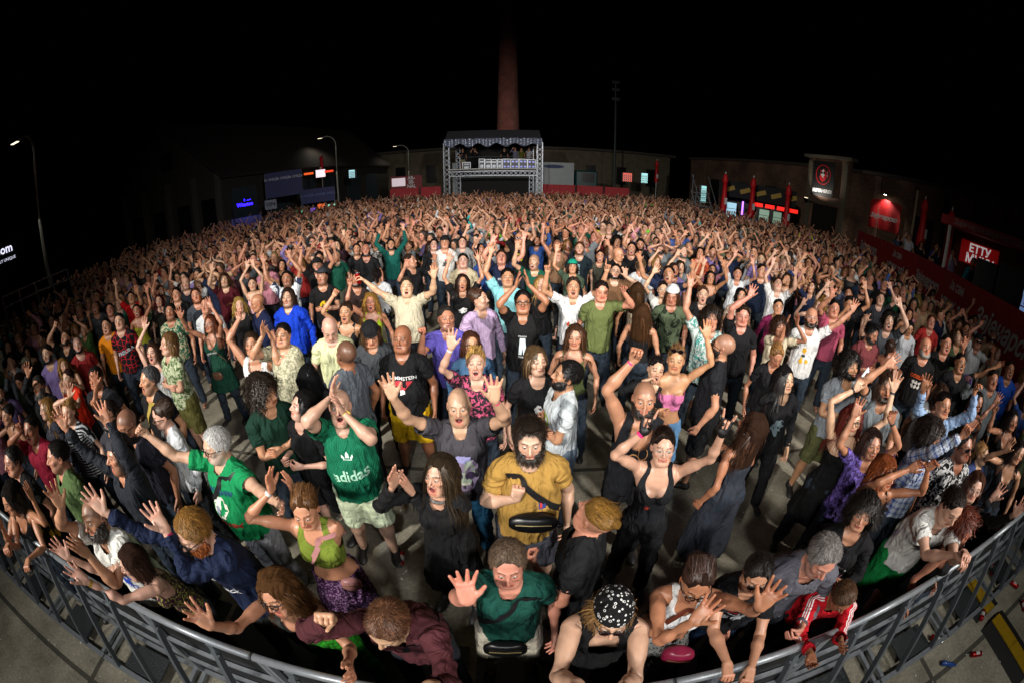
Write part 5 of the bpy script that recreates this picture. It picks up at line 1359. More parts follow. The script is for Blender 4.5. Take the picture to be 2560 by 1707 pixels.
# left warehouse with gable
GX0, GX1, GY0, GY1 = -28.5, -19.6, 22.0, 24.0
lw = empty('gabled_warehouse', (-24, 30, 0)); o_ = lw.location
def lr(x, y, z): return (x - o_.x, y - o_.y, z)
m = MB(); d_ = (4.5, 26)     # the hall runs back along this direction
c_ = [(GX0, GY0), (GX1, GY1), (GX1 + d_[0], GY1 + d_[1]), (GX0 + d_[0], GY0 + d_[1])]
pk = ((GX0 + GX1) / 2, (GY0 + GY1) / 2); m.v = [lr(x, y, 0) for x, y in c_] + [lr(x, y, 4.9) for x, y in c_] + [lr(pk[0], pk[1], 8.9), lr(pk[0] + d_[0], pk[1] + d_[1], 8.9)]
m.f = [(0, 1, 5, 8, 4), (1, 2, 6, 5), (2, 3, 7, 9, 6), (3, 0, 4, 7)]; m.build('wall', PLASTER, lw)
m = MB(); n1 = Vector((d_[0], d_[1], 0)).normalized()
for ea, eb in ((4, 7), (5, 6)):
    s_ = -1 if ea == 4 else 1; q = [Vector(lr(*(c_[ea - 4]), 4.9)), Vector(lr(*(c_[eb - 4]), 4.9)), Vector(lr(pk[0] + d_[0], pk[1] + d_[1], 8.9)), Vector(lr(pk[0], pk[1], 8.9))]
    out = Vector((s_ * .5, 0, -.42)); q[0] += out - n1 * .4; q[1] += out; q[3] -= n1 * .4; n = len(m.v)
    for z in (.08, .26): m.v += [tuple(p + Vector((0, 0, z))) for p in q]
    m.f += [tuple(n + k for k in f) for f in ((0, 1, 2, 3), (7, 6, 5, 4), (0, 4, 5, 1), (1, 5, 6, 2), (2, 6, 7, 3), (3, 7, 4, 0))]
m.build('roof', mat('old_tiles', '2a2420', .9, noise=.4, scale=4), lw)
gd = (Vector((GX1, GY1, 0)) - Vector((GX0, GY0, 0))).normalized(); gn = Vector((gd.y, -gd.x, 0)); MG = Matrix((gd, -gn, Vector((0, 0, 1)))).transposed()
for t in (.02, .24, .5, .76, .98):
    p = Vector((GX0, GY0, 0)).lerp(Vector((GX1, GY1, 0)), t) + gn * .12; m = MB(); m.box(lr(p.x, p.y, 2.5), (.5, .24, 4.98), M=MG); m.build('pilaster', mat('pale_plaster', '48443a', .9, noise=.4, scale=2), lw)
for t, zc_, w_, h_ in ((.13, 2.1, 1.1, 2.4), (.37, 2.1, 1.1, 2.4), (.63, 2.1, 1.1, 2.4), (.87, 2.1, 1.1, 2.6), (.5, 6.6, 1.0, 1.3)):
    p = Vector((GX0, GY0, 0)).lerp(Vector((GX1, GY1, 0)), t) + gn * .03; m = MB(); m.box(lr(p.x, p.y, zc_), (w_, .1, h_), M=MG); m.build('window', mat('black_glass', '0c0e10', .3), lw)
sd_ = Vector((d_[0], d_[1], 0)).normalized(); MS = Matrix((sd_, Vector((-sd_.y, sd_.x, 0)), Vector((0, 0, 1)))).transposed()
for k in range(6):
    p = Vector((GX1, GY1, 0)) + sd_ * (2.2 + k * 4) + Vector((sd_.y, -sd_.x, 0)) * .03; m = MB(); m.box(lr(p.x, p.y, 2.2), (2.6, .1, 3.2), M=MS); m.build('loading_door', mat('grey_blue_door', '2e3c44', .7, noise=.3), lw)
tag(lw, 'dark gabled warehouse with pale pilasters at the left of the yard', 'building')

# ---------------------------------------------------------------- lamps, mast, truck, umbrellas
def street_lamp(az, D, h, arm, head_dir, label):
    a = R(az); x, y = D * math.sin(a), D * math.cos(a); e = empty('street_lamp', (x, y, 0)); hd = Vector((math.cos(R(head_dir)), math.sin(R(head_dir)), 0))
    m = MB(); m.tube([(0, 0, 0), (0, 0, h * .55)], [.10, .07], 10); m.tube([(0, 0, h * .55), (0, 0, h * .86)] + [tuple(Vector((0, 0, h * .86 + (h * .12) * math.sin(t))) + hd * arm * (1 - math.cos(t))) for t in np.linspace(.1, math.pi * .62, 8)], .05, 8)
    m.build('pole', mat('lamp_pole', 'b4b8ac', .5, .1), e, smooth=True); t = math.pi * .62; hp = Vector((0, 0, h * .86 + h * .12 * math.sin(t))) + hd * (arm * (1 - math.cos(t)) + .25)
    m = MB(); m.box(tuple(hp + Vector((0, 0, .03))), (.55, .22, .10), rz=R(head_dir)); m.build('lamp_head', DARK, e); m = MB(); m.box(tuple(hp + Vector((0, 0, -.035))), (.42, .17, .02), rz=R(head_dir)); m.build('lamp', mat('lit_led', 'fff', emit='ffeec8', es=2), e)
    l = bpy.data.lights.new('street_lamp_light', 'SPOT'); l.energy = 110; l.spot_size = R(150); l.spot_blend = .8; l.color = (1, .93, .78); o = bpy.data.objects.new('street_lamp_light', l); COL.objects.link(o); o.parent = e; o.location = hp + Vector((0, 0, -.12)); tag(e, label, 'street lamp', 'street lamps round the yard'); return e
street_lamp(-63.9, 19.5, 8.1, .75, 200, 'tall street lamp nearest the camera beside the left railing')
street_lamp(-23.6, 40, 8.0, 1.0, 180, 'curved street lamp between the blue banners and the tower')
street_lamp(-13.9, 50, 7.3, 1.0, 180, 'small far street lamp just left of the mixing tower')
a = R(13.8); e = empty('floodlight_mast', (45 * math.sin(a), 45 * math.cos(a), 0)); m = MB(); m.tube([(0, 0, 0), (0, 0, 13)], [.16, .09], 8); m.build('pole', mat('dull_steel', '3a4442', .6, .3), e); m = MB()
for z in (11.2, 12.2, 13): m.box((0, 0, z), (.8, .3, .3))
m.build('lamp_boxes', mat('dull_steel', '3a4442', .6, .3), e); tag(e, 'tall unlit floodlight mast right of the mixing tower', 'mast')
tr = empty('lorry', (1, 38, 0)); m = MB(); m.box((-.9, 0, 2.7), (10.6, 2.5, 2.8)); m.build('trailer', mat('trailer_white', '8a9296', .5, noise=.2), tr); m = MB(); m.box((-.9, 0, 1.1), (10.4, 2.3, .3)); m.build('chassis', DARK, tr)
m = MB(); m.box((5.55, 0, 2.2), (2.0, 2.4, 2.6)); m.build('cab', mat('teal_paint', '0e3a3c', .35), tr, bevel=.12); m = MB(); m.box((5.7, -1.21, 2.9), (1.1, .03, .8)); m.build('window', mat('black_glass', '0c0e10', .3), tr)
for x in (-4.5, -3.3, -2.1, 4.2, 6.2): m = MB(); m.tube([(x, -1.2, .5), (x, -.9, .5)], .5, 16); m.build('wheel', DARK, tr)
m = MB(); V_, F_ = disc2(1, 24); m.v = [(2.6 + a * .95, -1.262, 3.75 + b * .16) for a, b in V_]; m.f = F_; m.build('oval_badge', mat('blue_print', '14285a', .6), tr)
tag(tr, 'parked lorry with pale trailer and teal cab right of the mixing tower', 'lorry')

def umbrella(az, D, ztop, zbot, label):
    a = R(az); e = empty('closed_parasol', (D * math.sin(a), D * math.cos(a), 0)); m = MB(); m.tube([(0, 0, 0), (0, 0, ztop + .1)], .03, 8); m.build('pole', WHITE, e); L_ = ztop - zbot; m = MB(); n = 16; rings = [(0, .02), (.06, .12), (.22, .18), (.24, .12), (.55, .12), (.85, .17), (1, .15)]
    for t, r in rings:
        for k in range(n): rr = r * (1 + .28 * ((k % 2) * 2 - 1) * min(1, t * 2)); m.v.append((rr * math.cos(2 * math.pi * k / n), rr * math.sin(2 * math.pi * k / n), ztop - t * L_))
    for i in range(len(rings) - 1):
        for k in range(n): m.f.append((i * n + k, i * n + (k + 1) % n, (i + 1) * n + (k + 1) % n, (i + 1) * n + k))
    m.build('canopy', mat('bright_red_canvas', 'c00f18', .6, noise=.2), e, smooth=True); m = MB(); m.box((0, -.235, zbot + L_ * .28), (.16, .01, .36)); m.build('logo', WHT, e); tag(e, label, 'parasol', 'closed red parasols by the bars')
for a in [(28.8, 25, 3.9, 1.8, 'closed red parasol left of the lit drink fridges'), (32.6, 25, 3.9, 1.7, 'closed red parasol above the purple tube light'), (37.4, 25, 3.85, 1.4, 'closed red parasol at the right end of the black bar'), (55.8, 19, 4.3, 2.5, 'closed red parasol on the terrace by the brewery banner'),
          (19.5, 40, 4.9, 2.9, 'far closed red parasol in front of the back hall'), (-25.6, 38, 5.6, 4.0, 'closed red parasol above the left drink stand'), (59.5, 16, 4.0, 1.9, 'large closed parasol in front of the terrace kiosk')]: umbrella(*a)

def emis(col, es): return mat('lit_panel', col, .5, emit=col, es=es, bump=0)
# the black bar at the right
def bar_booth(az0, az1, D, label, name='bar_stand'):
    p0 = Vector((D * math.sin(R(az0)), D * math.cos(R(az0)), 0)); p1 = Vector((D * math.sin(R(az1)), D * math.cos(R(az1)), 0)); c = (p0 + p1) / 2; e = empty(name, c); d = (p1 - p0).normalized(); n = Vector((d.y, -d.x, 0)); n = n if n.dot(c) < 0 else -n; L_ = (p1 - p0).length
    return e, d, n, L_, Matrix((d, -n, Vector((0, 0, 1)))).transposed()
e, d, n, L_, MM = bar_booth(28, 38.5, 27, ''); m = MB(); m.box(tuple(-n * 1.0 + Vector((0, 0, 3.1))), (L_, 2.2, .95), M=MM); m.build('fascia', BLACKM, e)
m = MB(); m.box(tuple(-n * 2.0 + Vector((0, 0, 1.3))), (L_, .1, 2.6), M=MM); m.build('back_wall', DARK, e); m = MB(); m.box(tuple(n * .1 + Vector((0, 0, .55))), (L_, .5, 1.1), M=MM); m.build('counter', DARK, e)
for k in range(5):
    m = MB(); cc = d * (-L_ / 2 + .7 + k * L_ / 5) + n * .12 + Vector((0, 0, 3.1)); x = (d + Vector((0, 0, .35))).normalized(); m.bar(tuple(cc - x * .33), tuple(cc + x * .33), .03, .26, up=tuple(n.cross(x))); m.build('yellow_logo', mat('yellow_print', '9a7d08', .6), e)
for k in range(4):
    m = MB(); m.box(tuple(d * (.1 + k * .75) + n * .12 + Vector((0, 0, 2.42))), (.6, .06, .22), M=MM); m.build('lit_header', emis('e0180c', 1.3), e)
tag(e, 'black roofed bar with yellow diagonal logos and glowing red headers', 'bar')
def fridge(az, D, col, es, z0, h, w_, label, name='drink_fridge'):
    a = R(az); e = empty(name, (D * math.sin(a), D * math.cos(a), z0)); m = MB(); m.box((0, .3, h / 2), (w_ + .08, .55, h), rz=-a); m.build('cabinet', DARK, e); m = MB(); f = Vector((-math.sin(a), -math.cos(a), 0)); m.box(tuple(f * .02 + Vector((0, 0, h / 2))), (w_, .04, h * .92), rz=-a); m.build('lit_door', emis(col, es), e)
    m = MB(); X = Vector((math.cos(a), -math.sin(a), 0))
    for k in range(1, 5): m.box(tuple(f * .045 + Vector((0, 0, h * k / 5))), (w_, .01, .03), rz=-a)
    for k in range(4):
        for j in range(4): m.box(tuple(f * .05 + X * ((j - 1.5) * w_ / 4.6) + Vector((0, 0, h * k / 5 + h * .08))), (w_ / 8, .01, h * .11), rz=-a)
    m.build('bottle_row', mat('bottle_glass', '14240c', .3), e); tag(e, label, 'fridge', 'lit drink fridges'); return e
fridge(29.9, 26, '9ac8d8', .9, .3, 2.1, .6, 'pale blue lit fridge beside the first closed parasol'); fridge(34.4, 26, '90b098', .5, .3, 2.0, .6, 'greenish lit fridge in the middle of the black bar'); fridge(36.2, 26, '88a890', .45, .3, 2.0, .5, 'dim green fridge beside the last parasol of the black bar')
fridge(66.6, 12.6, '6a9a7c', .35, 1.2, 1.7, .62, 'greenish lit fridge on the terrace behind the red fence'); fridge(70.2, 12.0, '7a94c8', .5, 1.2, 1.8, .7, 'blue lit fridge at the right edge of the terrace'); fridge(-21.6, 37, 'a8e0e8', 1.1, 3.4, .7, .5, 'small bright fridge on the raised left platform'); fridge(26.0, 30, 'a0e0e0', .9, 1.9, 1.2, .35, 'narrow lit fridge right of the mast')
fridge(17.9, 42, 'a8e8e8', 1.2, 2.7, 1.0, .6, 'bright white fridge beside the far parasol'); fridge(15.6, 43, 'e06050', .9, 2.7, .9, .9, 'warm lit stand front under the far hall', 'drink_stand')
a = R(31.4); e = empty('tube_light', (25.5 * math.sin(a), 25.5 * math.cos(a), 0)); m = MB(); m.tube([(0, 0, 1.5), (0, 0, 2.5)], .05, 8); m.build('tube', emis('a060ff', 4), e); m = MB(); m.tube([(0, 0, 0), (0, 0, 1.49)], .03, 6); m.build('stand', DARK, e); tag(e, 'upright violet tube light in front of the black bar', 'light')
# terrace fence with red banners
FP = [Vector((17.2, 15.8, 0)), Vector((13.3, 9.0, 0)), Vector((10.6, 5.0, 0)), Vector((9.4, 2.4, 0)), Vector((8.6, .6, 0))]
FP = [FP[0]] + [FP[0].lerp(FP[1], .5)] + [FP[1], FP[1].lerp(FP[2], .5), FP[2], FP[3], FP[4]]
for i in range(len(FP) - 1):
    a, b = FP[i], FP[i + 1]; d = (b - a).normalized(); n = Vector((d.y, -d.x, 0)); n = n if n.x < 0 else -n; L_ = (b - a).length; e = empty('banner_fence', (a + b) / 2); MM = Matrix((d, -n, Vector((0, 0, 1)))).transposed()
    m = MB(); m.box((0, 0, 1.35), (L_ - .02, .04, 1.25), M=MM); m.build('red_banner', REDD, e); m = MB()
    for s_ in (-1, 1): m.bar(tuple(d * s_ * (L_ / 2 - .04) - n * .04), tuple(d * s_ * (L_ / 2 - .04) - n * .04 + Vector((0, 0, 2.0))), .05)
    m.build('frame', DARK, e)
    GREY = mat('banner_print', 'b0b8b4', .7, noise=.2)
    if i % 2 == 0: sign_text('Зајечарско', min(.5, L_ * .17), GREY, e, (0, 0, 1.45), d, off=.035, bold=.012, shear=.35)
    else: sign_text('Ја сам', .30, GREY, e, (0, 0, 1.72), d, off=.035, bold=.006); sign_text('увек за!', min(.5, L_ * .2), GREY, e, (0, 0, 1.28), d, off=.035, bold=.012)
    tag(e, ['dark red fence banner with Зајечарско lettering farthest from the camera', 'red fence banner reading Ја сам увек за! below the brewery banner', 'dark red fence banner with Зајечарско under the person in turquoise', 'red fence banner reading Ја сам увек за! nearest the terrace fridges', 'plain stretch of red fence banner at the right edge', 'last red banner of the terrace fence'][i], 'banner fence')
m = MB(); tpts = FP + [Vector((13, -1, 0)), Vector((28, -3, 0)), Vector((25.5, 17, 0))]; nT = len(tpts); m.v = [(p.x, p.y, 0) for p in tpts] + [(p.x + (.2 if i < len(FP) else 0), p.y, .95) for i, p in enumerate(tpts)]; m.f = [tuple(range(nT, 2 * nT))] + [(i, (i + 1) % nT, nT + (i + 1) % nT, nT + i) for i in range(nT)]
tag(m.build('terrace', mat('terrace_boards', '1c1816', .9)), kind='structure')
e, d, n, L_, MM = bar_booth(60, 72, 15.5, '', 'kiosk'); m = MB(); m.box(tuple(-n * 1.2 + Vector((0, 0, 2.2))), (L_, .2, 2.6), M=MM); m.build('wall', mat('kiosk_red', '5a0c0e', .7), e); m = MB(); m.box(tuple(Vector((0, 0, 3.6))), (L_ + .6, 2.8, .25), M=MM); m.build('awning', REDD, e)
m = MB(); m.box(tuple(-n * 1.05 + Vector((0, 0, 2.9)) - d * .6), (1.5, .05, .7), M=MM); m.build('lit_sign', emis('c00c10', .12), e); sign_text('ЕТТУ', .34, emis('ffffff', .3), e, tuple(-n * 1.0 + Vector((0, 0, 3.05)) - d * .6), d, off=.02, bold=.01); sign_text('МИКУ', .38, emis('ffffff', .3), e, tuple(-n * 1.0 + Vector((0, 0, 2.72)) - d * .55), d, off=.02, bold=.01)
m = MB(); m.box(tuple(n * 1.0 + Vector((0, 0, 1.5))), (L_, .4, 1.0), M=MM); m.build('counter', DARK, e)
for k in range(4): sign_text('Зајечарско', .22, mat('banner_print', '8c9490', .7, noise=.2), e, tuple(n * 1.41 + Vector((0, 0, 3.6)) + d * (-L_ / 2 + .7 + k * 1.1)), d, off=.015, shear=.3)
for s_ in (-1, 1): m = MB(); m.bar(tuple(d * s_ * L_ / 2 + n * 1.3 + Vector((0, 0, .9))), tuple(d * s_ * L_ / 2 + n * 1.3 + Vector((0, 0, 3.5))), .08); m.build('post', WHITE, e)
tag(e, 'red kiosk with glowing white lettering on the right terrace', 'kiosk')
a = R(54.2); e = empty('wooden_pole', (19.5 * math.sin(a), 19.5 * math.cos(a), 0)); m = MB(); m.tube([(0, 0, 0), (.25, 0, 4.6)], .06, 8); m.build('pole', mat('pale_wood', '8a7a60', .8), e); m = MB(); m.box((0.25, 0, 4.65), (.18, .18, .06)); m.build('cap', DARK, e); tag(e, 'leaning pale wooden pole before the brick wall', 'pole')
# stair rail by the bar
a = R(27.2); e = empty('metal_stair', (27 * math.sin(a), 27 * math.cos(a), 0)); m = MB()
for k in range(9): m.box((0, k * .22, .5 + k * .26), (1.2, .26, .04))
m.build('treads', STEEL, e); m = MB()
for s_ in (-1, 1): m.bar((s_ * .6, 0, .4), (s_ * .6, 2.0, 2.7), .06); m.bar((s_ * .6, 0, 1.4), (s_ * .6, 2.0, 3.7), .04)
for k in range(4): m.bar((-.6, k * .6, .3), (-.6, k * .6, 1.6 + k * .7), .04)
m.build('rail', STEEL, e); tag(e, 'grey metal stair left of the closed parasols', 'stair')

# left: blue banner platform, kiosk signs, railing
BLUE = mat('blue_banner', '0c1c5c', .6, noise=.2, scale=3, emit='0c1c5c', es=.0); UW = mat('banner_white', 'b0b8c8', .6)
e, d, n, L_, MM = bar_booth(-33.3, -28.4, 31, '', 'blue_banner'); m = MB(); m.box((0, 0, 3.55), (L_, .06, 1.7), M=MM); m.build('vinyl', BLUE, e)
for k in range(3): sign_text('Sa UNIQA', .24, UW, e, tuple(d * (-L_ / 3 + k * L_ / 3) + Vector((0, 0, 3.95))), d, off=.045, bold=.006, shear=.1)
m = MB()
for s_ in (-1, 1): m.bar(tuple(d * s_ * L_ / 2 - n * .08), tuple(d * s_ * L_ / 2 - n * .08 + Vector((0, 0, 4.4))), .06)
m.build('post', STEEL, e); tag(e, 'upper blue banner with three white Sa UNIQA marks on the platform', 'banner')
e, d, n, L_, MM = bar_booth(-28.6, -24.1, 30.5, '', 'blue_banner'); m = MB(); m.box((0, 0, 2.45), (L_, .06, .95), M=MM); m.build('vinyl', BLUE, e)
for k in range(3): sign_text('Sa UNIQA', .22, mat('dim_print', '5868a0', .6), e, tuple(d * (-L_ / 3 + k * L_ / 3) + Vector((0, 0, 2.5))), d, off=.045, bold=.004, shear=.1)
m = MB()
for s_ in (-1, 1): m.bar(tuple(d * s_ * L_ / 2 - n * .08), tuple(d * s_ * L_ / 2 - n * .08 + Vector((0, 0, 2.9))), .06)
m.build('post', STEEL, e); tag(e, 'lower blue banner with dim Sa UNIQA marks below the drink stand', 'banner')
e, d, n, L_, MM = bar_booth(-33.6, -32.0, 30, '', 'numbered_sign'); m = MB(); m.box((0, 0, 2.3), (L_, .04, .62), M=MM); m.build('board', mat('sign_white', '8a929c', .6), e); sign_text('VIP4', .36, mat('navy_print', '10142c', .6), e, (0, 0, 2.3), d, off=.03, bold=.01); m = MB(); m.bar((0, 0, 0), (0, 0, 2.0), .05); m.build('post', STEEL, e); tag(e, 'white sign reading VIP4 below the upper blue banner', 'sign')
for i, (az, D, z, col, lab) in enumerate([(-27.4, 36, 4.15, 'e05010', 'orange lit header of the left drink stand'), (-25.8, 36, 4.05, 'f0d8e0', 'white lit menu in the middle of the left drink stand'), (-24.7, 36, 4.15, 'e03818', 'red lit header of the left drink stand')]):
    a = R(az); e = empty('lit_menu', (D * math.sin(a), D * math.cos(a), 0)); m = MB(); m.box((0, 0, z), (.8, .06, .16 if i != 1 else .6), rz=-a); m.build('panel', emis(col, 1.2), e); m = MB(); m.bar((0, .05, 0), (0, .05, z - .05), .06); m.build('post', DARK, e); tag(e, lab, 'lit sign')
for i, (az, D, z, col, lab) in enumerate([(-29.0, 30, 1.45, '80d8a0', 'small green lit counter below the lower blue banner, leftmost'), (-27.0, 30, 1.5, '8050e0', 'small violet lit counter below the lower blue banner'), (-26.0, 30, 1.7, 'e06020', 'small orange lit counter below the lower blue banner'), (-24.6, 30, 1.6, '90e0c0', 'small green lit counter nearest the street lamp')]):
    a = R(az); e = empty('lit_counter', (D * math.sin(a), D * math.cos(a), 0)); m = MB(); m.box((0, 0, z), (.5, .2, .3), rz=-a); m.build('lamp', emis(col, .8), e); m = MB(); m.box((0, .02, z / 2 - .1), (.6, .25, z - .12), rz=-a); m.build('counter', DARK, e); tag(e, lab, 'counter')
q_ = at_d(612, 512, 25); e = empty('neon_sign', (q_[0], q_[1], 0)); d = Vector((q_[1], -q_[0], 0)).normalized(); n = Vector((-q_[0], -q_[1], 0)).normalized(); L_ = 1.0; MM = Matrix((d, -n, Vector((0, 0, 1)))).transposed(); NZ = q_[2] / 1.05; NE = emis('2010ff', 9); sign_text('Winston', .27, NE, e, (0, 0, NZ), d, off=.02, bold=.006, shear=.1, name='tube_lettering'); m = MB(); m.bar(tuple(Vector((0, 0, NZ + .16))), tuple(Vector((0, 0, NZ + .30))), .03); m.bar(tuple(d * .15 + Vector((0, 0, NZ + .2))), tuple(d * .38 + Vector((0, 0, NZ + .22))), .03); m.build('emblem', NE, e)
m = MB(); m.box(tuple(-n * .3 + Vector((0, 0, 1.0))), (L_ + .8, .5, 2.0), M=MM); m.build('booth', mat('navy_booth', '10185a', .5, emit='0818c0', es=.02), e); m = MB(); m.bar(tuple(-d * .45 - n * .02), tuple(-d * .8 - n * .02 + Vector((0, 0, 2.6))), .04); m.bar(tuple(d * .45 - n * .02), tuple(d * .8 - n * .02 + Vector((0, 0, 2.6))), .04); m.build('post', DARK, e)
l = bpy.data.lights.new('neon_glow', 'POINT'); l.energy = 14; l.color = (.1, .08, 1); l.shadow_soft_size = .5; o = bpy.data.objects.new('neon_glow', l); COL.objects.link(o); o.location = e.location + n * .8 + Vector((0, 0, 2.4)); tag(e, 'blue neon Winston lettering over a small navy booth', 'neon sign')
# lit sign at the left edge and the railing with its cloth
q_ = at_d(2, 634, 17); e = empty('lit_sign', (q_[0], q_[1], 0)); d = Vector((q_[1], -q_[0], 0)).normalized(); n = Vector((-q_[0], -q_[1], 0)).normalized(); MM = Matrix((d, -n, Vector((0, 0, 1)))).transposed(); NZ = q_[2] / 1.05
m = MB(); m.box(tuple(-n * .06 + Vector((0, 0, NZ - .05))), (1.9, .1, .9), M=MM); m.build('board', BLACKM, e); sign_text('ploom', .38, emis('e8e8ff', 1.3), e, tuple(Vector((0, 0, NZ + .06))), d, off=.02, bold=.006); sign_text('TRULY UNIQUE', .13, emis('e8e8ff', 1.0), e, tuple(d * .1 + Vector((0, 0, NZ - .26))), d, off=.02); m = MB(); m.bar((0, 0, 0), (0, 0, NZ - .5), .08); m.build('post', DARK, e)
tag(e, 'black sign with glowing white ploom lettering at the left edge', 'lit sign')
RP = [Vector((-14.9, 5.2, 0)), Vector((-14.8, 6.6, 0)), Vector((-14.6, 8.0, 0))]
for i in range(2):
    a, b = RP[i], RP[i + 1]; d = (b - a).normalized(); n = Vector((d.y, -d.x, 0)); L_ = (b - a).length; e = empty('platform_railing', (a + b) / 2); MM = Matrix((d, -n, Vector((0, 0, 1)))).transposed(); m = MB()
    for z in (2.25, 1.95): m.bar(tuple(-d * L_ / 2 + Vector((0, 0, z))), tuple(d * L_ / 2 + Vector((0, 0, z))), .045)
    m.build('rail', STEEL, e)
    for k in range(3): m = MB(); m.bar(tuple(d * (k / 2 - .5) * L_ * .98), tuple(d * (k / 2 - .5) * L_ * .98 + Vector((0, 0, 2.25))), .05); m.build('post', STEEL, e)
    m = MB(); m.box((0, 0, 1.35), (L_, .03, 1.1), M=MM); m.build('cloth', BLACKM, e); sign_text('ploom', .42, mat('grey_print', '4a4a4c', .7), e, (0, 0, 1.4), d, off=.03); tag(e, ['dark cloth railing with grey ploom print at the left edge', 'dark cloth railing with grey ploom print beside the near street lamp'][i], 'railing')
# red cloth fences and stall by the tower
for i, (az0, az1, D, lab) in enumerate([(4.2, 8.6, 36, 'red cloth fence behind the crowd right of the tower'), (8.8, 12.4, 36, 'creased red cloth fence under the mast'), (12.6, 16.0, 36, 'last red cloth fence right of the mast'), (-16.6, -12.6, 34, 'red cloth fence left of the tower'), (-12.4, -9.6, 34, 'short red cloth fence touching the tower leg')]):
    e, d, n, L_, MM = bar_booth(az0, az1, D, '', 'red_fence'); m = MB(); nx = 24
    for j in range(3):
        for k in range(nx + 1): p = d * ((k / nx - .5) * L_) + n * .09 * math.sin(k * 1.7 + j); m.v.append((p.x, p.y, 1.0 + j * .62))
    for j in range(2):
        for k in range(nx): m.f.append((j * (nx + 1) + k, j * (nx + 1) + k + 1, (j + 1) * (nx + 1) + k + 1, (j + 1) * (nx + 1) + k))
    m.build('cloth', mat('faded_red_cloth', 'a8343a', .8, noise=.3, scale=3), e, smooth=True); m = MB(); m.bar(tuple(-d * L_ / 2), tuple(-d * L_ / 2 + Vector((0, 0, 2.3))), .05); m.bar(tuple(d * L_ / 2), tuple(d * L_ / 2 + Vector((0, 0, 2.3))), .05); m.build('post', DARK, e); tag(e, lab, 'fence')
e, d, n, L_, MM = bar_booth(-16.4, -12.2, 38, '', 'market_stall'); m = MB(); m.box((0, 0, 2.6), (L_, .4, 1.2), M=MM); m.build('board', mat('stall_red', '801018', .6), e); m = MB(); m.box(tuple(-d * (L_ / 2 - .7) + n * .22 + Vector((0, 0, 2.7))), (1.2, .03, .7), M=MM); m.build('lit_panel', emis('d8c8d0', .6), e)
for k, s_ in enumerate(('AR-', 'SE-', 'NAL')): sign_text(s_, .40, WHT, e, tuple(d * .45 + Vector((0, 0, 3.0 - k * .36))), d, off=.23, bold=.02)
m = MB(); m.box((0, 0, 1.0), (L_, .5, 1.9), M=MM); m.build('counter', DARK, e); tag(e, 'red stall with AR- SE- NAL lettering left of the tower', 'stall')

# the yard's far things stand a little taller than first measured
KZ = 1.05
for o in list(COL.objects):
    if o.parent is None and o.type in ('EMPTY', 'MESH') and o.name.split('.')[0] not in ('ground', 'road_marking', 'paper_scraps', 'crowd_barrier', 'cable_ramp', 'beer_can', 'plastic_bottle'):
        k = 1.22 if o.name.startswith(('banner_fence', 'terrace')) else (1.0 if o.name.startswith('street_lamp') else KZ)
        o.location.z *= k
        if not o.name.startswith(('flight_case', 'poster', 'brewery')): o.scale.z *= k
for o in COL.objects:
    if o.type == 'LIGHT' and o.name.startswith(('wall_lamp', 'floodlight')): o.location.z *= KZ
DKZ = (DK + .06) * KZ; TZ = .95 * 1.22
# ================================================================ the people one can tell apart, front rows first
T_ = text_deco
GRP = 'people in the crowd'
WH = 'd8d8d2'
# --- along the barrier
P('A', 60, 120, 'black bobbed person in black and yellow top holding a phone over the far left barrier', 'F', 'tank:15140f:camo:b08a10', 'bob:14100e', R_=(40, 400, .8, 'g'), L_=(160, 500, .85, 'g'), lean=22, yaw=-35, hyaw=-20, ht=1.66, tone='b', low='trousers:1a1c22')
P('A', 545, 215, 'bald dark bearded man in white t-shirt with blue and red print, arms stretched left', 'M', 'tee:' + WH, 'buzz:1c1410', R_=(330, 100, .92, 'o'), L_=(470, 400, .6, 'c'), buzz=.5, beard='big', lean=8, yaw=-30, hyaw=-5, mouth='s', ht=1.80,
  deco=[(*blot2(.05, 3), '2040b0', .0, 1.20, 0, 1, 1.6), (*blot2(.04, 9), 'b02030', .03, 1.28, 0, .6, 1.3), T_('L/TS', .05, '2040b0', .02, 1.10)])
P('A', 765, 480, 'person with dark brown bob and bare arms reaching left over the barrier, mouth wide open', 'F', 'tank:3a1c2c:animal:8a8a40', 'bob:2a1810', R_=(360, 415, .93, 'o'), L_=(400, 540, .97, 'o'), lean=20, yaw=-50, hyaw=-22, mouth='o', ht=1.62, low='trousers:2a2a30', tone='e', wrist='L:111,L:caa040')
P('A', 1120, 310, 'ginger haired man in navy sweatshirt stretching both arms to the left, face turned down', 'M', 'long:101c38', 'short:6a4a20', R_=(560, 130, .97, 'o'), L_=(905, 215, .72, 'o'), lean=14, yaw=-38, hyaw=-12, pitch=20, beard='b:7a4018', glasses='sun', ht=1.84, tone='e', wrist='L:c02060',
  deco=[T_('Jack', .08, 'd0d0d4', .02, 1.17, .1), (*blot2(.03, 4, 10), 'd0d0d4', -.05, 1.27, 0, .6, 1.2)], low='trousers:3a3c3a')
P('A', 1615, 665, 'woman in thick black glasses and black halter top shouting, curly light brown hair, green trousers', 'F', 'bikini:0c0c0e', 'waves:4a3018', R_=(1180, 810, .97, 'o'), L_=(2060, 1120, .9, 'r'), lean=22, yaw=-18, hyaw=-8, mouth='o', glasses='black', ht=1.66, tone='b', low='trousers:1c7a10:animal:105008', roll=-8)
P('B', 385, 870, 'balding man in maroon sweatshirt looking down at the barrier, fist raised beside him', 'M', 'long:4a2228', 'short:4a3020', R_=(30, 800, .62, 'f'), L_=(640, 1250, .8, 'r'), lean=30, pitch=22, yaw=-10, hyaw=-15, stub=1, ht=1.76, tone='e', buzz=.2, low='trousers:20242c')
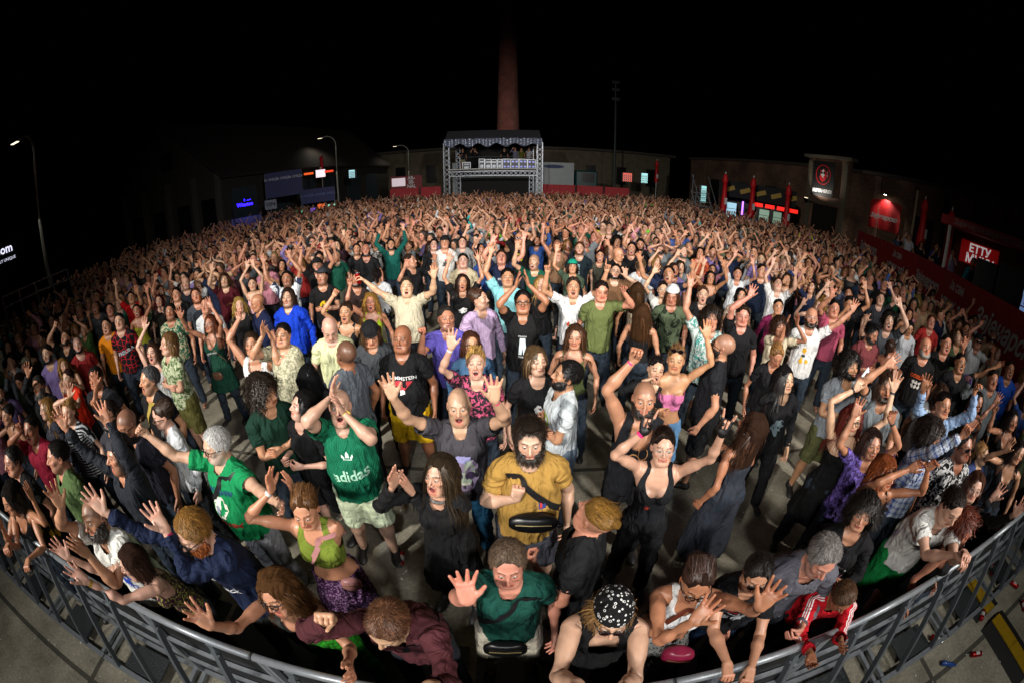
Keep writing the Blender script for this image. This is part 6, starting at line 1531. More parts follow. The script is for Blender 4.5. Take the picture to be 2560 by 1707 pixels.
P('B', 1105, 500, 'man in dark green polo shirt waving an open hand, middle of the front row', 'M', 'polo:0c4238', 'short:4a3c30', R_=(855, 640, .97, 'o'), lean=4, pitch=8, tone='r', low='shorts:b0aa9a', ht=1.69, wrist='L:111')
P('B', 1610, 190, 'man with shaved sides and blond bun in black t-shirt, turned away from the camera', 'M', 'tee:101114', 'top:6a4c20', yaw=-105, hyaw=-35, buzz=.5, tone='r', ht=1.76, L_='B', low='trousers:101014', pitch=-5)
P('B', 1720, 800, 'person in black and white bandana, dark sunglasses and black sleeveless top at the barrier', 'M', 'vest:0c0c0e', 'mid:6a5030', R_=(1520, 1240, .85, 'r'), L_=(1770, 1250, .85, 'r'), lean=20, pitch=10, glasses='sunred', hat='bandana:0a0a0c', ht=1.70, tone='e', low='trousers:101014')
P('C', 430, 610, 'woman in glasses and white crop top with both palms pushed towards the stage', 'F', 'crop:d8d8d8', 'tail:2a1a14', R_=(465, 775, .72, 'o'), L_=(850, 690, .95, 'o'), lean=10, pitch=16, glasses='black', ht=1.68, tone='c', low='longskirt:7a7a78:animal:1c1c1c', wrist='L:111')
P('C', 785, 560, 'black haired boy in glasses and black t-shirt with red lettering, arms over the rail', 'M', 'tee:0c0c10', 'short:100c0a', R_=(610, 1130, .97, 'g'), L_=(730, 1160, .95, 'g'), lean=16, pitch=14, glasses='sun', ht=1.58, tone='b', low='trousers:1a3050',
  deco=[T_('DEPECHE MODE', .045, 'c01828', 0, 1.30, sx=.85), T_('Memento M', .04, 'c8ccd0', 0, 1.245), (*blot2(.045, 12), 'a0a4a8', -.06, 1.17, 0, 1, 1), (*blot2(.045, 15), 'a0a4a8', .06, 1.17, 0, 1, 1)])
P('C', 1175, 465, 'grey haired sunburnt man in open grey denim shirt leaning forward over the child', 'M', 'long:55555e', 'short:5a5654', L_='B', lean=26, yaw=10, hyaw=5, pitch=20, tone='r', stub=1, ht=1.78, low='trousers:22262e')
P('C', 1290, 700, 'child in red tracksuit top with white stripes leaning over the barrier rail', 'M', 'long:b00c1c:track:d8d8d8', 'short:3a2616', R_=(1105, 1065, .9, 'r'), L_=(1275, 960, .8, 'r'), lean=34, yaw=5, hyaw=15, pitch=26, ht=1.46, tone='d', low='trousers:141418', cat='child',
  deco=[(*grid2(.22, .05, 8, 2), 'd8d8d8', 0, 1.24, 0, 1, 1)])
P('C', 1405, 190, 'person with curly black hair, black sweatshirt and silver chain holding a pink phone', 'F', 'long:0d0d10', 'curly:120e0c', R_='B', L_='B', yaw=-8, hyaw=-5, ht=1.66, tone='b', mouth='n', low='trousers:101014', deco=[T_('GOTHICA', .05, 'b8b8b8', 0, 1.24, sx=.9), T_('sveta noc', .03, 'b8b8b8', 0, 1.19)])
P('C', 1930, 165, 'young man in white t-shirt with folded hands on the rail and green shorts', 'M', 'tee:d0d0cc', 'crew:1a120e', R_=(1985, 470, .9, 'g'), L_=(2010, 440, .85, 'g'), lean=26, yaw=12, hyaw=8, pitch=16, ht=1.80, tone='e', low='shorts:0c7a3a', deco=[(*poly2([(-.012, -.04), (.006, -.04), (.014, .04), (-.004, .04)]), '203070', -.02, 1.25, 0, 1, 1), (*poly2([(-.012, -.04), (.006, -.04), (.014, .04), (-.004, .04)]), '203070', .02, 1.25, 0, 1, 1)])
P('C', 2060, 40, 'person in wire glasses and black long sleeves at the right end, palms held out', 'F', 'long:0c0c0e', 'mid:3a2014', R_=(2240, 70, .8, 'o'), L_=(2325, 170, .95, 'o'), yaw=0, hyaw=-5, lean=10, glasses='wire', mouth='s', ht=1.66, tone='e')
# --- second row
P('D', 1255, 735, 'grey haired man in bright green t-shirt with a sheep, fist stretched to the left', 'H', 'tee:08804a', 'short:9a9a98', R_=(820, 640, .95, 'f'), L_=(1650, 1090, .95, 'r'), yaw=-42, hyaw=-15, pitch=12, glasses='black', stub=1, tone='e', ht=1.78, low='trousers:8a8c94',
  deco=[T_('BLACK SHEEP', .06, '14306a', 0, 1.33, sx=.8), (*blot2(.075, 21, 26, .15), 'd0d0c0', .0, 1.20, 0, 1, 1.2), (*blot2(.03, 22, 16, .15), '7a8090', -.03, 1.18, 0, 1, 1), T_('BAAAABY', .07, 'b01820', 0, 1.06)])
P('A', 1790, 175, 'woman in olive crop top clapping above her brow, purple patterned skirt', 'F', 'crop:6a7a28', 'tail:4a3018', R_=(1590, 10, .62, 'c'), L_=(1650, -20, .62, 'c'), lean=4, pitch=14, yaw=-8, mouth='s', ht=1.69, tone='b', low='longskirt:3c1c40:animal:8a6a90', wrist='Lw:7a4030,R:c8c8c8')
P('D', 1995, 500, 'bald man in green football shirt with white stripes and adidas lettering clapping before his face', 'H', 'tee:04553c:pinstripes:0a7a54', 'none', R_=(1960, 400, .62, 'c'), L_=(1990, 500, .62, 'c'), mouth='o', tone='e', pitch=-4, ht=1.80, low='shorts:b4c0a4', wrist='Lw:c8a848',
  deco=[T_('adidas', .115, '9ac8b0', 0, 1.17, .12), (*poly2([(0, .05), (.012, .03), (.014, .0), (-.014, 0), (-.012, .03)]), 'c8e0d4', 0, 1.31, 0, 1, 1), (*poly2([(.02, .0), (.04, .03), (.045, .008), (.03, -.01)]), 'c8e0d4', 0, 1.31, 0, 1, 1), (*poly2([(-.02, .0), (-.03, -.01), (-.045, .008), (-.04, .03)]), 'c8e0d4', 0, 1.31, 0, 1, 1), (*grid2(.07, .006, 3, 1), 'c8e0d4', 0, 1.297, 0, 1, 1)])
P('E', 690, 900, 'woman with long dark and blond hair in sheer black shirt and silver choker clapping', 'F', 'long:0e0e10', 'long:2a2014', R_=(430, 930, .62, 'c'), L_=(455, 950, .62, 'c'), yaw=-22, hyaw=-8, mouth='o', ht=1.70, tone='e', low='skirt:0c0c0e', wrist='L:0a0a0a', lean=4)
P('E', 815, 500, 'bald man in grey t-shirt with a large skull print raising both open hands and shouting', 'M', 'tee:3c3a40', 'buzz:6a5848', R_=(410, 400, .97, 'o'), L_=(1025, 415, .92, 'o'), mouth='o', stub=1, pitch=4, tone='e', ht=1.79, low='trousers:0c3c58', wrist='L:e03070',
  deco=[(*blot2(.13, 31, 30, .08), '8a7a98', .01, 1.14, 0, .85, 1.25), (*blot2(.10, 32, 30, .12), '9aa898', .01, 1.16, 0, .85, 1.2), (*disc2(.035, 18), '3a2a48', -.035, 1.12, 0, 1, 1.1), (*disc2(.035, 18), '3a2a48', .05, 1.12, 0, 1, 1.1), (*blot2(.02, 6, 12), 'c8b048', -.035, 1.12, 0, 1, 1), (*grid2(.08, .02, 6, 1), 'c8c8b8', .01, 1.05, 0, 1, 1), (*blot2(.05, 33, 20, .3), '9090c0', .0, 1.28, 0, 1.3, .7)])
P('E', 1235, 700, 'man with dark curly ponytail and full beard in mustard t-shirt with black chest bag', 'H', 'tee:a07c3c', 'quiff:1c140e', R_='S', beard='big', pitch=14, tone='e', ht=1.82, low='shorts:3c3e48', deco=[(*poly2([(-.022, -.03), (.022, -.03), (.022, .012), (0, .035), (-.022, .012)]), '203070', .085, 1.24, 0, 1, 1), (*poly2([(-.014, -.022), (.014, -.022), (.014, .008), (0, .024), (-.014, .008)]), 'c03028', .085, 1.24, 0, 1, 1)])
P('F', 120, 460, 'shaven headed man with dark beard in black sleeveless shirt, fist with pink wristband raised', 'M', 'vest:14161c', 'buzz:1c1410', R_=(70, 190, .93, 'f'), buzz=.35, beard='b', mouth='s', tone='b', ht=1.84, wrist='R:e03070', pitch=2, deco=[(*star2(.06, 4, .2), 'b08050', .05, 1.12, 0, 1, 1), (*disc2(.05, 20, .042), 'b08050', -.02, 1.20, 0, 1, 1.5), (*disc2(.035, 20, .029), 'b08050', .04, 1.28, 0, 1, 1.7)], low='trousers:101014')
P('F', 232, 745, 'woman in round glasses and black tank top with a red star making horn signs', 'F', 'tank:15171b', 'bun:1c120e', R_=(135, 600, .80, 'h'), L_=(600, 610, .98, 'h'), mouth='s', glasses='wire', pitch=-4, tone='e', ht=1.70, low='trousers:0e0e12', wrist='R:e03070', gloves='0a0a0c', deco=[(*star2(.026), 'a03020', -.03, 1.17, .1, 1, 1)])
P('F', 305, 235, 'smiling woman in pink strapless top with a raised arm and jeans', 'F', 'tube:d87aa8', 'tail:5a4028', L_=(490, 60, .9, 'o'), R_='B', mouth='s', ht=1.72, tone='b', low='trousers:5a86b0', glasses='suntop', hyaw=-8)
P('F', 190, 290, 'laughing dark haired young person leaning against the woman in the pink top', 'F', 'long:0c0c10', 'tail:0e0a0a', R_='E', mouth='o', ht=1.60, tone='e', roll=10, hyaw=8)
P('F', 570, 150, 'shaven headed man with dark beard and glasses in black t-shirt seen from his left side', 'M', 'tee:16171c', 'buzz:201814', yaw=-95, hyaw=-10, buzz=.4, beard='b', glasses='black', tone='b', ht=1.84, low='shorts:101014', deco=None)
P('F', 740, 620, 'woman with long wavy brown hair in slate grey dress, back half turned to the camera', 'F', 'dress@0.12:2a2e38', 'waves:2e1c12', yaw=-140, hyaw=15, tone='c', ht=1.66, R_='B', shoe='6a6a50')
P('F', 950, 350, 'woman with long straight black hair in open black jacket looking to the right', 'F', 'hoodie:0c0c0f', 'long:120e0e', yaw=12, hyaw=15, tone='e', ht=1.70, mouth='n', low='trousers:0c0c10', deco=[(*blot2(.06, 41, 20), '6a7a80', 0, 1.2, 0, 1, 1.4)])
P('F', 1345, 585, 'red haired woman in glasses and strapless black dress with both arms high', 'F', 'strapless:0a0a0c', 'long:4a1814', R_=(1400, 345, .85, 'r'), L_=(1635, 290, .98, 'o'), mouth='s', glasses='black', ht=1.72, tone='e', wrist='R:111,L:222')
P('F', 1330, 270, 'man with big black curly hair and beard in grey t-shirt filming with a bright phone', 'M', 'tee:8a9098', 'curly:0e0b0a', L_=(1420, 320, .55, 'g'), R_='X', beard='b', yaw=15, hyaw=15, tone='b', ht=1.82, low='shorts:5a5c3a')
P('F', 1540, 900, 'person with wavy red blond hair reaching in front of a blue plaid shirt', 'F', 'tank:0c0c0e', 'waves:6a3418', R_=(1720, 855, .9, 'r'), L_=(1815, 850, .8, 'r'), yaw=15, hyaw=20, ht=1.66, tone='c')
P('F', 1810, 680, 'curly dark haired man in blue plaid shirt stretching his arm to the right', 'M', 'long:c0c8d0:plaid:1c3a7a', 'curly:1a1210', R_=(2020, 640, .98, 'p'), yaw=40, hyaw=15, pitch=10, ht=1.80, tone='c')
P('F', 2000, 740, 'man in black sunglasses with moustache in a black and white floral shirt', 'M', 'tee:0e0e10:floral:b8b8b8', 'short:100c0a', yaw=25, hyaw=10, glasses='sun', stub=1, mouth='s', tone='d', ht=1.78)
P('F', 2110, 790, 'fair haired child beside the floral shirt looking to the right', 'F', 'tee:3a4a7a', 'tail:7a5834', yaw=35, hyaw=20, ht=1.45, tone='e')
P('F', 1460, 730, 'person in lilac printed t-shirt with raised bare arms left of the plaid shirt', 'F', 'tee:6a58a8:floral:3a2a5a', 'mid:2a1c18', L_=(1580, 560, .95, 'r'), R_='U', ht=1.66, tone='c', yaw=10, wrist='L:333')
P('C', 2000, 270, 'person with reddish curly hair behind the white t-shirt at the right barrier', 'F', 'tank:0c0c0e', 'curly:4a2014', yaw=60, ht=1.60, tone='c')
P('F', 1880, 500, 'smiling man in pale blue shirt with both arms reaching up to the right', 'M', 'long:8aa4c8', 'crew:1a1210', R_=(1770, 370, .93, 'o'), L_=(2080, 390, .9, 'g'), mouth='s', yaw=15, tone='c', ht=1.78)
P('F', 2285, 590, 'smiling dark haired woman in black top at the right edge', 'F', 'tank:0c0c0e', 'long:16100e', R_=(2180, 520, .8, 'r'), yaw=12, tone='c', mouth='s', ht=1.66)
P('F', 2080, 480, 'young woman with straight dark hair beside the grey jacket, arms stretched right', 'F', 'tank:241c1c', 'long:1a100c', R_=(2250, 440, .9, 'o'), yaw=20, tone='c', ht=1.66)
P('F', 2320, 780, 'dark haired woman with tilted head at the right edge of the picture', 'F', 'tank:1c1c20', 'long:1a1210', R_=(2260, 740, .6, 'o'), yaw=0, tone='b', ht=1.66, roll=12)
P('F', 2170, 350, 'laughing man in grey jacket over green shirt at the right edge', 'M', 'hoodie:5a6064', 'crew:1a1412', yaw=10, mouth='s', tone='c', ht=1.80, R_=(2030, 340, .5, 'g'))
P('F', 2270, 290, 'man in bright blue polo shirt near the right edge', 'M', 'polo:1c4cb0', 'crew:2a2018', yaw=8, mouth='o', tone='c', ht=1.80)
P('F', 1980, 250, 'man with short black hair singing in a black shirt below the raised arms', 'M', 'polo:101014', 'crew:100c0a', mouth='o', yaw=15, tone='c', ht=1.80, L_=(2240, 250, .98, 'r'))
# --- left half, second to fourth rows
P('D', 330, 800, 'man with black crew cut in moss green t-shirt looking left', 'M', 'tee:4a6038', 'crew:14100e', yaw=-60, hyaw=-10, stub=1, tone='b', ht=1.79)
P('D', 690, 790, 'grey bearded man in charcoal pullover throwing both arms up to the left', 'M', 'long:1c2028', 'mid:1c1614', R_=(310, 540, .98, 'o'), L_=(590, 500, .90, 'o'), yaw=-45, hyaw=-12, stub=1, mouth='o', hat='capback:2a2a30', tone='b', ht=1.80)
P('D', 945, 560, 'woman with hair bun and black glasses in white shirt, looking down to the left', 'F', 'long:c8ccd0', 'bun:2a1c14', R_='B', yaw=-65, hyaw=-10, pitch=14, glasses='black', tone='e', ht=1.70, low='trousers:101418')
P('D', 870, 350, 'grey haired man with stubble shouting to the left, yellow strap over black t-shirt', 'M', 'tee:101012', 'short:3a3a3c', yaw=-40, hyaw=-15, mouth='o', stub=1, tone='b', ht=1.80)
P('D', 985, 140, 'young man with chin length light brown hair in green leaf print shirt holding a cup', 'M', 'tee:a8b090:floral:4a6038', 'bob:5a4024', R_='X', L_='X', yaw=-55, hyaw=-5, tone='e', ht=1.82, low='shorts:4a4820')
P('D', 1560, 420, 'person with long dark curls and green sunglasses on the head hugging a black haired woman', 'M', 'tee:082c20', 'curly:1a120c', yaw=35, hyaw=25, pitch=20, R_='X', L_='X', tone='b', ht=1.80)
P('D', 1770, 500, 'laughing woman with black fringe embraced by the curly haired person', 'F', 'tee:0c0c0e', 'bob:0a0808', yaw=-40, hyaw=-25, pitch=-10, mouth='s', R_='B', L_='B', tone='e', ht=1.66, low='shorts:15151a')
P('D', 1820, 320, 'person with smooth straight black hair seen from behind', 'F', 'tee:101014', 'long:08080a', yaw=170, tone='b', ht=1.66)
P('D', 1660, 90, 'heavy crew cut man in cream leaf print shirt clapping above his face', 'H', 'tee:b8b49a:floral:8a8a70', 'crew:14100e', R_=(1545, 60, .62, 'c'), L_=(1570, 80, .62, 'c'), yaw=-12, tone='b', ht=1.78, wrist='L:222')
P('D', 1480, 140, 'person in white sleeveless shirt with red and black lettering under the clapping hands', 'M', 'vest:d4d4d4', 'mid:2a1c12', R_=(1400, -100, .9, 'p'), yaw=-5, tone='b', ht=1.72, deco=[T_('LONSDALE', .06, 'b01c24', 0, 1.22), (*blot2(.03, 8, 16, .4), '101010', 0, 1.30, 0, 1.2, .8)])
P('D', 1940, 60, 'bald man in pale yellow t-shirt looking at the ground', 'M', 'tee:c8cca0', 'none', pitch=40, yaw=8, tone='e', ht=1.80, low='shorts:1c2a4a')
P('D', 2030, 190, 'man with shaved grey hair in slate t-shirt seen from behind', 'M', 'tee:4a5058', 'buzz:1c1614', yaw=-130, hyaw=-15, buzz=.6, tone='d', ht=1.82, low='trousers:101218')
P('D', 2180, 90, 'person in black baseball cap with brown braids looking down', 'M', 'hoodie:3a3e42', 'long:3a2414', hat='cap:101014', pitch=25, yaw=5, tone='b', ht=1.74)
P('E', 480, 110, 'bald unsmiling man in black t-shirt with a red fan print and RAMMSTEIN lettering', 'H', 'tee:0c0d10', 'none', yaw=-10, hyaw=-5, tone='d', ht=1.80, low='shorts:c8a010', deco=[T_('RAMMSTEIN', .05, 'c8c8c8', 0, 1.31, sx=1.05), (*poly2([(-.10, .035), (-.05, .045), (0, .048), (.05, .045), (.10, .035), (.02, -.04), (-.02, -.04)]), 'a01828', 0, 1.24, 0, 1, 1), (*blot2(.025, 5, 14), 'c8c8c8', 0, 1.19, 0, 1, 1)])
P('E', 745, -10, 'grizzled man in violet blue polo shirt with a raised fist', 'M', 'polo:5a50a8', 'crew:2a2624', R_=(600, 60, .55, 'f'), yaw=5, hyaw=8, stub=1, tone='c', ht=1.80)
P('E', 915, 250, 'blonde woman in floral blouse with white wristband waving a straight arm and shouting', 'F', 'tee:1c1c22:floral:b04a6a', 'tail:8a6a3a', R_=(770, 120, .95, 'o'), mouth='o', pitch=-4, tone='e', ht=1.72, wrist='R:d8d8d8', deco=None)
P('E', 890, 140, 'brown haired person in glasses and denim shirt behind the waving blonde woman', 'F', 'long:3a5a7a', 'mid:3a2014', glasses='black', yaw=10, tone='b', ht=1.66)
P('E', 1275, 240, 'woman with chin length ash brown hair in black t-shirt with a white portrait', 'F', 'tee:0c0c0f', 'bob:4a3824', yaw=12, hyaw=12, tone='e', ht=1.74, deco=[(*blot2(.04, 51, 22, .18), 'b8b8b8', 0, 1.22, 0, .9, 1.25), (*grid2(.05, .012, 3, 1), '101010', 0, 1.235, 0, 1, 1)])
P('E', 1440, 320, 'black haired man in white t-shirt with green print leaning to the ash haired woman', 'M', 'tee:c0c8cc', 'short:0e0c0c', yaw=-75, hyaw=-10, beard='b', tone='b', ht=1.76, R_='X', L_='X', low='trousers:5a6878', deco=[(*blot2(.06, 61, 22, .2), '90a818', 0, 1.24, 0, .9, 1.3)])
P('E', 1500, 100, 'smiling woman with long straight brown hair in olive tank top', 'F', 'tank:4a5430', 'long:3a2416', mouth='s', yaw=-8, pitch=8, tone='b', ht=1.70)
P('H', 565, 1090, 'burly man in cream polo shirt, arms spread wide, holding a red can and shouting', 'H', 'polo:b8b098', 'crew:3a3028', R_=(260, 1030, .97, 'g'), L_=(745, 1000, .93, 'o'), mouth='o', tone='e', ht=1.80, pitch=-4, wrist='L:aaa', low='trousers:101018')
P('H', 1655, 1090, 'man in white t-shirt with coloured print, arms up pointing outward and shouting', 'M', 'tee:dcdcdc', 'short:2a201a', R_=(1485, 965, .85, 'p'), L_=(1880, 960, .97, 'p'), mouth='o', tone='b', ht=1.82, deco=[(*blot2(.03, 71, 14, .4), 'c04020', -.05, 1.17, 0, .7, 1.2), (*blot2(.03, 72, 14, .4), '20a060', -.02, 1.14, 0, .7, 1.2), (*blot2(.025, 73, 14, .4), '303038', .04, 1.17, 0, .7, 1.3)])
P('H', 1325, 1190, 'smiling man in rectangular glasses and black PRAGA t-shirt clapping above his head', 'M', 'tee:0c0c0e', 'short:141010', R_=(1290, 1050, .80, 'c'), L_=(1350, 1040, .80, 'c'), mouth='s', glasses='black', tone='c', ht=1.86, deco=[(*poly2([(-.045, -.10), (-.01, -.10), (0, -.02), (.01, -.10), (.045, -.10), (.03, .10), (-.03, .10)]), 'b8c4c8', 0, 1.18, 0, 1, 1), T_('PRAHA', .03, 'b0b0b0', 0, 1.30), T_('PRAGA', .03, 'b0b0b0', 0, 1.055)])
P('H', 1050, 1170, 'young man with tied back brown hair in lilac striped shirt looking right', 'M', 'long:b8a0c0:vstripes:a890b4', 'bun:2e1c12', yaw=20, hyaw=45, tone='e', ht=1.78)
P('H', 930, 1060, 'brown haired woman in black t-shirt cheering with both arms straight up', 'F', 'tee:0c0c0e', 'long:22140e', R_=(840, 850, .97, 'o'), L_=(1040, 850, .97, 'o'), mouth='o', tone='b', ht=1.70, deco=[(*blot2(.06, 81, 22, .3), 'c8c8c8', 0, 1.22, 0, 1.1, .8)])
P('H', 1225, 1030, 'stern man in pale turquoise polo shirt with one straight arm up', 'M', 'polo:7ab8c0', 'crew:120e0c', R_=(1115, 820, .97, 'o'), tone='b', ht=1.84, hyaw=3)
P('H', 1185, 895, 'heavy smiling man in navy t-shirt with arms up behind the turquoise polo', 'H', 'tee:101c38', 'short:2e1e14', L_=(1350, 725, .95, 'o'), R_='U', mouth='s', tone='r', ht=1.82, deco=[T_('ISTRA', .05, 'b8b8b8', 0, 1.28)])
P('H', 1300, 775, 'bald man in mirrored sunglasses and black and yellow t-shirt, both fists in the air', 'M', 'tee:0c0c0c', 'none', R_=(1210, 620, .95, 'f'), L_=(1395, 630, .95, 'f'), glasses='sun', mouth='s', tone='b', ht=1.86, deco=[T_('Jack', .07, 'b8a810', 0, 1.33), (*disc2(.05, 20), 'b8a810', .03, 1.22, 0, 1, 1)])
P('H', 935, 920, 'pale dark browed young man in beige t-shirt, arms down', 'M', 'tee:b0a488', 'short:120e0c', tone='e', ht=1.80)
P('H', 815, 800, 'man in black headband and white t-shirt with a small red drawing', 'M', 'tee:c8c8c4', 'crew:120e0c', tone='b', ht=1.88, hat='beanie:0c0c0e', deco=[(*disc2(.025, 16), 'b06060', .01, 1.30, 0, 1, 1), (*blot2(.05, 91, 20, .6), '303030', 0, 1.22, 0, 1, 1)])
P('H', 745, 815, 'young man with black hair and thin glasses left of the white t-shirt', 'M', 'long:101014', 'short:0e0c0a', glasses='wire', L_='U', tone='e', ht=1.78)
P('H', 930, 800, 'young man with parted hair and grey hooded top, smiling', 'M', 'hoodie:8a8a88', 'short:1c120c', mouth='n', tone='e', ht=1.80)
P('H', 880, 650, 'grey haired man in plain white t-shirt standing above his neighbours', 'M', 'tee:c8c8c8', 'short:4a4644', tone='r', ht=1.86)
P('H', 465, 815, 'bearded young man in emerald shirt with both long sleeved arms up', 'M', 'long:065048', 'short:120c0a', R_=(385, 690, .90, 'p'), L_=(545, 690, .95, 'o'), beard='b', mouth='s', tone='b', ht=1.80)
P('H', 595, 920, 'man with slicked dark hair in black t-shirt turned right, hands raised beside his head', 'M', 'tee:0e0e12', 'crew:2a1e16', R_=(590, 900, .6, 'o', True) if False else 'W', L_='W', yaw=30, hyaw=35, tone='b', ht=1.82)
P('H', 300, 850, 'bald man with full dark beard in black polo shirt, arms at his sides', 'M', 'polo:101014', 'buzz:1c1410', buzz=.2, beard='big', tone='c', ht=1.86)
P('H', 240, 845, 'smiling man with dark hair in black t-shirt beside the bald bearded man', 'M', 'tee:141418', 'short:120e0c', mouth='s', stub=1, tone='b', ht=1.80)
P('H', 110, 820, 'man with long dark hair and round glasses in plum t-shirt, arms raised', 'M', 'tee:3a2430', 'mid:1a1210', R_='W', L_=(155, 740, .85, 'o'), glasses='wire', mouth='o', tone='e', ht=1.82)
P('H', 330, 1190, 'laughing blonde woman in lime green top below the red can', 'F', 'tank:8aa018', 'waves:7a5a28', R_=(195, 1050, .9, 'p'), mouth='o', tone='c', ht=1.66)
P('H', 375, 1010, 'person with long dark ponytail seen from behind between the polo shirts', 'F', 'tee:b8bcc0', 'tail:120c0c', yaw=180, tone='b', ht=1.66)
P('H', 1550, 820, 'man with close cropped hair and bare shoulders, one arm straight up', 'M', 'vest:8a6a50', 'buzz:2a1c14', R_=(1450, 640, .98, 'o'), buzz=.5, mouth='o', tone='c', ht=1.80)
P('H', 1650, 960, 'person in turquoise cap laughing between raised arms', 'F', 'tee:3a4a3a', 'mid:2a1c14', hat='cap:0a8a70', mouth='s', tone='b', ht=1.68, R_='U')
P('H', 1695, 840, 'red bearded man in dark t-shirt with pale vertical lettering', 'M', 'tee:0c1c24', 'short:4a2a18', beard='b:6a3a20', tone='e', ht=1.86, deco=[T_('METRO ZAST', .05, 'a8c8d0', 0, 1.22, math.pi / 2)])
P('H', 1830, 890, 'shouting woman with dark hair tied back near the bare arms', 'F', 'tee:3a3a30', 'tail:1c1210', mouth='o', tone='b', ht=1.70, L_='U')
P('H', 1955, 880, 'bald man looking down to the right in a black jacket', 'M', 'hoodie:0e0e10', 'none', yaw=30, hyaw=30, pitch=20, tone='b', ht=1.84)
P('H', 1930, 990, 'stocky man in glasses and beard with brown t-shirt, palm raised', 'H', 'tee:6a4c34', 'crew:1a1210', glasses='black', beard='b', L_=(1995, 1000, .5, 'o'), tone='e', ht=1.80)
P('H', 1840, 1120, 'smiling man in olive t-shirt with a small chest emblem beside the white t-shirt', 'M', 'tee:5a6438', 'crew:1c1412', mouth='s', pitch=14, hyaw=8, tone='r', ht=1.84, L_=(1985, 1100, .7, 'r'))
P('H', 2035, 840, 'laughing man with short dark hair in black t-shirt in the middle rows', 'M', 'tee:0c0c10', 'crew:120e0c', mouth='o', stub=1, tone='b', ht=1.84)
P('H', 2095, 950, 'person with cropped sandy hair in white shirt seen from behind', 'M', 'tee:c4c8cc', 'crew:4a3a28', yaw=175, tone='c', ht=1.80)
P('H', 2075, 1110, 'woman with very long straight brown hair seen from behind, upper of two', 'F', 'tank:b8a890', 'long:33200f', yaw=170, tone='b', ht=1.70)
P('H', 2110, 1260, 'woman with very long chestnut hair seen from behind, lower of two', 'F', 'tank:101012', 'long:3a2412', yaw=165, tone='b', ht=1.70, L_=None)
P('H', 2300, 1150, 'man in white cap worn backwards and green camouflage shirt looking down', 'M', 'tee:4a5640:camo:1a2418', 'mid:3a2618', hat='capback:c8c8c8', pitch=20, hyaw=-10, tone='c', ht=1.80)
P('H', 2240, 1110, 'smiling dark haired woman in glasses with a thin raised arm', 'F', 'tee:c8c8c4', 'tail:140e0c', glasses='wire', mouth='s', R_='U', tone='e', ht=1.68)
P('H', 1445, 1070, 'pale long haired blonde woman in black behind the black glasses', 'F', 'long:101014', 'long:7a5c34', mouth='s', tone='e', ht=1.70)
P('M', 1500, 1080, 'laughing woman with tied back brown hair in black jacket', 'F', 'hoodie:101014', 'tail:3a2416', mouth='o', tone='e', ht=1.72)
P('M', 1590, 1330, 'curly haired man in white and turquoise print shirt shouting, one arm straight up', 'M', 'tee:b8c4c0:floral:4a8a84', 'curly:1a120c', R_=(1370, 940, .98, 'o'), mouth='o', tone='b', ht=1.80)
P('M', 1920, 1300, 'smiling man in black t-shirt with his arm slanting up to the right', 'M', 'tee:101013', 'crew:2a1e18', R_=(2010, 1050, .95, 'o'), mouth='s', pitch=10, tone='r', ht=1.80)
P('M', 1580, 900, 'tanned long haired woman in dark top raising both arms', 'F', 'tank:1c1c20', 'long:14100e', R_='U', L_='U', mouth='s', tone='c', ht=1.68)
P('M', 1865, 860, 'woman with wet dark hair in white t-shirt with both arms up', 'F', 'tee:c4c8cc', 'tail:100c0c', R_=(1855, 590, .97, 'o'), L_='U', tone='b', ht=1.72)
P('M', 2120, 830, 'round faced man in navy t-shirt, arms down, looking right', 'M', 'tee:1c2840', 'crew:120e0c', hyaw=15, tone='b', ht=1.84)
P('M', 1900, 1090, 'woman with black bob in beige t-shirt', 'F', 'tee:b09a88', 'bob:100c0c', yaw=10, tone='b', ht=1.66)
P('M', 2290, 970, 'laughing boy with brown hair in white t-shirt, head back and arms up', 'M', 'tee:d4d4d4', 'short:3a2014', R_=(2240, 720, .97, 'o'), L_='U', mouth='s', pitch=-18, tone='e', ht=1.76)
P('M', 2290, 1210, 'smiling short haired woman in shiny magenta shirt', 'F', 'long:7a1c4a', 'crew:1a120e', mouth='s', tone='b', ht=1.68)
P('M', 2120, 700, 'man with long dark beard and hands behind his head', 'M', 'tee:b0b4b8', 'short:120c0a', beard='big', R_='W', L_='W', tone='b', ht=1.82)
P('M', 1775, 660, 'man in glasses and big beard in navy shirt clapping overhead', 'M', 'tee:101c38', 'short:2a1c12', glasses='black', beard='big', R_='T', L_='T', tone='b', ht=1.82)
P('M', 1670, 400, 'dark haired man in navy shirt standing tall in the right middle', 'M', 'polo:0e1830', 'crew:100c0a', tone='b', ht=1.84)
P('M', 1470, 640, 'man with shoulder length dark hair in orange print shirt, mouth open', 'M', 'tee:c05a3a:floral:7a2a1a', 'mid:1a120e', mouth='o', tone='r', ht=1.80)
P('M', 1345, 495, 'laughing woman with a fringe in navy blouse', 'F', 'long:101c38', 'bob:1a120e', mouth='s', tone='e', ht=1.66)
P('M', 1010, 530, 'bearded man in violet and white top with arms up', 'M', 'tee:4a4a8a', 'crew:1a1210', mouth='o', R_='U', L_='U', tone='b', ht=1.80, stub=1)
P('M', 790, 400, 'balding man shading his eyes with a bent arm', 'M', 'tee:6a6a6a', 'buzz:2a1c14', buzz=.3, R_='E', tone='b', ht=1.82)
P('M', 515, 400, 'bald man with closed eyes in dark brown t-shirt', 'M', 'tee:2a1c1a', 'none', pitch=-10, tone='e', ht=1.84)
P('M', 360, 470, 'man in glasses and maroon t-shirt with bent arms up', 'M', 'tee:5a1418', 'crew:2a1c14', glasses='black', mouth='s', R_='W', tone='r', ht=1.82)
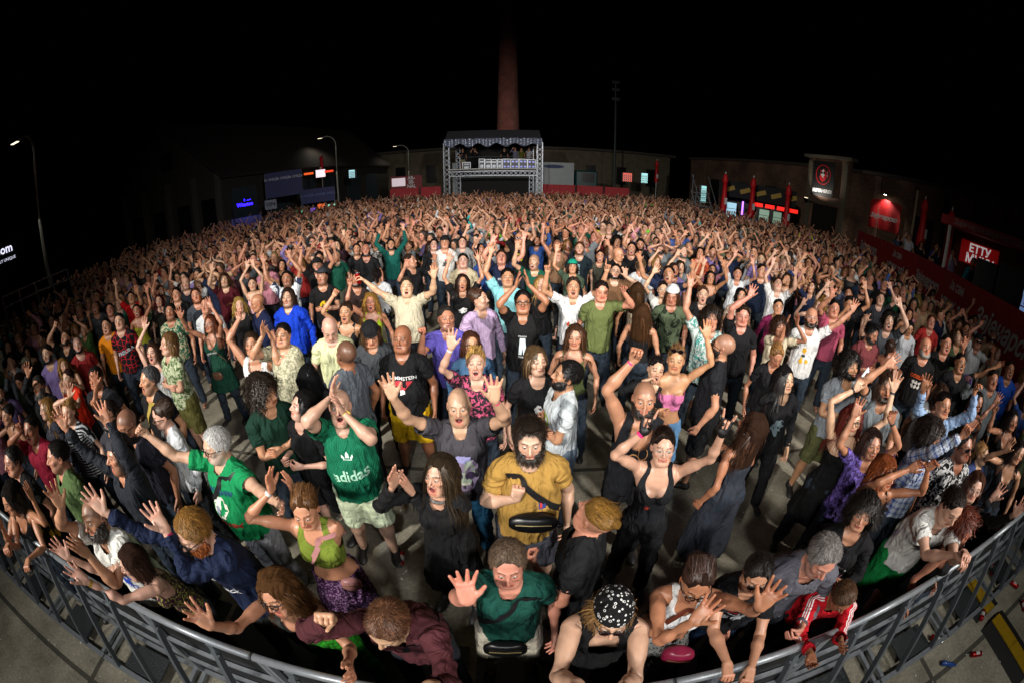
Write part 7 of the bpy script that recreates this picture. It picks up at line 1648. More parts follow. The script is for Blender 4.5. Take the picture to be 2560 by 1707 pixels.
P('M', 940, 180, 'man in black t-shirt with both arms straight up at the right of the far rows', 'M', 'tee:0c0c10', 'short:120e0c', R_='U', L_='U', tone='b', ht=1.84, mouth='o')
# --- right side
P('O', 400, 860, 'bald bearded man in glasses and white t-shirt with beer mugs, arm stretched far right', 'M', 'tee:d4d4d4', 'none', R_=None, L_=(870, 690, .98, 'o'), beard='b', glasses='wire', mouth='o', tone='b', ht=1.84, deco=[(*blot2(.03, 101, 14), 'c8980c', -.01, 1.24, 0, .9, 1.2), (*grid2(.05, .035, 3, 3), '202020', -.01, 1.17, 0, 1, 1), (*blot2(.032, 103, 14), 'd0a010', -.03, 1.10, 0, .8, 1.3), (*blot2(.028, 104, 14), 'd0a010', .05, 1.10, 0, .7, 1.2)])
P('O', 110, 950, 'woman with big brown curls in cream top clapping in front of her face', 'F', 'tee:c0b49a', 'curly:2a180e', R_=(235, 850, .62, 'c'), L_=(270, 880, .62, 'c'), yaw=10, tone='c', ht=1.68)
P('O', 610, 780, 'man with cropped dark hair in rose pink polo shirt', 'M', 'polo:a84a64', 'crew:1c1614', tone='r', ht=1.84, R_=(590, 640, .95, 'o'))
P('O', 80, 1220, 'blonde haired person looking down with a white hair clip', 'F', 'tee:101014', 'bun:6a4a28', pitch=30, tone='c', ht=1.62, yaw=10)
P('O', 960, 1010, 'man with black quiff and beard in dusty rose t-shirt looking down', 'M', 'tee:6a3034', 'quiff:0e0b0a', beard='b', pitch=22, hyaw=20, yaw=20, tone='c', ht=1.80, R_='X')
P('O', 1450, 1130, 'bald man with long grey goatee in black t-shirt with orange lettering', 'M', 'tee:0c0c0e', 'none', beard='big:8a8880', tone='r', ht=1.86, hyaw=8, deco=[T_('GOBLINI', .075, 'd05010', 0, 1.28, sx=.85)] + [(*blot2(.022, 110 + k, 12), 'c0bcb4', -.05 + (k % 3) * .05, 1.20 - (k // 3) * .055, 0, 1, 1.2) for k in range(6)])
P('O', 1640, 1100, 'laughing man in black t-shirt behind the bald goateed man', 'M', 'tee:0c0c0e', 'crew:120e0c', mouth='o', hyaw=12, tone='r', ht=1.86, L_=(1810, 1100, .9, 'o'))
P('O', 1130, 1130, 'person with brown ponytail and bare back with thin straps', 'F', 'tank:141416', 'tail:241610', yaw=150, tone='c', ht=1.66)
P('O', 1300, 960, 'woman with dark hair looking down in white open shirt over black', 'F', 'long:b8bcc4', 'mid:120e0e', pitch=25, yaw=10, tone='b', ht=1.66)
P('O', 1500, 900, 'man with reddish fringe in brick red shirt', 'M', 'polo:a82a28', 'short:4a2818', tone='r', ht=1.78, yaw=5)
P('O', 370, 360, 'sturdy man in black t-shirt with small white chest lettering, arms down', 'M', 'tee:101216', 'crew:1c1612', tone='c', ht=1.88, hyaw=5, deco=[T_('STEFEST', .04, 'b8b8b8', 0.03, 1.27)])
P('O', 530, 340, 'man with long fair hair in black t-shirt over white sleeves', 'M', 'tee:121214', 'mid:6a4c2a', tone='c', ht=1.84, stub=1)
P('O', 640, 350, 'dark haired man in profile in white shirt looking right', 'M', 'long:a8b0b8', 'short:120e0c', yaw=40, hyaw=30, tone='b', ht=1.84)
P('O', 710, 440, 'long haired woman in white knitted top with a lilac lanyard', 'F', 'tee:c4c4c4', 'long:5a3c20', tone='c', ht=1.70)
P('O', 530, 510, 'tanned woman with dark hair tied up in a black top', 'F', 'tank:141414', 'bun:1a100c', tone='c', ht=1.68)
P('O', 870, 520, 'man with cropped hair in dark blue checked shirt, right middle rows', 'M', 'polo:16263c', 'crew:1a1412', tone='r', ht=1.80)
P('O', 870, 600, 'man with dark glasses and beard in dark t-shirt below the checked shirt', 'M', 'tee:14161a', 'crew:100c0c', glasses='sun', beard='b', tone='c', ht=1.80)
P('O', 740, 640, 'woman with black hair in navy shirt smiling to the left', 'F', 'tee:101824', 'short:0c0a0a', hyaw=-20, mouth='s', tone='c', ht=1.72)
P('O', 1070, 560, 'grey haired man in dark t-shirt with orange shoulders behind him', 'M', 'tee:121418', 'crew:5a5856', tone='r', ht=1.82)
P('O', 1175, 620, 'tanned man with goatee in bottle green polo shirt', 'M', 'polo:0c3a26', 'crew:1a1210', stub=1, tone='d', ht=1.84)
P('O', 1035, 690, 'fair man in dark grey t-shirt between the green polo and the raised arms', 'M', 'tee:2a2c34', 'crew:3a2a1c', tone='e', ht=1.80, L_='U')
P('O', 1245, 780, 'laughing older woman with short dark hair, hands at her chest', 'F', 'tee:1c1a20', 'short:1a1212', mouth='o', R_='C', L_='C', tone='e', ht=1.64)
P('O', 1380, 690, 'person with long blonde hair in denim jacket seen from behind', 'F', 'long:3a5a74', 'waves:8a7040', yaw=160, tone='c', ht=1.68)
P('O', 1520, 640, 'person in flowery short sleeved shirt with arms behind the head', 'M', 'tee:a8a490:floral:a83a2a', 'short:2a1c14', yaw=150, R_='W', L_='W', tone='c', ht=1.76)
P('O', 1400, 580, 'bald man with sunburnt face near the red fence', 'M', 'tee:1c1c20', 'none', tone='d', ht=1.78)
P('O', 1600, 590, 'young man in grey t-shirt standing by the second banner', 'M', 'tee:4a4a50', 'short:14100e', tone='b', ht=1.80)
P('O', 1720, 670, 'bearded man in black shirt with arms crossed by the fence', 'M', 'long:0e0e12', 'short:14100e', beard='b', R_='X', L_='X', glasses='wire', tone='b', ht=1.82)
P('O', 1590, 830, 'man with brown hair in navy shirt turned to the right', 'M', 'polo:16203a', 'crew:3a2a1c', yaw=50, hyaw=15, tone='r', ht=1.80)
P('O', 790, 240, 'gaunt pale man in grey t-shirt standing taller before the first banner', 'M', 'tee:3a3e44', 'short:3a342c', tone='e', ht=1.90)
P('O', 800, 330, 'person in white cap worn backwards and sunglasses, hands at the face', 'M', 'tee:b8b4a0', 'short:1a120e', hat='capback:b8b8b0', glasses='sun', R_='C', L_='C', tone='c', ht=1.80)
P('O', 775, 400, 'dark haired man in pinstriped shirt looking left', 'M', 'long:1c2434:pinstripes:5a6478', 'short:0e0c0c', hyaw=-30, tone='r', ht=1.80)
P('O', 1010, 440, 'laughing person with hands behind the head and green wristband', 'M', 'tee:141416', 'short:14100e', R_='W', L_='W', mouth='s', tone='d', ht=1.80)
P('O', 1140, 560, 'laughing woman in red lit profile behind the bottle green polo', 'F', 'tee:3a1c1c', 'short:2a1814', mouth='o', tone='r', ht=1.70)
P('O', 1210, 510, 'dark haired woman in denim jacket near the banner', 'F', 'long:3a4e64', 'bob:100c0c', tone='b', ht=1.68)
P('O', 1275, 440, 'man in black t-shirt with pale chest print standing against the red banner', 'M', 'tee:0c0c0e', 'short:14100e', tone='c', ht=1.82, deco=[T_('SECURE', .05, '8a8a8a', 0, 1.27)])
P('O', 1900, 890, 'bearded man with sideways head in white t-shirt near the right fence', 'M', 'tee:b8bcc0', 'short:14100e', beard='b:8a8880', R_=(1890, 700, .95, 'o'), tone='c', ht=1.78)
P('O', 1920, 760, 'bearded man in pale blue t-shirt under the raised hand', 'M', 'tee:8a98a8', 'crew:241c18', beard='b', tone='c', ht=1.80)
P('O', 2060, 830, 'person in sunglasses and black t-shirt with one palm raised by the fence', 'M', 'tee:0e0e10', 'short:1a120e', glasses='sun', R_=(2030, 780, .9, 'o'), tone='c', ht=1.78)
P('O', 1930, 1080, 'person in sunglasses and dark headband, both arms over the head', 'M', 'tee:c0c4c8', 'short:14100e', glasses='sun', hat='beanie:0c0c0e', R_=(1960, 910, .9, 'r'), L_='W', tone='c', ht=1.78, wrist='R:e030a0')
P('O', 2110, 1180, 'woman with long light brown hair and cream blouse near the right edge', 'F', 'long:b0a898', 'long:5a4024', hyaw=25, tone='e', ht=1.66)
# --- left side, behind
P('J', 770, 830, 'blond boy in green t-shirt with a printed figure sitting high, both arms up', 'M', 'tee:3c5a2c', 'short:7a5a24', R_=(480, 770, .95, 'o'), L_=(625, 650, .93, 'o'), yaw=-25, hyaw=-5, tone='b', ht=1.60, world=None, deco=[(*blot2(.05, 120, 18, .3), 'c87820', .0, 1.16, 0, .9, 1.3), (*blot2(.03, 121, 14), 'c8b070', -.02, 1.24, 0, 1, 1), (*grid2(.10, .025, 5, 1), '8a2418', -.01, 1.30, 0, 1, 1)], low='trousers:4a5a4a')
P('J', 1095, 750, 'crop haired man in black jersey with red lightning lines', 'M', 'tee:0c0c10:cracks:a81420', 'crew:1a1412', yaw=-12, hyaw=8, tone='e', ht=1.86, deco=[T_('FADURA', .08, 'b8c0c8', .02, 1.20, .2)])
P('J', 975, 790, 'man with short dark hair in orange football shirt shouting', 'M', 'tee:d07c08', 'crew:120e0c', mouth='o', tone='b', ht=1.80, yaw=-10, deco=[(*disc2(.018, 6), '151515', .06, 1.27, 0, 1, 1), T_('710', .05, '151515', 0, 1.19)])
P('J', 1560, 660, 'man with dark wavy hair and moustache in green and cream palm shirt', 'M', 'tee:1c5a44:floral:b0a888', 'mid:14100e', yaw=-10, hyaw=10, stub=1, tone='c', ht=1.82)
P('J', 1800, 510, 'man with ginger beard in slate t-shirt, head tilted', 'M', 'tee:3e444c', 'crew:3a241a', beard='big:8a4a20', mouth='s', tone='r', ht=1.84, roll=-8)
P('J', 1890, 600, 'man in white t-shirt with his face behind a raised palm', 'M', 'tee:c4c8cc', 'crew:14100e', tone='r', ht=1.80, yaw=-15)
P('J', 1925, 770, 'auburn haired woman in glasses and dark green dress with white heart line, arm out left', 'F', 'dress:0c3a2c', 'long:4a2412', R_=(1650, 680, .97, 'o'), L_='U', glasses='wire', yaw=-25, mouth='s', tone='c', ht=1.70, deco=[T_('yes you', .06, 'c8ccc8', 0, 1.25, .1)])
P('J', 1620, 500, 'dark haired man in black shirt drinking from a small bottle', 'M', 'tee:0e0f12', 'short:120e0c', R_='C', tone='b', ht=1.80, yaw=-10)
P('J', 2060, 370, 'man with long wavy brown hair in maroon t-shirt, one arm up', 'M', 'tee:4a0c18', 'waves:3a2416', R_=(1945, 260, .95, 'o'), mouth='s', tone='e', ht=1.84, stub=1)
P('J', 2200, 600, 'woman with long blonde curls in black top looking right', 'F', 'tee:101012', 'waves:8a7038', hyaw=10, tone='e', ht=1.68)
P('K', 970, 970, 'woman with tied back hair in pale pink top with thin arms straight up', 'F', 'tank:d8a8b4', 'bun:2a1a14', R_=(920, 700, .97, 'o'), L_=(960, 700, .97, 'o'), tone='e', ht=1.72)
P('K', 1330, 910, 'man with goatee in white and navy shirt with both dark arms high', 'M', 'tee:c8ccd0:camo:28304a', 'crew:14100e', R_=(1050, 640, .98, 'o'), L_=(1350, 640, .96, 'o'), stub=1, tone='c', ht=1.84)
P('K', 1340, 1110, 'smiling man with long dark hair tied back in bright blue fleece', 'M', 'hoodie:0838b8', 'mid:241812', yaw=-12, mouth='s', stub=1, tone='e', ht=1.84)
P('K', 1010, 1170, 'bald man in navy shirt bent towards his neighbour on the left', 'M', 'polo:101a3a', 'none', yaw=-60, hyaw=-10, pitch=20, tone='c', ht=1.78)
P('K', 1700, 890, 'man in grey cap and black t-shirt with a yellow smiling face', 'M', 'tee:0c0c0e', 'crew:14100e', hat='cap:2a2e34', stub=1, hyaw=-15, tone='b', ht=1.84, L_='X', deco=[(*disc2(.078, 28), 'c8a808', -.01, 1.20, 0, 1, 1.15), (*disc2(.011, 10), '101010', -.035, 1.225, 0, 1, 1.8), (*disc2(.011, 10), '101010', .02, 1.225, 0, 1, 1.8)] + [(*disc2(.006, 8), '101010', -.01 + .045 * math.sin(a_), 1.195 - .042 * math.cos(a_), 0, 1.2, 1) for a_ in np.linspace(-1.1, 1.1, 9)])
P('K', 1650, 770, 'bearded man in black beanie laughing behind the grey cap', 'M', 'tee:121214', 'crew:14100e', hat='beanie:101012', beard='b', mouth='s', R_=(1480, 590, .95, 'f'), L_=(1745, 570, .95, 'f'), tone='b', ht=1.84)
P('K', 1600, 570, 'white haired heavy man in white t-shirt with hands at his brow', 'H', 'tee:c8ccd0', 'crew:8a8884', R_='E', L_='E', tone='r', ht=1.84, deco=[T_('AMSTERDAM', .05, '202430', 0, 1.27)])
P('K', 1240, 640, 'girl with tied dark hair and nose ring, arm bent up to her ear', 'F', 'tank:141418', 'tail:140e0c', R_='E', tone='b', ht=1.68)
P('K', 1280, 770, 'person with dark wavy hair and a red hair clip tilting the head', 'F', 'tee:101012', 'mid:120c0c', roll=10, tone='b', ht=1.70)
P('K', 270, 960, 'bald man with glasses and stubble in dark t-shirt, left of the ginger beard', 'M', 'tee:1c2028', 'none', glasses='black', stub=1, tone='e', ht=1.84)
P('J', 1205, 530, 'young man with dark crew cut in red t-shirt with both arms up', 'M', 'tee:b00c10', 'crew:14100e', R_=(1035, 340, .98, 'o'), L_=(1260, 470, .9, 'o'), tone='b', ht=1.80, wrist='L:e06080')
P('J', 1255, 650, 'laughing dark haired woman in yellow top, arm raised', 'F', 'tank:8a8a20', 'tail:14100e', L_=(1350, 460, .95, 'o'), mouth='o', tone='c', ht=1.68)
P('J', 1010, 640, 'smiling man with cropped dark hair in black t-shirt with a red box', 'M', 'tee:0e0e10', 'crew:14100e', mouth='s', tone='r', ht=1.80, deco=[(*grid2(.08, .04, 4, 2), 'a01820', 0, 1.22, 0, 1, 1)])
P('J', 1460, 560, 'woman with dark red hair in black and yellow top, hand at her throat', 'F', 'tee:14140f', 'long:3a0c10', L_='C', tone='e', ht=1.68)
P('J', 380, 910, 'balding man with moustache in grey t-shirt looking left', 'M', 'tee:6a7478', 'short:1c1612', yaw=-45, hyaw=-5, stub=1, tone='b', ht=1.82, low='trousers:20242c')
P('J', 100, 1000, 'woman with dark hair smiling to the left at the left edge, upper', 'F', 'tee:2a2a30', 'long:14100e', yaw=-15, mouth='s', tone='b', ht=1.66)
P('J', 100, 1120, 'person in glasses and pale striped shirt with hands together at the left edge', 'M', 'long:a0a8b0:vstripes:6a7884', 'crew:14100e', glasses='black', R_='C', L_='C', tone='b', ht=1.76, yaw=-20)
P('J', 230, 1150, 'person in a pale cap with bent arms up at the left', 'F', 'tee:2a2a2c', 'mid:14100e', hat='cap:8a8470', L_='W', tone='e', ht=1.66, yaw=-60)
P('J', 620, 1270, 'person with short reddish brown hair in bright orange red t-shirt', 'F', 'tee:d02c10', 'short:2a1814', yaw=-35, mouth='s', tone='e', ht=1.66, L_=(600, 1370, .6, 'o'))
P('J', 350, 1340, 'man with grey black beard in dark shirt smiling to the left', 'M', 'long:14161a', 'short:2a2826', beard='big:4a4846', mouth='s', yaw=-25, R_=(250, 1190, .97, 'o'), tone='b', ht=1.78)
P('J', 180, 1300, 'woman with long straight dark brown hair hiding her face, looking down', 'F', 'long:1c2418', 'long:1c120e', yaw=-30, pitch=30, tone='c', ht=1.66)
P('D', 400, 540, 'smiling fair woman in black and white striped top', 'F', 'tee:101014:stripes:a8acb0', 'tail:6a4c2a', yaw=-30, mouth='s', tone='e', ht=1.68, R_=(410, 420, .7, 'o'))
P('D', 270, 520, 'blonde woman with dark roots in dark grey shirt in profile', 'F', 'long:2a2c38', 'long:6a4c24', yaw=-60, tone='e', ht=1.66)
P('D', 180, 640, 'shouting man in crimson polo shirt pointing with a bent arm at the left', 'M', 'polo:7a0c28', 'crew:14100e', R_=(110, 620, .7, 'p'), mouth='o', yaw=-30, tone='d', ht=1.76)
P('D', 640, 560, 'bearded man in glasses between raised arms at the left', 'M', 'tee:2a2a30', 'short:1a120e', beard='b', glasses='black', tone='b', ht=1.78, yaw=-20)
P('D', 560, 340, 'dark haired man behind a big raised hand in the left rows', 'M', 'tee:1c1e24', 'short:14100e', R_=(560, 350, .7, 'o'), tone='c', ht=1.76, yaw=-20)
P('D', 895, 190, 'woman with long brown hair and white tank top shouting, arm straight up', 'F', 'tank:b8b8b8', 'long:2e1c12', R_=(850, 20, .95, 'o'), mouth='o', yaw=-15, tone='e', ht=1.68)
P('D', 40, 560, 'person with dark tied hair pointing left at the left edge', 'F', 'tank:101014', 'bun:14100e', R_='W', yaw=-50, tone='b', ht=1.66)
P('D', 70, 830, 'person in black shirt with white lettering at the left edge', 'M', 'tee:0c0c0e', 'short:120e0c', yaw=-50, tone='b', ht=1.76, deco=[T_('BUSTED', .05, 'b8b8b8', .02, 1.22)])
P('D', 70, 1030, 'woman with black fringe smiling to the left behind the barrier, hands clapping', 'F', 'tank:101014', 'bob:120e0e', R_='C', L_=(170, 1010, .6, 'c'), yaw=-40, mouth='s', tone='c', ht=1.64)
P('D', 740, 620, 'balding man in sunglasses with head bowed behind the charcoal pullover', 'M', 'tee:1c1c28', 'buzz:2a1c14', glasses='sun', buzz=.5, pitch=20, yaw=-40, tone='c', ht=1.78)
# ================================================================ people on the tower, the terrace and the marshals
for x, top, lw_, kw, lab in [(-4.0, 'tee:101014', 'shorts:8a8468', dict(R_='B'), 'technician in black t-shirt and beige shorts at the left of the mixing tower'), (-3.0, 'tee:101014', 'trousers:14141a', dict(R_='W', L_='C'), 'technician in black with one arm bent, second from left on the tower'),
        (-.62, 'tee:0a0a0c', 'trousers:101014', dict(pitch=25), 'technician bowed over the desk in the middle of the tower'), (.25, 'long:6a6a80', 'trousers:101014', dict(R_='W'), 'person in pale violet shirt with a raised hand on the tower'), (.75, 'tee:5a5a18', 'trousers:101014', dict(), 'person in mustard green shirt on the tower deck'),
        (1.35, 'tee:a8acb8', 'trousers:3a3a40', dict(R_='C'), 'person in white t-shirt at the right of the tower deck')]:
    make_person(0, 0, 'M', top, lw_, 'crew:1a1410', label=lab, world=(x, TY + 1.45, DKZ), lod=2, tone='b', group='people on the mixing tower', **kw)
def on_terrace(c, x, y, z, **k):
    d_ = ray(*px(c, x, y)); p = at_d(*px(c, x, y), float(np.interp(math.degrees(math.atan2(d_[0], d_[1])), [46, 56, 64, 72], [23, 16, 12, 10.5])) + 2.2); return make_person(0, 0, world=(p[0], p[1], z), lod=2, **k)
on_terrace('O', 1900, 350, TZ, sex='M', top='long:1a8aa0', hair='crew:2a1a12', label='person in turquoise top leaning on the terrace fence', R_='K', L_='K', lean=15, yaw=-30, group='people on the terrace')
P('O', 335, 20, 'marshal in fluorescent yellow green vest standing farthest at the wall', 'M', 'hoodie:7ab810', 'crew:14100e', ht=1.82, tone='b')
P('O', 515, 80, 'marshal in fluorescent yellow green vest nearer the red fence', 'M', 'hoodie:7ab810', 'crew:14100e', ht=1.82, tone='b')
_tp = [(1290, 170, 'c0c0c8'), (1410, 190, '14141a'), (1570, 80, '2a4080'), (1580, 260, '1a2a40'), (1690, 280, '8a7a98'), (1200, 120, '3a4a60')]
for k, (x, y, c) in enumerate(_tp):
    on_terrace('O', x, y, TZ, sex='MF'[k % 2], top='tee:' + c, hair=['short:14100e', 'long:2a1a12'][k % 2], R_=['W', None, 'X'][k % 3], L_=[None, 'C', 'X'][k % 3], tone='bc'[k % 2],
               label=['person in pale shirt filming over the terrace fence, beside a dark clothed one', 'dark clothed person with arms at the chest on the terrace', 'person in blue shirt with crossed arms standing back on the terrace', 'person in dark navy shirt at the terrace edge left of the kiosk', 'person in faded lilac shirt on the terrace by the kiosk', 'person in dull blue shirt under the red brewery banner'][k], group='people on the terrace')

# ---------------------------------------------------------------- carried things
def who(sub):
    for p in PEOPLE:
        if p['label'] and sub in p['label']: return p
    print('no person', sub)
def palm_of(p, sd): g = 1 if sd == 'L' else -1; return p['pose'].point('hand' + sd, (g * .80, 0, 1.385)), p['pose'].Rm['hand' + sd]
def hold_can(sub, sd, label, red=True):
    p = who(sub); c, Mh = palm_of(p, sd); e = can(0, 0, 0, label, False, 0); e.location = c; e.rotation_euler = (R(8), R(-6), 0); e['group'] = 'drinks held up'
hold_can('burly man in cream polo', 'R', 'red can held up by the man in the cream polo shirt')
def phone(sub, sd, label, col, screen=None, s=1.0, tilt=(75, 20, 20)):
    p = who(sub); c, Mh = palm_of(p, sd); e = empty('phone', c); e.rotation_euler = tuple(R(t) for t in tilt); m = MB(); m.box((0, 0, 0), (.155 * s, .076 * s, .009)); m.build('case', mat('phone_case', col, .35, noise=.03), e, bevel=.003)
    m = MB(); m.box((0, 0, .0055), (.145 * s, .068 * s, .002)); m.build('screen', mat('phone_screen', '0a0a10', .08, noise=.02) if not screen else emis(screen, 1.2), e); tag(e, label, 'phone')
phone('filming with a bright phone', 'L', 'large silvery white phone held up by the curly haired man', 'd0e0e8', 'b8d8f0', 1.35, (70, -15, 25))
phone('holding a pink phone', 'L', 'pink cased phone held over the rail by the person with the silver chain', 'c07a98', None, 1, (20, 0, 10))
phone('far left barrier', 'L', 'black phone held low over the barrier at the far left', '101010', None, 1, (10, 0, 20))
phone('laughing man in grey jacket', 'R', 'lilac phone held up at the right edge', '7a68b0', None, 1.2, (70, 0, 70))
def bag(sub, col, label, a0=.9, zc=1.22, amp=.22, bag_at=(.0, 1.02), size=(.22, .07, .13), wdt=.018, part=True, strapcol=None):
    p = who(sub)
    if p is None or p['geo'] is None: return
    V, Q, W = p['geo']; bvh = BVHTree.FromPolygons([tuple(v) for v in V], [tuple(q) for q in Q]); P_ = []; F_ = []; n = 72
    V2, Q2, _w, _n = tmpl(p['sex'], 'n', 2); bv2 = BVHTree.FromPolygons([tuple(v) for v in V2], [tuple(q) for q in Q2])
    Cn = []
    for i in range(n):
        a = 2 * math.pi * i / n; z = min(zc + amp * math.cos(a - a0), 1.455); d = Vector((math.sin(a), -math.cos(a), 0))
        if z > 1.40: d = Vector((d.x * .55, d.y, .0)).normalized()
        hs = [h[0] for h in (bvh.ray_cast(Vector((0, 0, z)) + d * .6, -d), bv2.ray_cast(Vector((0, 0, z)) + d * .6, -d)) if h[0] is not None]
        r_ = min(max([Vector((h.x, h.y)).length for h in hs] or [.1]), .26); Cn.append((Vector((0, 0, z)) + d * (r_ + .006), d))
    Cp = [c for c, d in Cn]
    for _ in range(4): Cp = [(Cp[i - 1] + Cp[i] * 2 + Cp[(i + 1) % n]) / 4 for i in range(n)]
    Cn = [(c + d * .003, d) for c, (_c, d) in zip(Cp, Cn)]
    for i in range(n):
        t = (Cn[(i + 1) % n][0] - Cn[i - 1][0]).normalized(); sd_v = t.cross(Cn[i][1]).normalized()
        for s_ in (-1, 1): P_.append(Cn[i][0] + sd_v * (s_ * wdt))
    for i in range(n): j = (i + 1) % n; F_.append((2 * i, 2 * j, 2 * j + 1, 2 * i + 1))
    P_ = np.array([tuple(v) for v in P_]); P2 = P_; e = empty('shoulder_bag', (p['xy'][0], p['xy'][1], 1.0)); org = np.array([p['xy'][0], p['xy'][1], 1.0])
    np_mesh('strap', p['pose'].skin(P2, weights(P2)) - org, np.array(F_), mat('bag_strap', strapcol or col, .6), e)
    if part:
        x, z = bag_at; h = bvh.ray_cast(Vector((x, -1, z)), Vector((0, 1, 0))); y = (h[0].y if h[0] is not None else -.14) - size[1] * .5; f = Field(axis((x - size[0] * .7, x + size[0] * .7, .012)), axis((y - size[1], y + size[1], .01)), axis((z - size[2], z + size[2], .012)))
        f.ell((x, y, z), (size[0] * .55, size[1] * .62, size[2] * .60), .01); X, Y, Z = f.x[:, None, None], f.y[None, :, None], f.z[None, None, :]
        f.F[...] = np.maximum(np.maximum(np.abs(X - x) - size[0] / 2, np.abs(Z - z) - size[2] / 2), f.F); v, q = f.mesh(); v = smooth(v, q, 2, .4); Wb = np.zeros((len(v), len(BONES)), np.float32); Wb[:, BI['chest' if z > 1.12 else 'spine']] = 1
        np_mesh('pouch', p['pose'].skin(v, Wb) - org, q, mat('bag_leather', col, .35, noise=.2, scale=20), e); zt2 = z + size[2] * .22
        mb = MB(); mb.tube([(x - size[0] * .36, y - size[1] * .55, zt2), (x, y - size[1] * .66, zt2 + .006), (x + size[0] * .36, y - size[1] * .55, zt2)], .0035, 5); v = np.array(mb.v); Wb = np.zeros((len(v), len(BONES)), np.float32); Wb[:, BI['chest' if z > 1.12 else 'spine']] = 1
        me = bpy.data.meshes.new('zip'); me.from_pydata([tuple(t) for t in p['pose'].skin(v, Wb) - org], [], mb.f); me.materials.append(mat('zip_metal', 'b0a070', .3, .8)); o = bpy.data.objects.new('zip', me); COL.objects.link(o); o.parent = e
    tag(e, label, 'bag', 'shoulder bags')
bag('dark green polo', '0a0a0c', 'black bag on a strap hanging at the waist of the green polo shirt', a0=.9, bag_at=(-.02, .93), size=(.26, .07, .16))
bag('full beard in mustard', '0b0b0d', 'black leather chest bag with gold zip worn over the mustard t-shirt', a0=-.9, zc=1.23, amp=.20, bag_at=(.03, 1.17), size=(.30, .09, .13), wdt=.022)
bag('with a sheep', '0a0a0c', 'wide black strap across the bright green sheep t-shirt', a0=-1.0 + 2, part=False, wdt=.022)
bag('maroon sweatshirt', '101018', 'black strap across the maroon sweatshirt', a0=.9, part=False)
bag('white crop top with both palms', '7a1c38', 'pink red pouch on a brown strap worn with the white crop top', a0=.5, bag_at=(.10, .97), size=(.20, .10, .16), strapcol='5a2412')
bag('olive crop top', 'b07a7a', 'small pink bag strap across the olive crop top', a0=.9, bag_at=(.15, 1.05), size=(.14, .06, .12))
bag('white heart line', '6a4a3a', 'small brown bag hanging at the dark green dress', a0=-.8, bag_at=(.02, .90), size=(.18, .06, .13), wdt=.006)
bag('yellow strap over black', 'a89040', 'pale yellow strap across the grey haired shouting man', a0=.9, part=False)
def neck_ring(sub, name, col, r=.0045, z0=1.44, drop=.035, metal=.9):
    p = who(sub); mb = MB(); pts = [((.064 + .012 * math.cos(a)) * math.sin(a), .005 - .078 * math.cos(a), z0 - drop * math.cos(a) * (math.cos(a) > 0) + .02 * (math.cos(a) < 0)) for a in np.linspace(0, 2 * math.pi, 26)]
    mb.tube(pts, r, 6, cap=False); v = np.array(mb.v); body = p['ob']; me = bpy.data.meshes.new(name); me.from_pydata([tuple(t) for t in p['pose'].skin(v, weights(v)) - np.array(body.location)], [], mb.f); me.materials.append(mat('necklace_metal', col, .2, metal)); o = bpy.data.objects.new(name, me); COL.objects.link(o); o.parent = body
neck_ring('silver chain holding', 'necklace', 'c8c8c8', .006, 1.42, .05); neck_ring('silver choker', 'choker', 'd0d0d0', .011, 1.475, .01); neck_ring('black tank top with a red star', 'necklace', 'b0b0b0', .0016, 1.42, .05); neck_ring('strapless black dress', 'necklace', 'b8b8b8', .0025, 1.40, .06)

# ================================================================ the rest of the crowd
POLY = [(-7.5, 1.1), (-15, 5.4), (-21, 12), (-19, 21), (-16, 31), (-6, 32.3), (3, 32.3), (16, 34), (18.2, 24), (17.0, 16.3), (13.0, 9.3), (10.3, 5.3), (9.0, 2.6), (8.2, .8), (6.0, 1.05), (0, 1.0)]
def inside(x, y):
    c = False
    for i in range(len(POLY)):
        x0, y0 = POLY[i]; x1, y1 = POLY[i - 1]
        if (y0 > y) != (y1 > y) and x < (x1 - x0) * (y - y0) / (y1 - y0) + x0: c = not c
    return c
FLOOR = [at_z(*px(c, x, y), 0.0)[:2].tolist() + [r] for c, x, y, r in (('B', 480, 520, .55), ('B', 600, 330, .35), ('B', 900, 400, .3), ('C', 330, 380, .5), ('C', 700, 200, .5), ('F', 1020, 700, .6), ('D', 1420, 640, .55), ('D', 1330, 560, .5), ('B', 2100, 350, .5), ('F', 900, 900, .5), ('B', 650, 800, .6), ('B', 400, 560, .4), ('D', 1150, 1020, .35), ('E', 560, 760, .4))]
cand = []; sp = .64; r6 = np.random.default_rng(11)
for j in range(int(34 / (sp * .87))):
    for i in range(int(44 / sp)):
        x = -23 + i * sp + (j % 2) * sp / 2 + r6.uniform(-.16, .16); y = .8 + j * sp * .87 + r6.uniform(-.16, .16); D = math.hypot(x, y)
        gap = .04 + (.45 if D > 12 and math.sin(x * .9 + 2 * math.sin(y * .35)) * math.cos(y * .7 + math.sin(x * .5)) > .62 else 0)
        if inside(x, y) and r6.random() > gap: cand.append((D, x, y))
cand.sort(); taken = [p['xy'] for p in PEOPLE]
OK_ = []; SPEC = [(math.hypot(*p['xy']), math.degrees(math.atan2(*p['xy']))) for p in PEOPLE]
for D, x, y in cand:
    if any((x - a) ** 2 + (y - b) ** 2 < (.44 if D > 5 else .52) ** 2 for a, b in taken): continue
    if D < 7 and any((x - a) ** 2 + (y - b) ** 2 < r * r for a, b, r in FLOOR): continue
    # nobody may stand between the camera and the front rows that the photo shows free
    if D < 2.9: continue
    if D < 9:
        az_ = math.degrees(math.atan2(x, y)); blk = False
        for q in SPEC:
            if q[0] > D - .2 and q[0] < D + 1.5 and abs(q[1] - az_) < math.degrees(.34 / D): blk = True; break
        if blk or any((x - a) ** 2 + (y - b) ** 2 < .50 ** 2 for a, b in taken): continue
    if D < 3.7 and abs(math.degrees(math.atan2(x, y))) < 55: continue
    OK_.append((D, x, y))
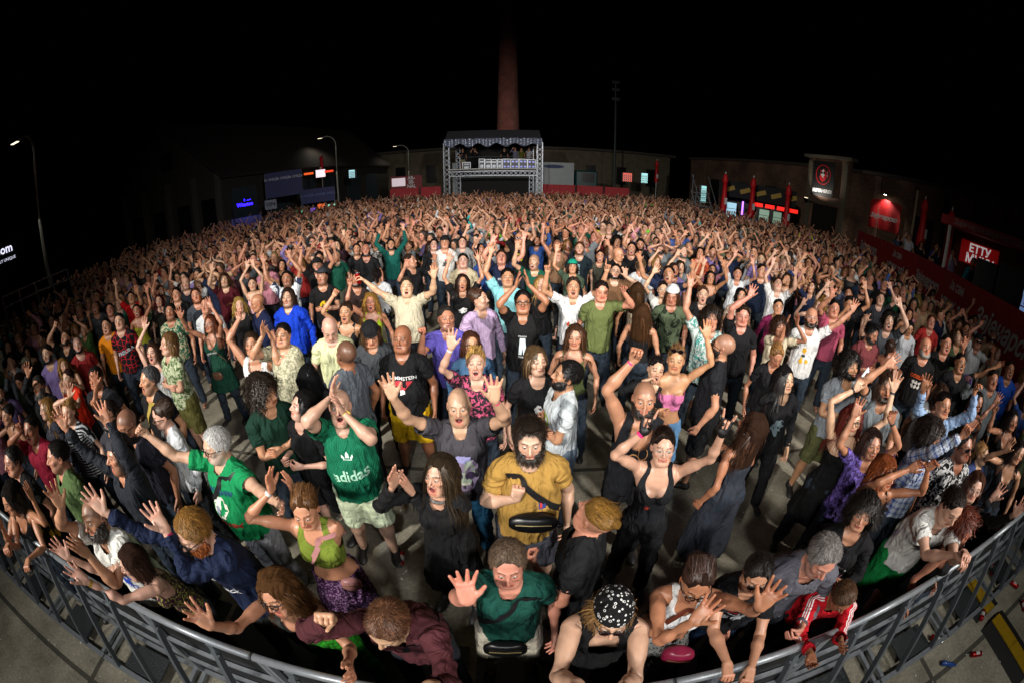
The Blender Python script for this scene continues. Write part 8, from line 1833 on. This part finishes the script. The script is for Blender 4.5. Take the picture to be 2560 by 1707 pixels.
CN = [('0e0e12', 'black'), ('0e0e12', 'black'), ('121216', 'black'), ('14161c', 'black'), ('c4c8cc', 'white'), ('d0d0cc', 'white'), ('1a2440', 'navy'), ('3a3e44', 'grey'), ('6a7074', 'light grey'), ('5a1418', 'maroon'), ('3c4a30', 'olive'), ('2a4a8a', 'blue'), ('a88a6a', 'beige'), ('8a2020', 'red'), ('b87a8a', 'pink'), ('0c4a3a', 'dark green'), ('7a6aa0', 'lilac'), ('2a1c1a', 'brown')]
HN = {'M': [('short:14100c', 'short dark hair'), ('crew:1c140e', 'cropped dark hair'), ('short:3a2616', 'short brown hair'), ('buzz:1c140e', 'a shaved head'), ('none', 'a bald head'), ('mid:2a1a10', 'shoulder length hair'), ('curly:14100c', 'dark curls'), ('crew:5a5450', 'short grey hair')],
      'F': [('long:1a100c', 'long dark hair'), ('long:3a2414', 'long brown hair'), ('waves:7a5a2c', 'wavy blonde hair'), ('tail:22160e', 'a dark ponytail'), ('bun:2a1a12', 'a hair bun'), ('bob:1a120e', 'a dark bob'), ('long:6a4c28', 'long fair hair'), ('waves:2a1a10', 'dark waves')]}
def arms_for(az, D, r):
    pr = .80 if abs(az) < 34 else (.62 if abs(az) < 50 else .28)
    if D > 15: pr *= .85
    if D > 23: pr *= .6
    if r.random() > pr: return (None, None, 'arms down') if r.random() < .6 else (('C', 'C', 'hands at the chest') if r.random() < .5 else ('X', 'X', 'folded arms'))
    k = r.integers(0, 8)
    return [('U', 'U', 'both arms up'), ('U', 'V', 'both arms up'), ('U', None, 'one arm up'), (None, 'U', 'one arm up'), ('T', 'T', 'hands clapping overhead'), ('V', 'V', 'arms spread up'), ('W', 'U', 'both hands raised'), ('Uf', None, 'a fist up')][k]
def short_name(lab):
    for cut in (' with ', ', ', ' holding ', ' looking ', ' seen ', ' throwing ', ' raising ', ' clapping', ' leaning', ' reaching', ' standing', ' beside ', ' behind ', ' near ', ' at '):
        if cut in lab: lab = lab.split(cut)[0]
    return ' '.join(lab.split()[:6])
marks = [(p['xy'], short_name(p['label'])) for p in PEOPLE if p['label'] and p['dist'] < 14]
cnt_ = {}
for _, s in marks: cnt_[s] = cnt_.get(s, 0) + 1
marks = [m for m in marks if cnt_[m[1]] == 1 and len(m[1].split()) >= 4 and m[1].split()[-1] not in ('and', 'in', 'with', 'of', 'the', 'a')]
used_labels = {p['label'] for p in PEOPLE}
NIND = max(0, 298 - len(PEOPLE)); ri = np.random.default_rng(21)
for D, x, y in OK_[:NIND]:
    sex = 'F' if ri.random() < .42 else ('H' if ri.random() < .2 else 'M'); (ch_, cn) = CN[ri.integers(len(CN))]; (hh, hn) = HN['F' if sex == 'F' else 'M'][ri.integers(8)]; az = math.degrees(math.atan2(x, y)); ra, la, an = arms_for(az, D, ri)
    kind, kn = (('tank', 'top') if ri.random() < .45 else ('tee', 't-shirt')) if sex == 'F' else (('polo', 'polo shirt') if ri.random() < .15 else (('long', 'long sleeves') if ri.random() < .15 else ('tee', 't-shirt')))
    beard = 'b' if sex != 'F' and ri.random() < .35 else None
    best = sorted(marks, key=lambda m: (m[0][0] - x) ** 2 + (m[0][1] - y) ** 2)[:4]; noun = 'person'
    lab = None
    for (mx, my), nm in best:
        dx, dy = x - mx, y - my; c_, s_ = math.cos(R(az)), math.sin(R(az)); u, v = dx * c_ - dy * s_, dx * s_ + dy * c_
        rel_ = ('behind' if v > 0 else 'in front of') if abs(v) > abs(u) else ('to the right of' if u > 0 else 'to the left of')
        for t in ('%s in %s %s, %s, %s the %s' % (noun, cn, kn, an, rel_, nm), '%s with %s, %s %s, %s the %s' % (noun, hn, cn, kn, rel_, nm)):
            if t not in used_labels and len(t.split()) <= 16: lab = t; break
        if lab: break
    lab = ' '.join((lab or 'person in %s %s with %s and %s' % (cn, kn, hn, an)).split()[:16]); used_labels.add(lab)
    make_person(0, 0, sex, kind + ':' + ch_, ['trousers:20283a', 'trousers:14141a', 'shorts:4a4a40'][ri.integers(3)], hh, label=lab, R_=ra, L_=la, world=(x, y), yaw=ri.normal() * 16, hyaw=ri.normal() * 14, pitch=ri.normal() * 8, lean=ri.uniform(0, 6),
                side=ri.normal() * 3, mouth='nsoo'[ri.integers(4)], tone='abcecb'[ri.integers(6)], beard=beard, buzz=.45 if hh.startswith('buzz') else 0, stub=int(ri.random() < .4 and sex != 'F'), ht={'M': 1.80, 'H': 1.80, 'F': 1.67}[sex] + ri.normal() * .06, seed=int(ri.integers(1e6)), hasshoe=False)

# the mass farther back: nobody could count it, one mesh
def cloth_region(kind, B, lod):
    return garment(kind, B, lod)
VAR = {}
def variant(sex, arms, lod, hst, long_, seed):
    k = (sex, arms, lod, hst, long_, seed)
    if k in VAR: return VAR[k]
    r = np.random.default_rng(seed + 17); mouth = 'os'[seed % 2]
    pose = Pose((0, 0, 0), r.normal() * .25, 1.0, R(r.uniform(0, 6)), R(r.normal() * 3), R(r.normal() * 14), R(r.normal() * 8 - 10), 0, 0, 1.08)
    fwd = pose.Rm['chest'] @ np.array([0, -1.0, 0]); lat = pose.Rm['chest'] @ np.array([1.0, 0, 0]); up = np.array([0, 0, 1.0])
    for sd, s in (('R', arms[0]), ('L', arms[1])):
        g = 1 if sd == 'L' else -1; sh = pose.T['arm' + sd]; a, b, c = r.uniform(-1, 1, 3)
        o = {None: -up * .515 + lat * g * .11 + fwd * .05, 'U': up * (.51 + .02 * a) + lat * g * (.03 + .12 * b) + fwd * (.12 + .12 * c), 'V': up * .40 + lat * g * .26 + fwd * .18, 'T': up * .38 - lat * g * .13 + fwd * .2, 'W': up * .22 + lat * g * .12 + fwd * .3,
             'C': up * .06 - lat * g * .13 + fwd * .3, 'X': -up * .26 - lat * g * .22 + fwd * .16, 'Uf': up * .50 + fwd * .15}[s]
        pole = lat * g * .8 + fwd * .3 if s in ('U', 'V', 'T', 'Uf') else -fwd * .6 - up * .5 + lat * g * .6
        pose.arm(sd, sh + o, pole, -lat * g if s in (None, 'T', 'C') else fwd, {'T': 'c', 'C': 'c', 'Uf': 'f', None: 'r', 'X': 'g'}.get(s, 'o'), up if s in ('T', 'C') else None, r.uniform(-1, 1, 8))
    V, Q, W, Nn = tmpl(sex, mouth, lod); keep = (V[Q][:, :, 2].min(1) > .85)
    V0, Q0, u = prune(V, Q, keep); parts = [(pose.skin(V0, W[u]), Q0, 0, V0)]
    gv, gq, gw = garment('long' if long_ else ('tank' if sex == 'F' and seed % 2 else 'tee'), sex, lod)
    parts.append((pose.skin(gv, gw), gq, 1, gv))
    if hst:
        hv, hq, _ = hair_shell(hst, lod); Wh = np.zeros((len(hv), len(BONES)), np.float32); Wh[:, BI['head']] = 1; parts.append((pose.skin(hv, Wh), hq, 2, hv))
    VAR[k] = (parts, mouth); return VAR[k]
VV, QQ, CC = [], [], []; nv = 0; rc = np.random.default_rng(31); ncrowd = 0
HC = ['14100c', '1c140e', '120e0c', '2a1a10', '3a2616', '1a120e', '6a5030']
for D, x, y in OK_[NIND:]:
    az = math.degrees(math.atan2(x, y)); ra, la, _ = arms_for(az, D, rc); sex = 'F' if rc.random() < .42 else ('H' if rc.random() < .2 else 'M')
    hst = [['short', 'crew', 'short', None, 'mid'], ['long', 'waves', 'tail', 'bob', 'long']][sex == 'F'][rc.integers(5)]
    lod = 2 if D < 11.5 else 3
    parts, mouth = variant(sex, (ra, la), lod, hst, bool(rc.random() < .2), int(rc.integers(4)))
    yaw = -math.atan2(x, y + 2.0) + rc.normal() * .12; M_ = rz(yaw); s_ = ({'M': 1.80, 'H': 1.80, 'F': 1.68}[sex] + rc.normal() * .06) / 1.755; hc_ = hexc(HC[rc.integers(7)]); tc_ = hexc(CN[rc.integers(len(CN))][0]); tn = 'abcecbr'[rc.integers(7)]
    if rc.random() < .03: tc_ = hexc(['b8b020', '20a0a0', 'd06020', '60b020'][rc.integers(4)])
    for P_, Q_, kind, V0 in parts:
        VV.append(P_ @ M_.T * s_ + np.array([x, y, 0])); QQ.append(Q_ + nv); nv += len(P_)
        if kind == 0:
            key = ('skc', id(V0), tn)
            if key not in VAR: VAR[key] = skin_cols(V0, tn, hexc('1c140e'), mouth, 0 if hst else .4, 0, lod)
            CC.append(VAR[key] * rc.uniform(.8, 1.15))
        else:
            c = np.array(tc_ if kind == 1 else hc_); CC.append(np.ones((len(P_), 3)) * c * (1 + wob(V0 * 1.0, 30, .15))[:, None].clip(.5, 1.5))
    ncrowd += 1
if VV:
    VV, QQ, CC = np.concatenate(VV), np.concatenate(QQ), np.concatenate(CC)
    m, nt_, b_ = new_mat('crowd_surface'); a = N(nt_, 'ShaderNodeAttribute', attribute_name='Col'); nt_.links.new(a.outputs['Color'], b_.inputs['Base Color']); b_.inputs['Roughness'].default_value = .62
    tag(np_mesh('crowd', VV, QQ, m, None, (0, 0, 0), CC), kind='stuff')
print('PEOPLE', len(PEOPLE), 'crowd', ncrowd, 'crowd verts', nv, 'body lods', {k: len(v[0]) for k, v in _TB.items()})
print('total verts', sum(len(o.data.vertices) for o in bpy.data.objects if o.type == 'MESH'))
for p in PEOPLE:
    if p['xy'][1] < .8: print('NEAR BARRIER', p['label'], np.round(p['xy'], 2))
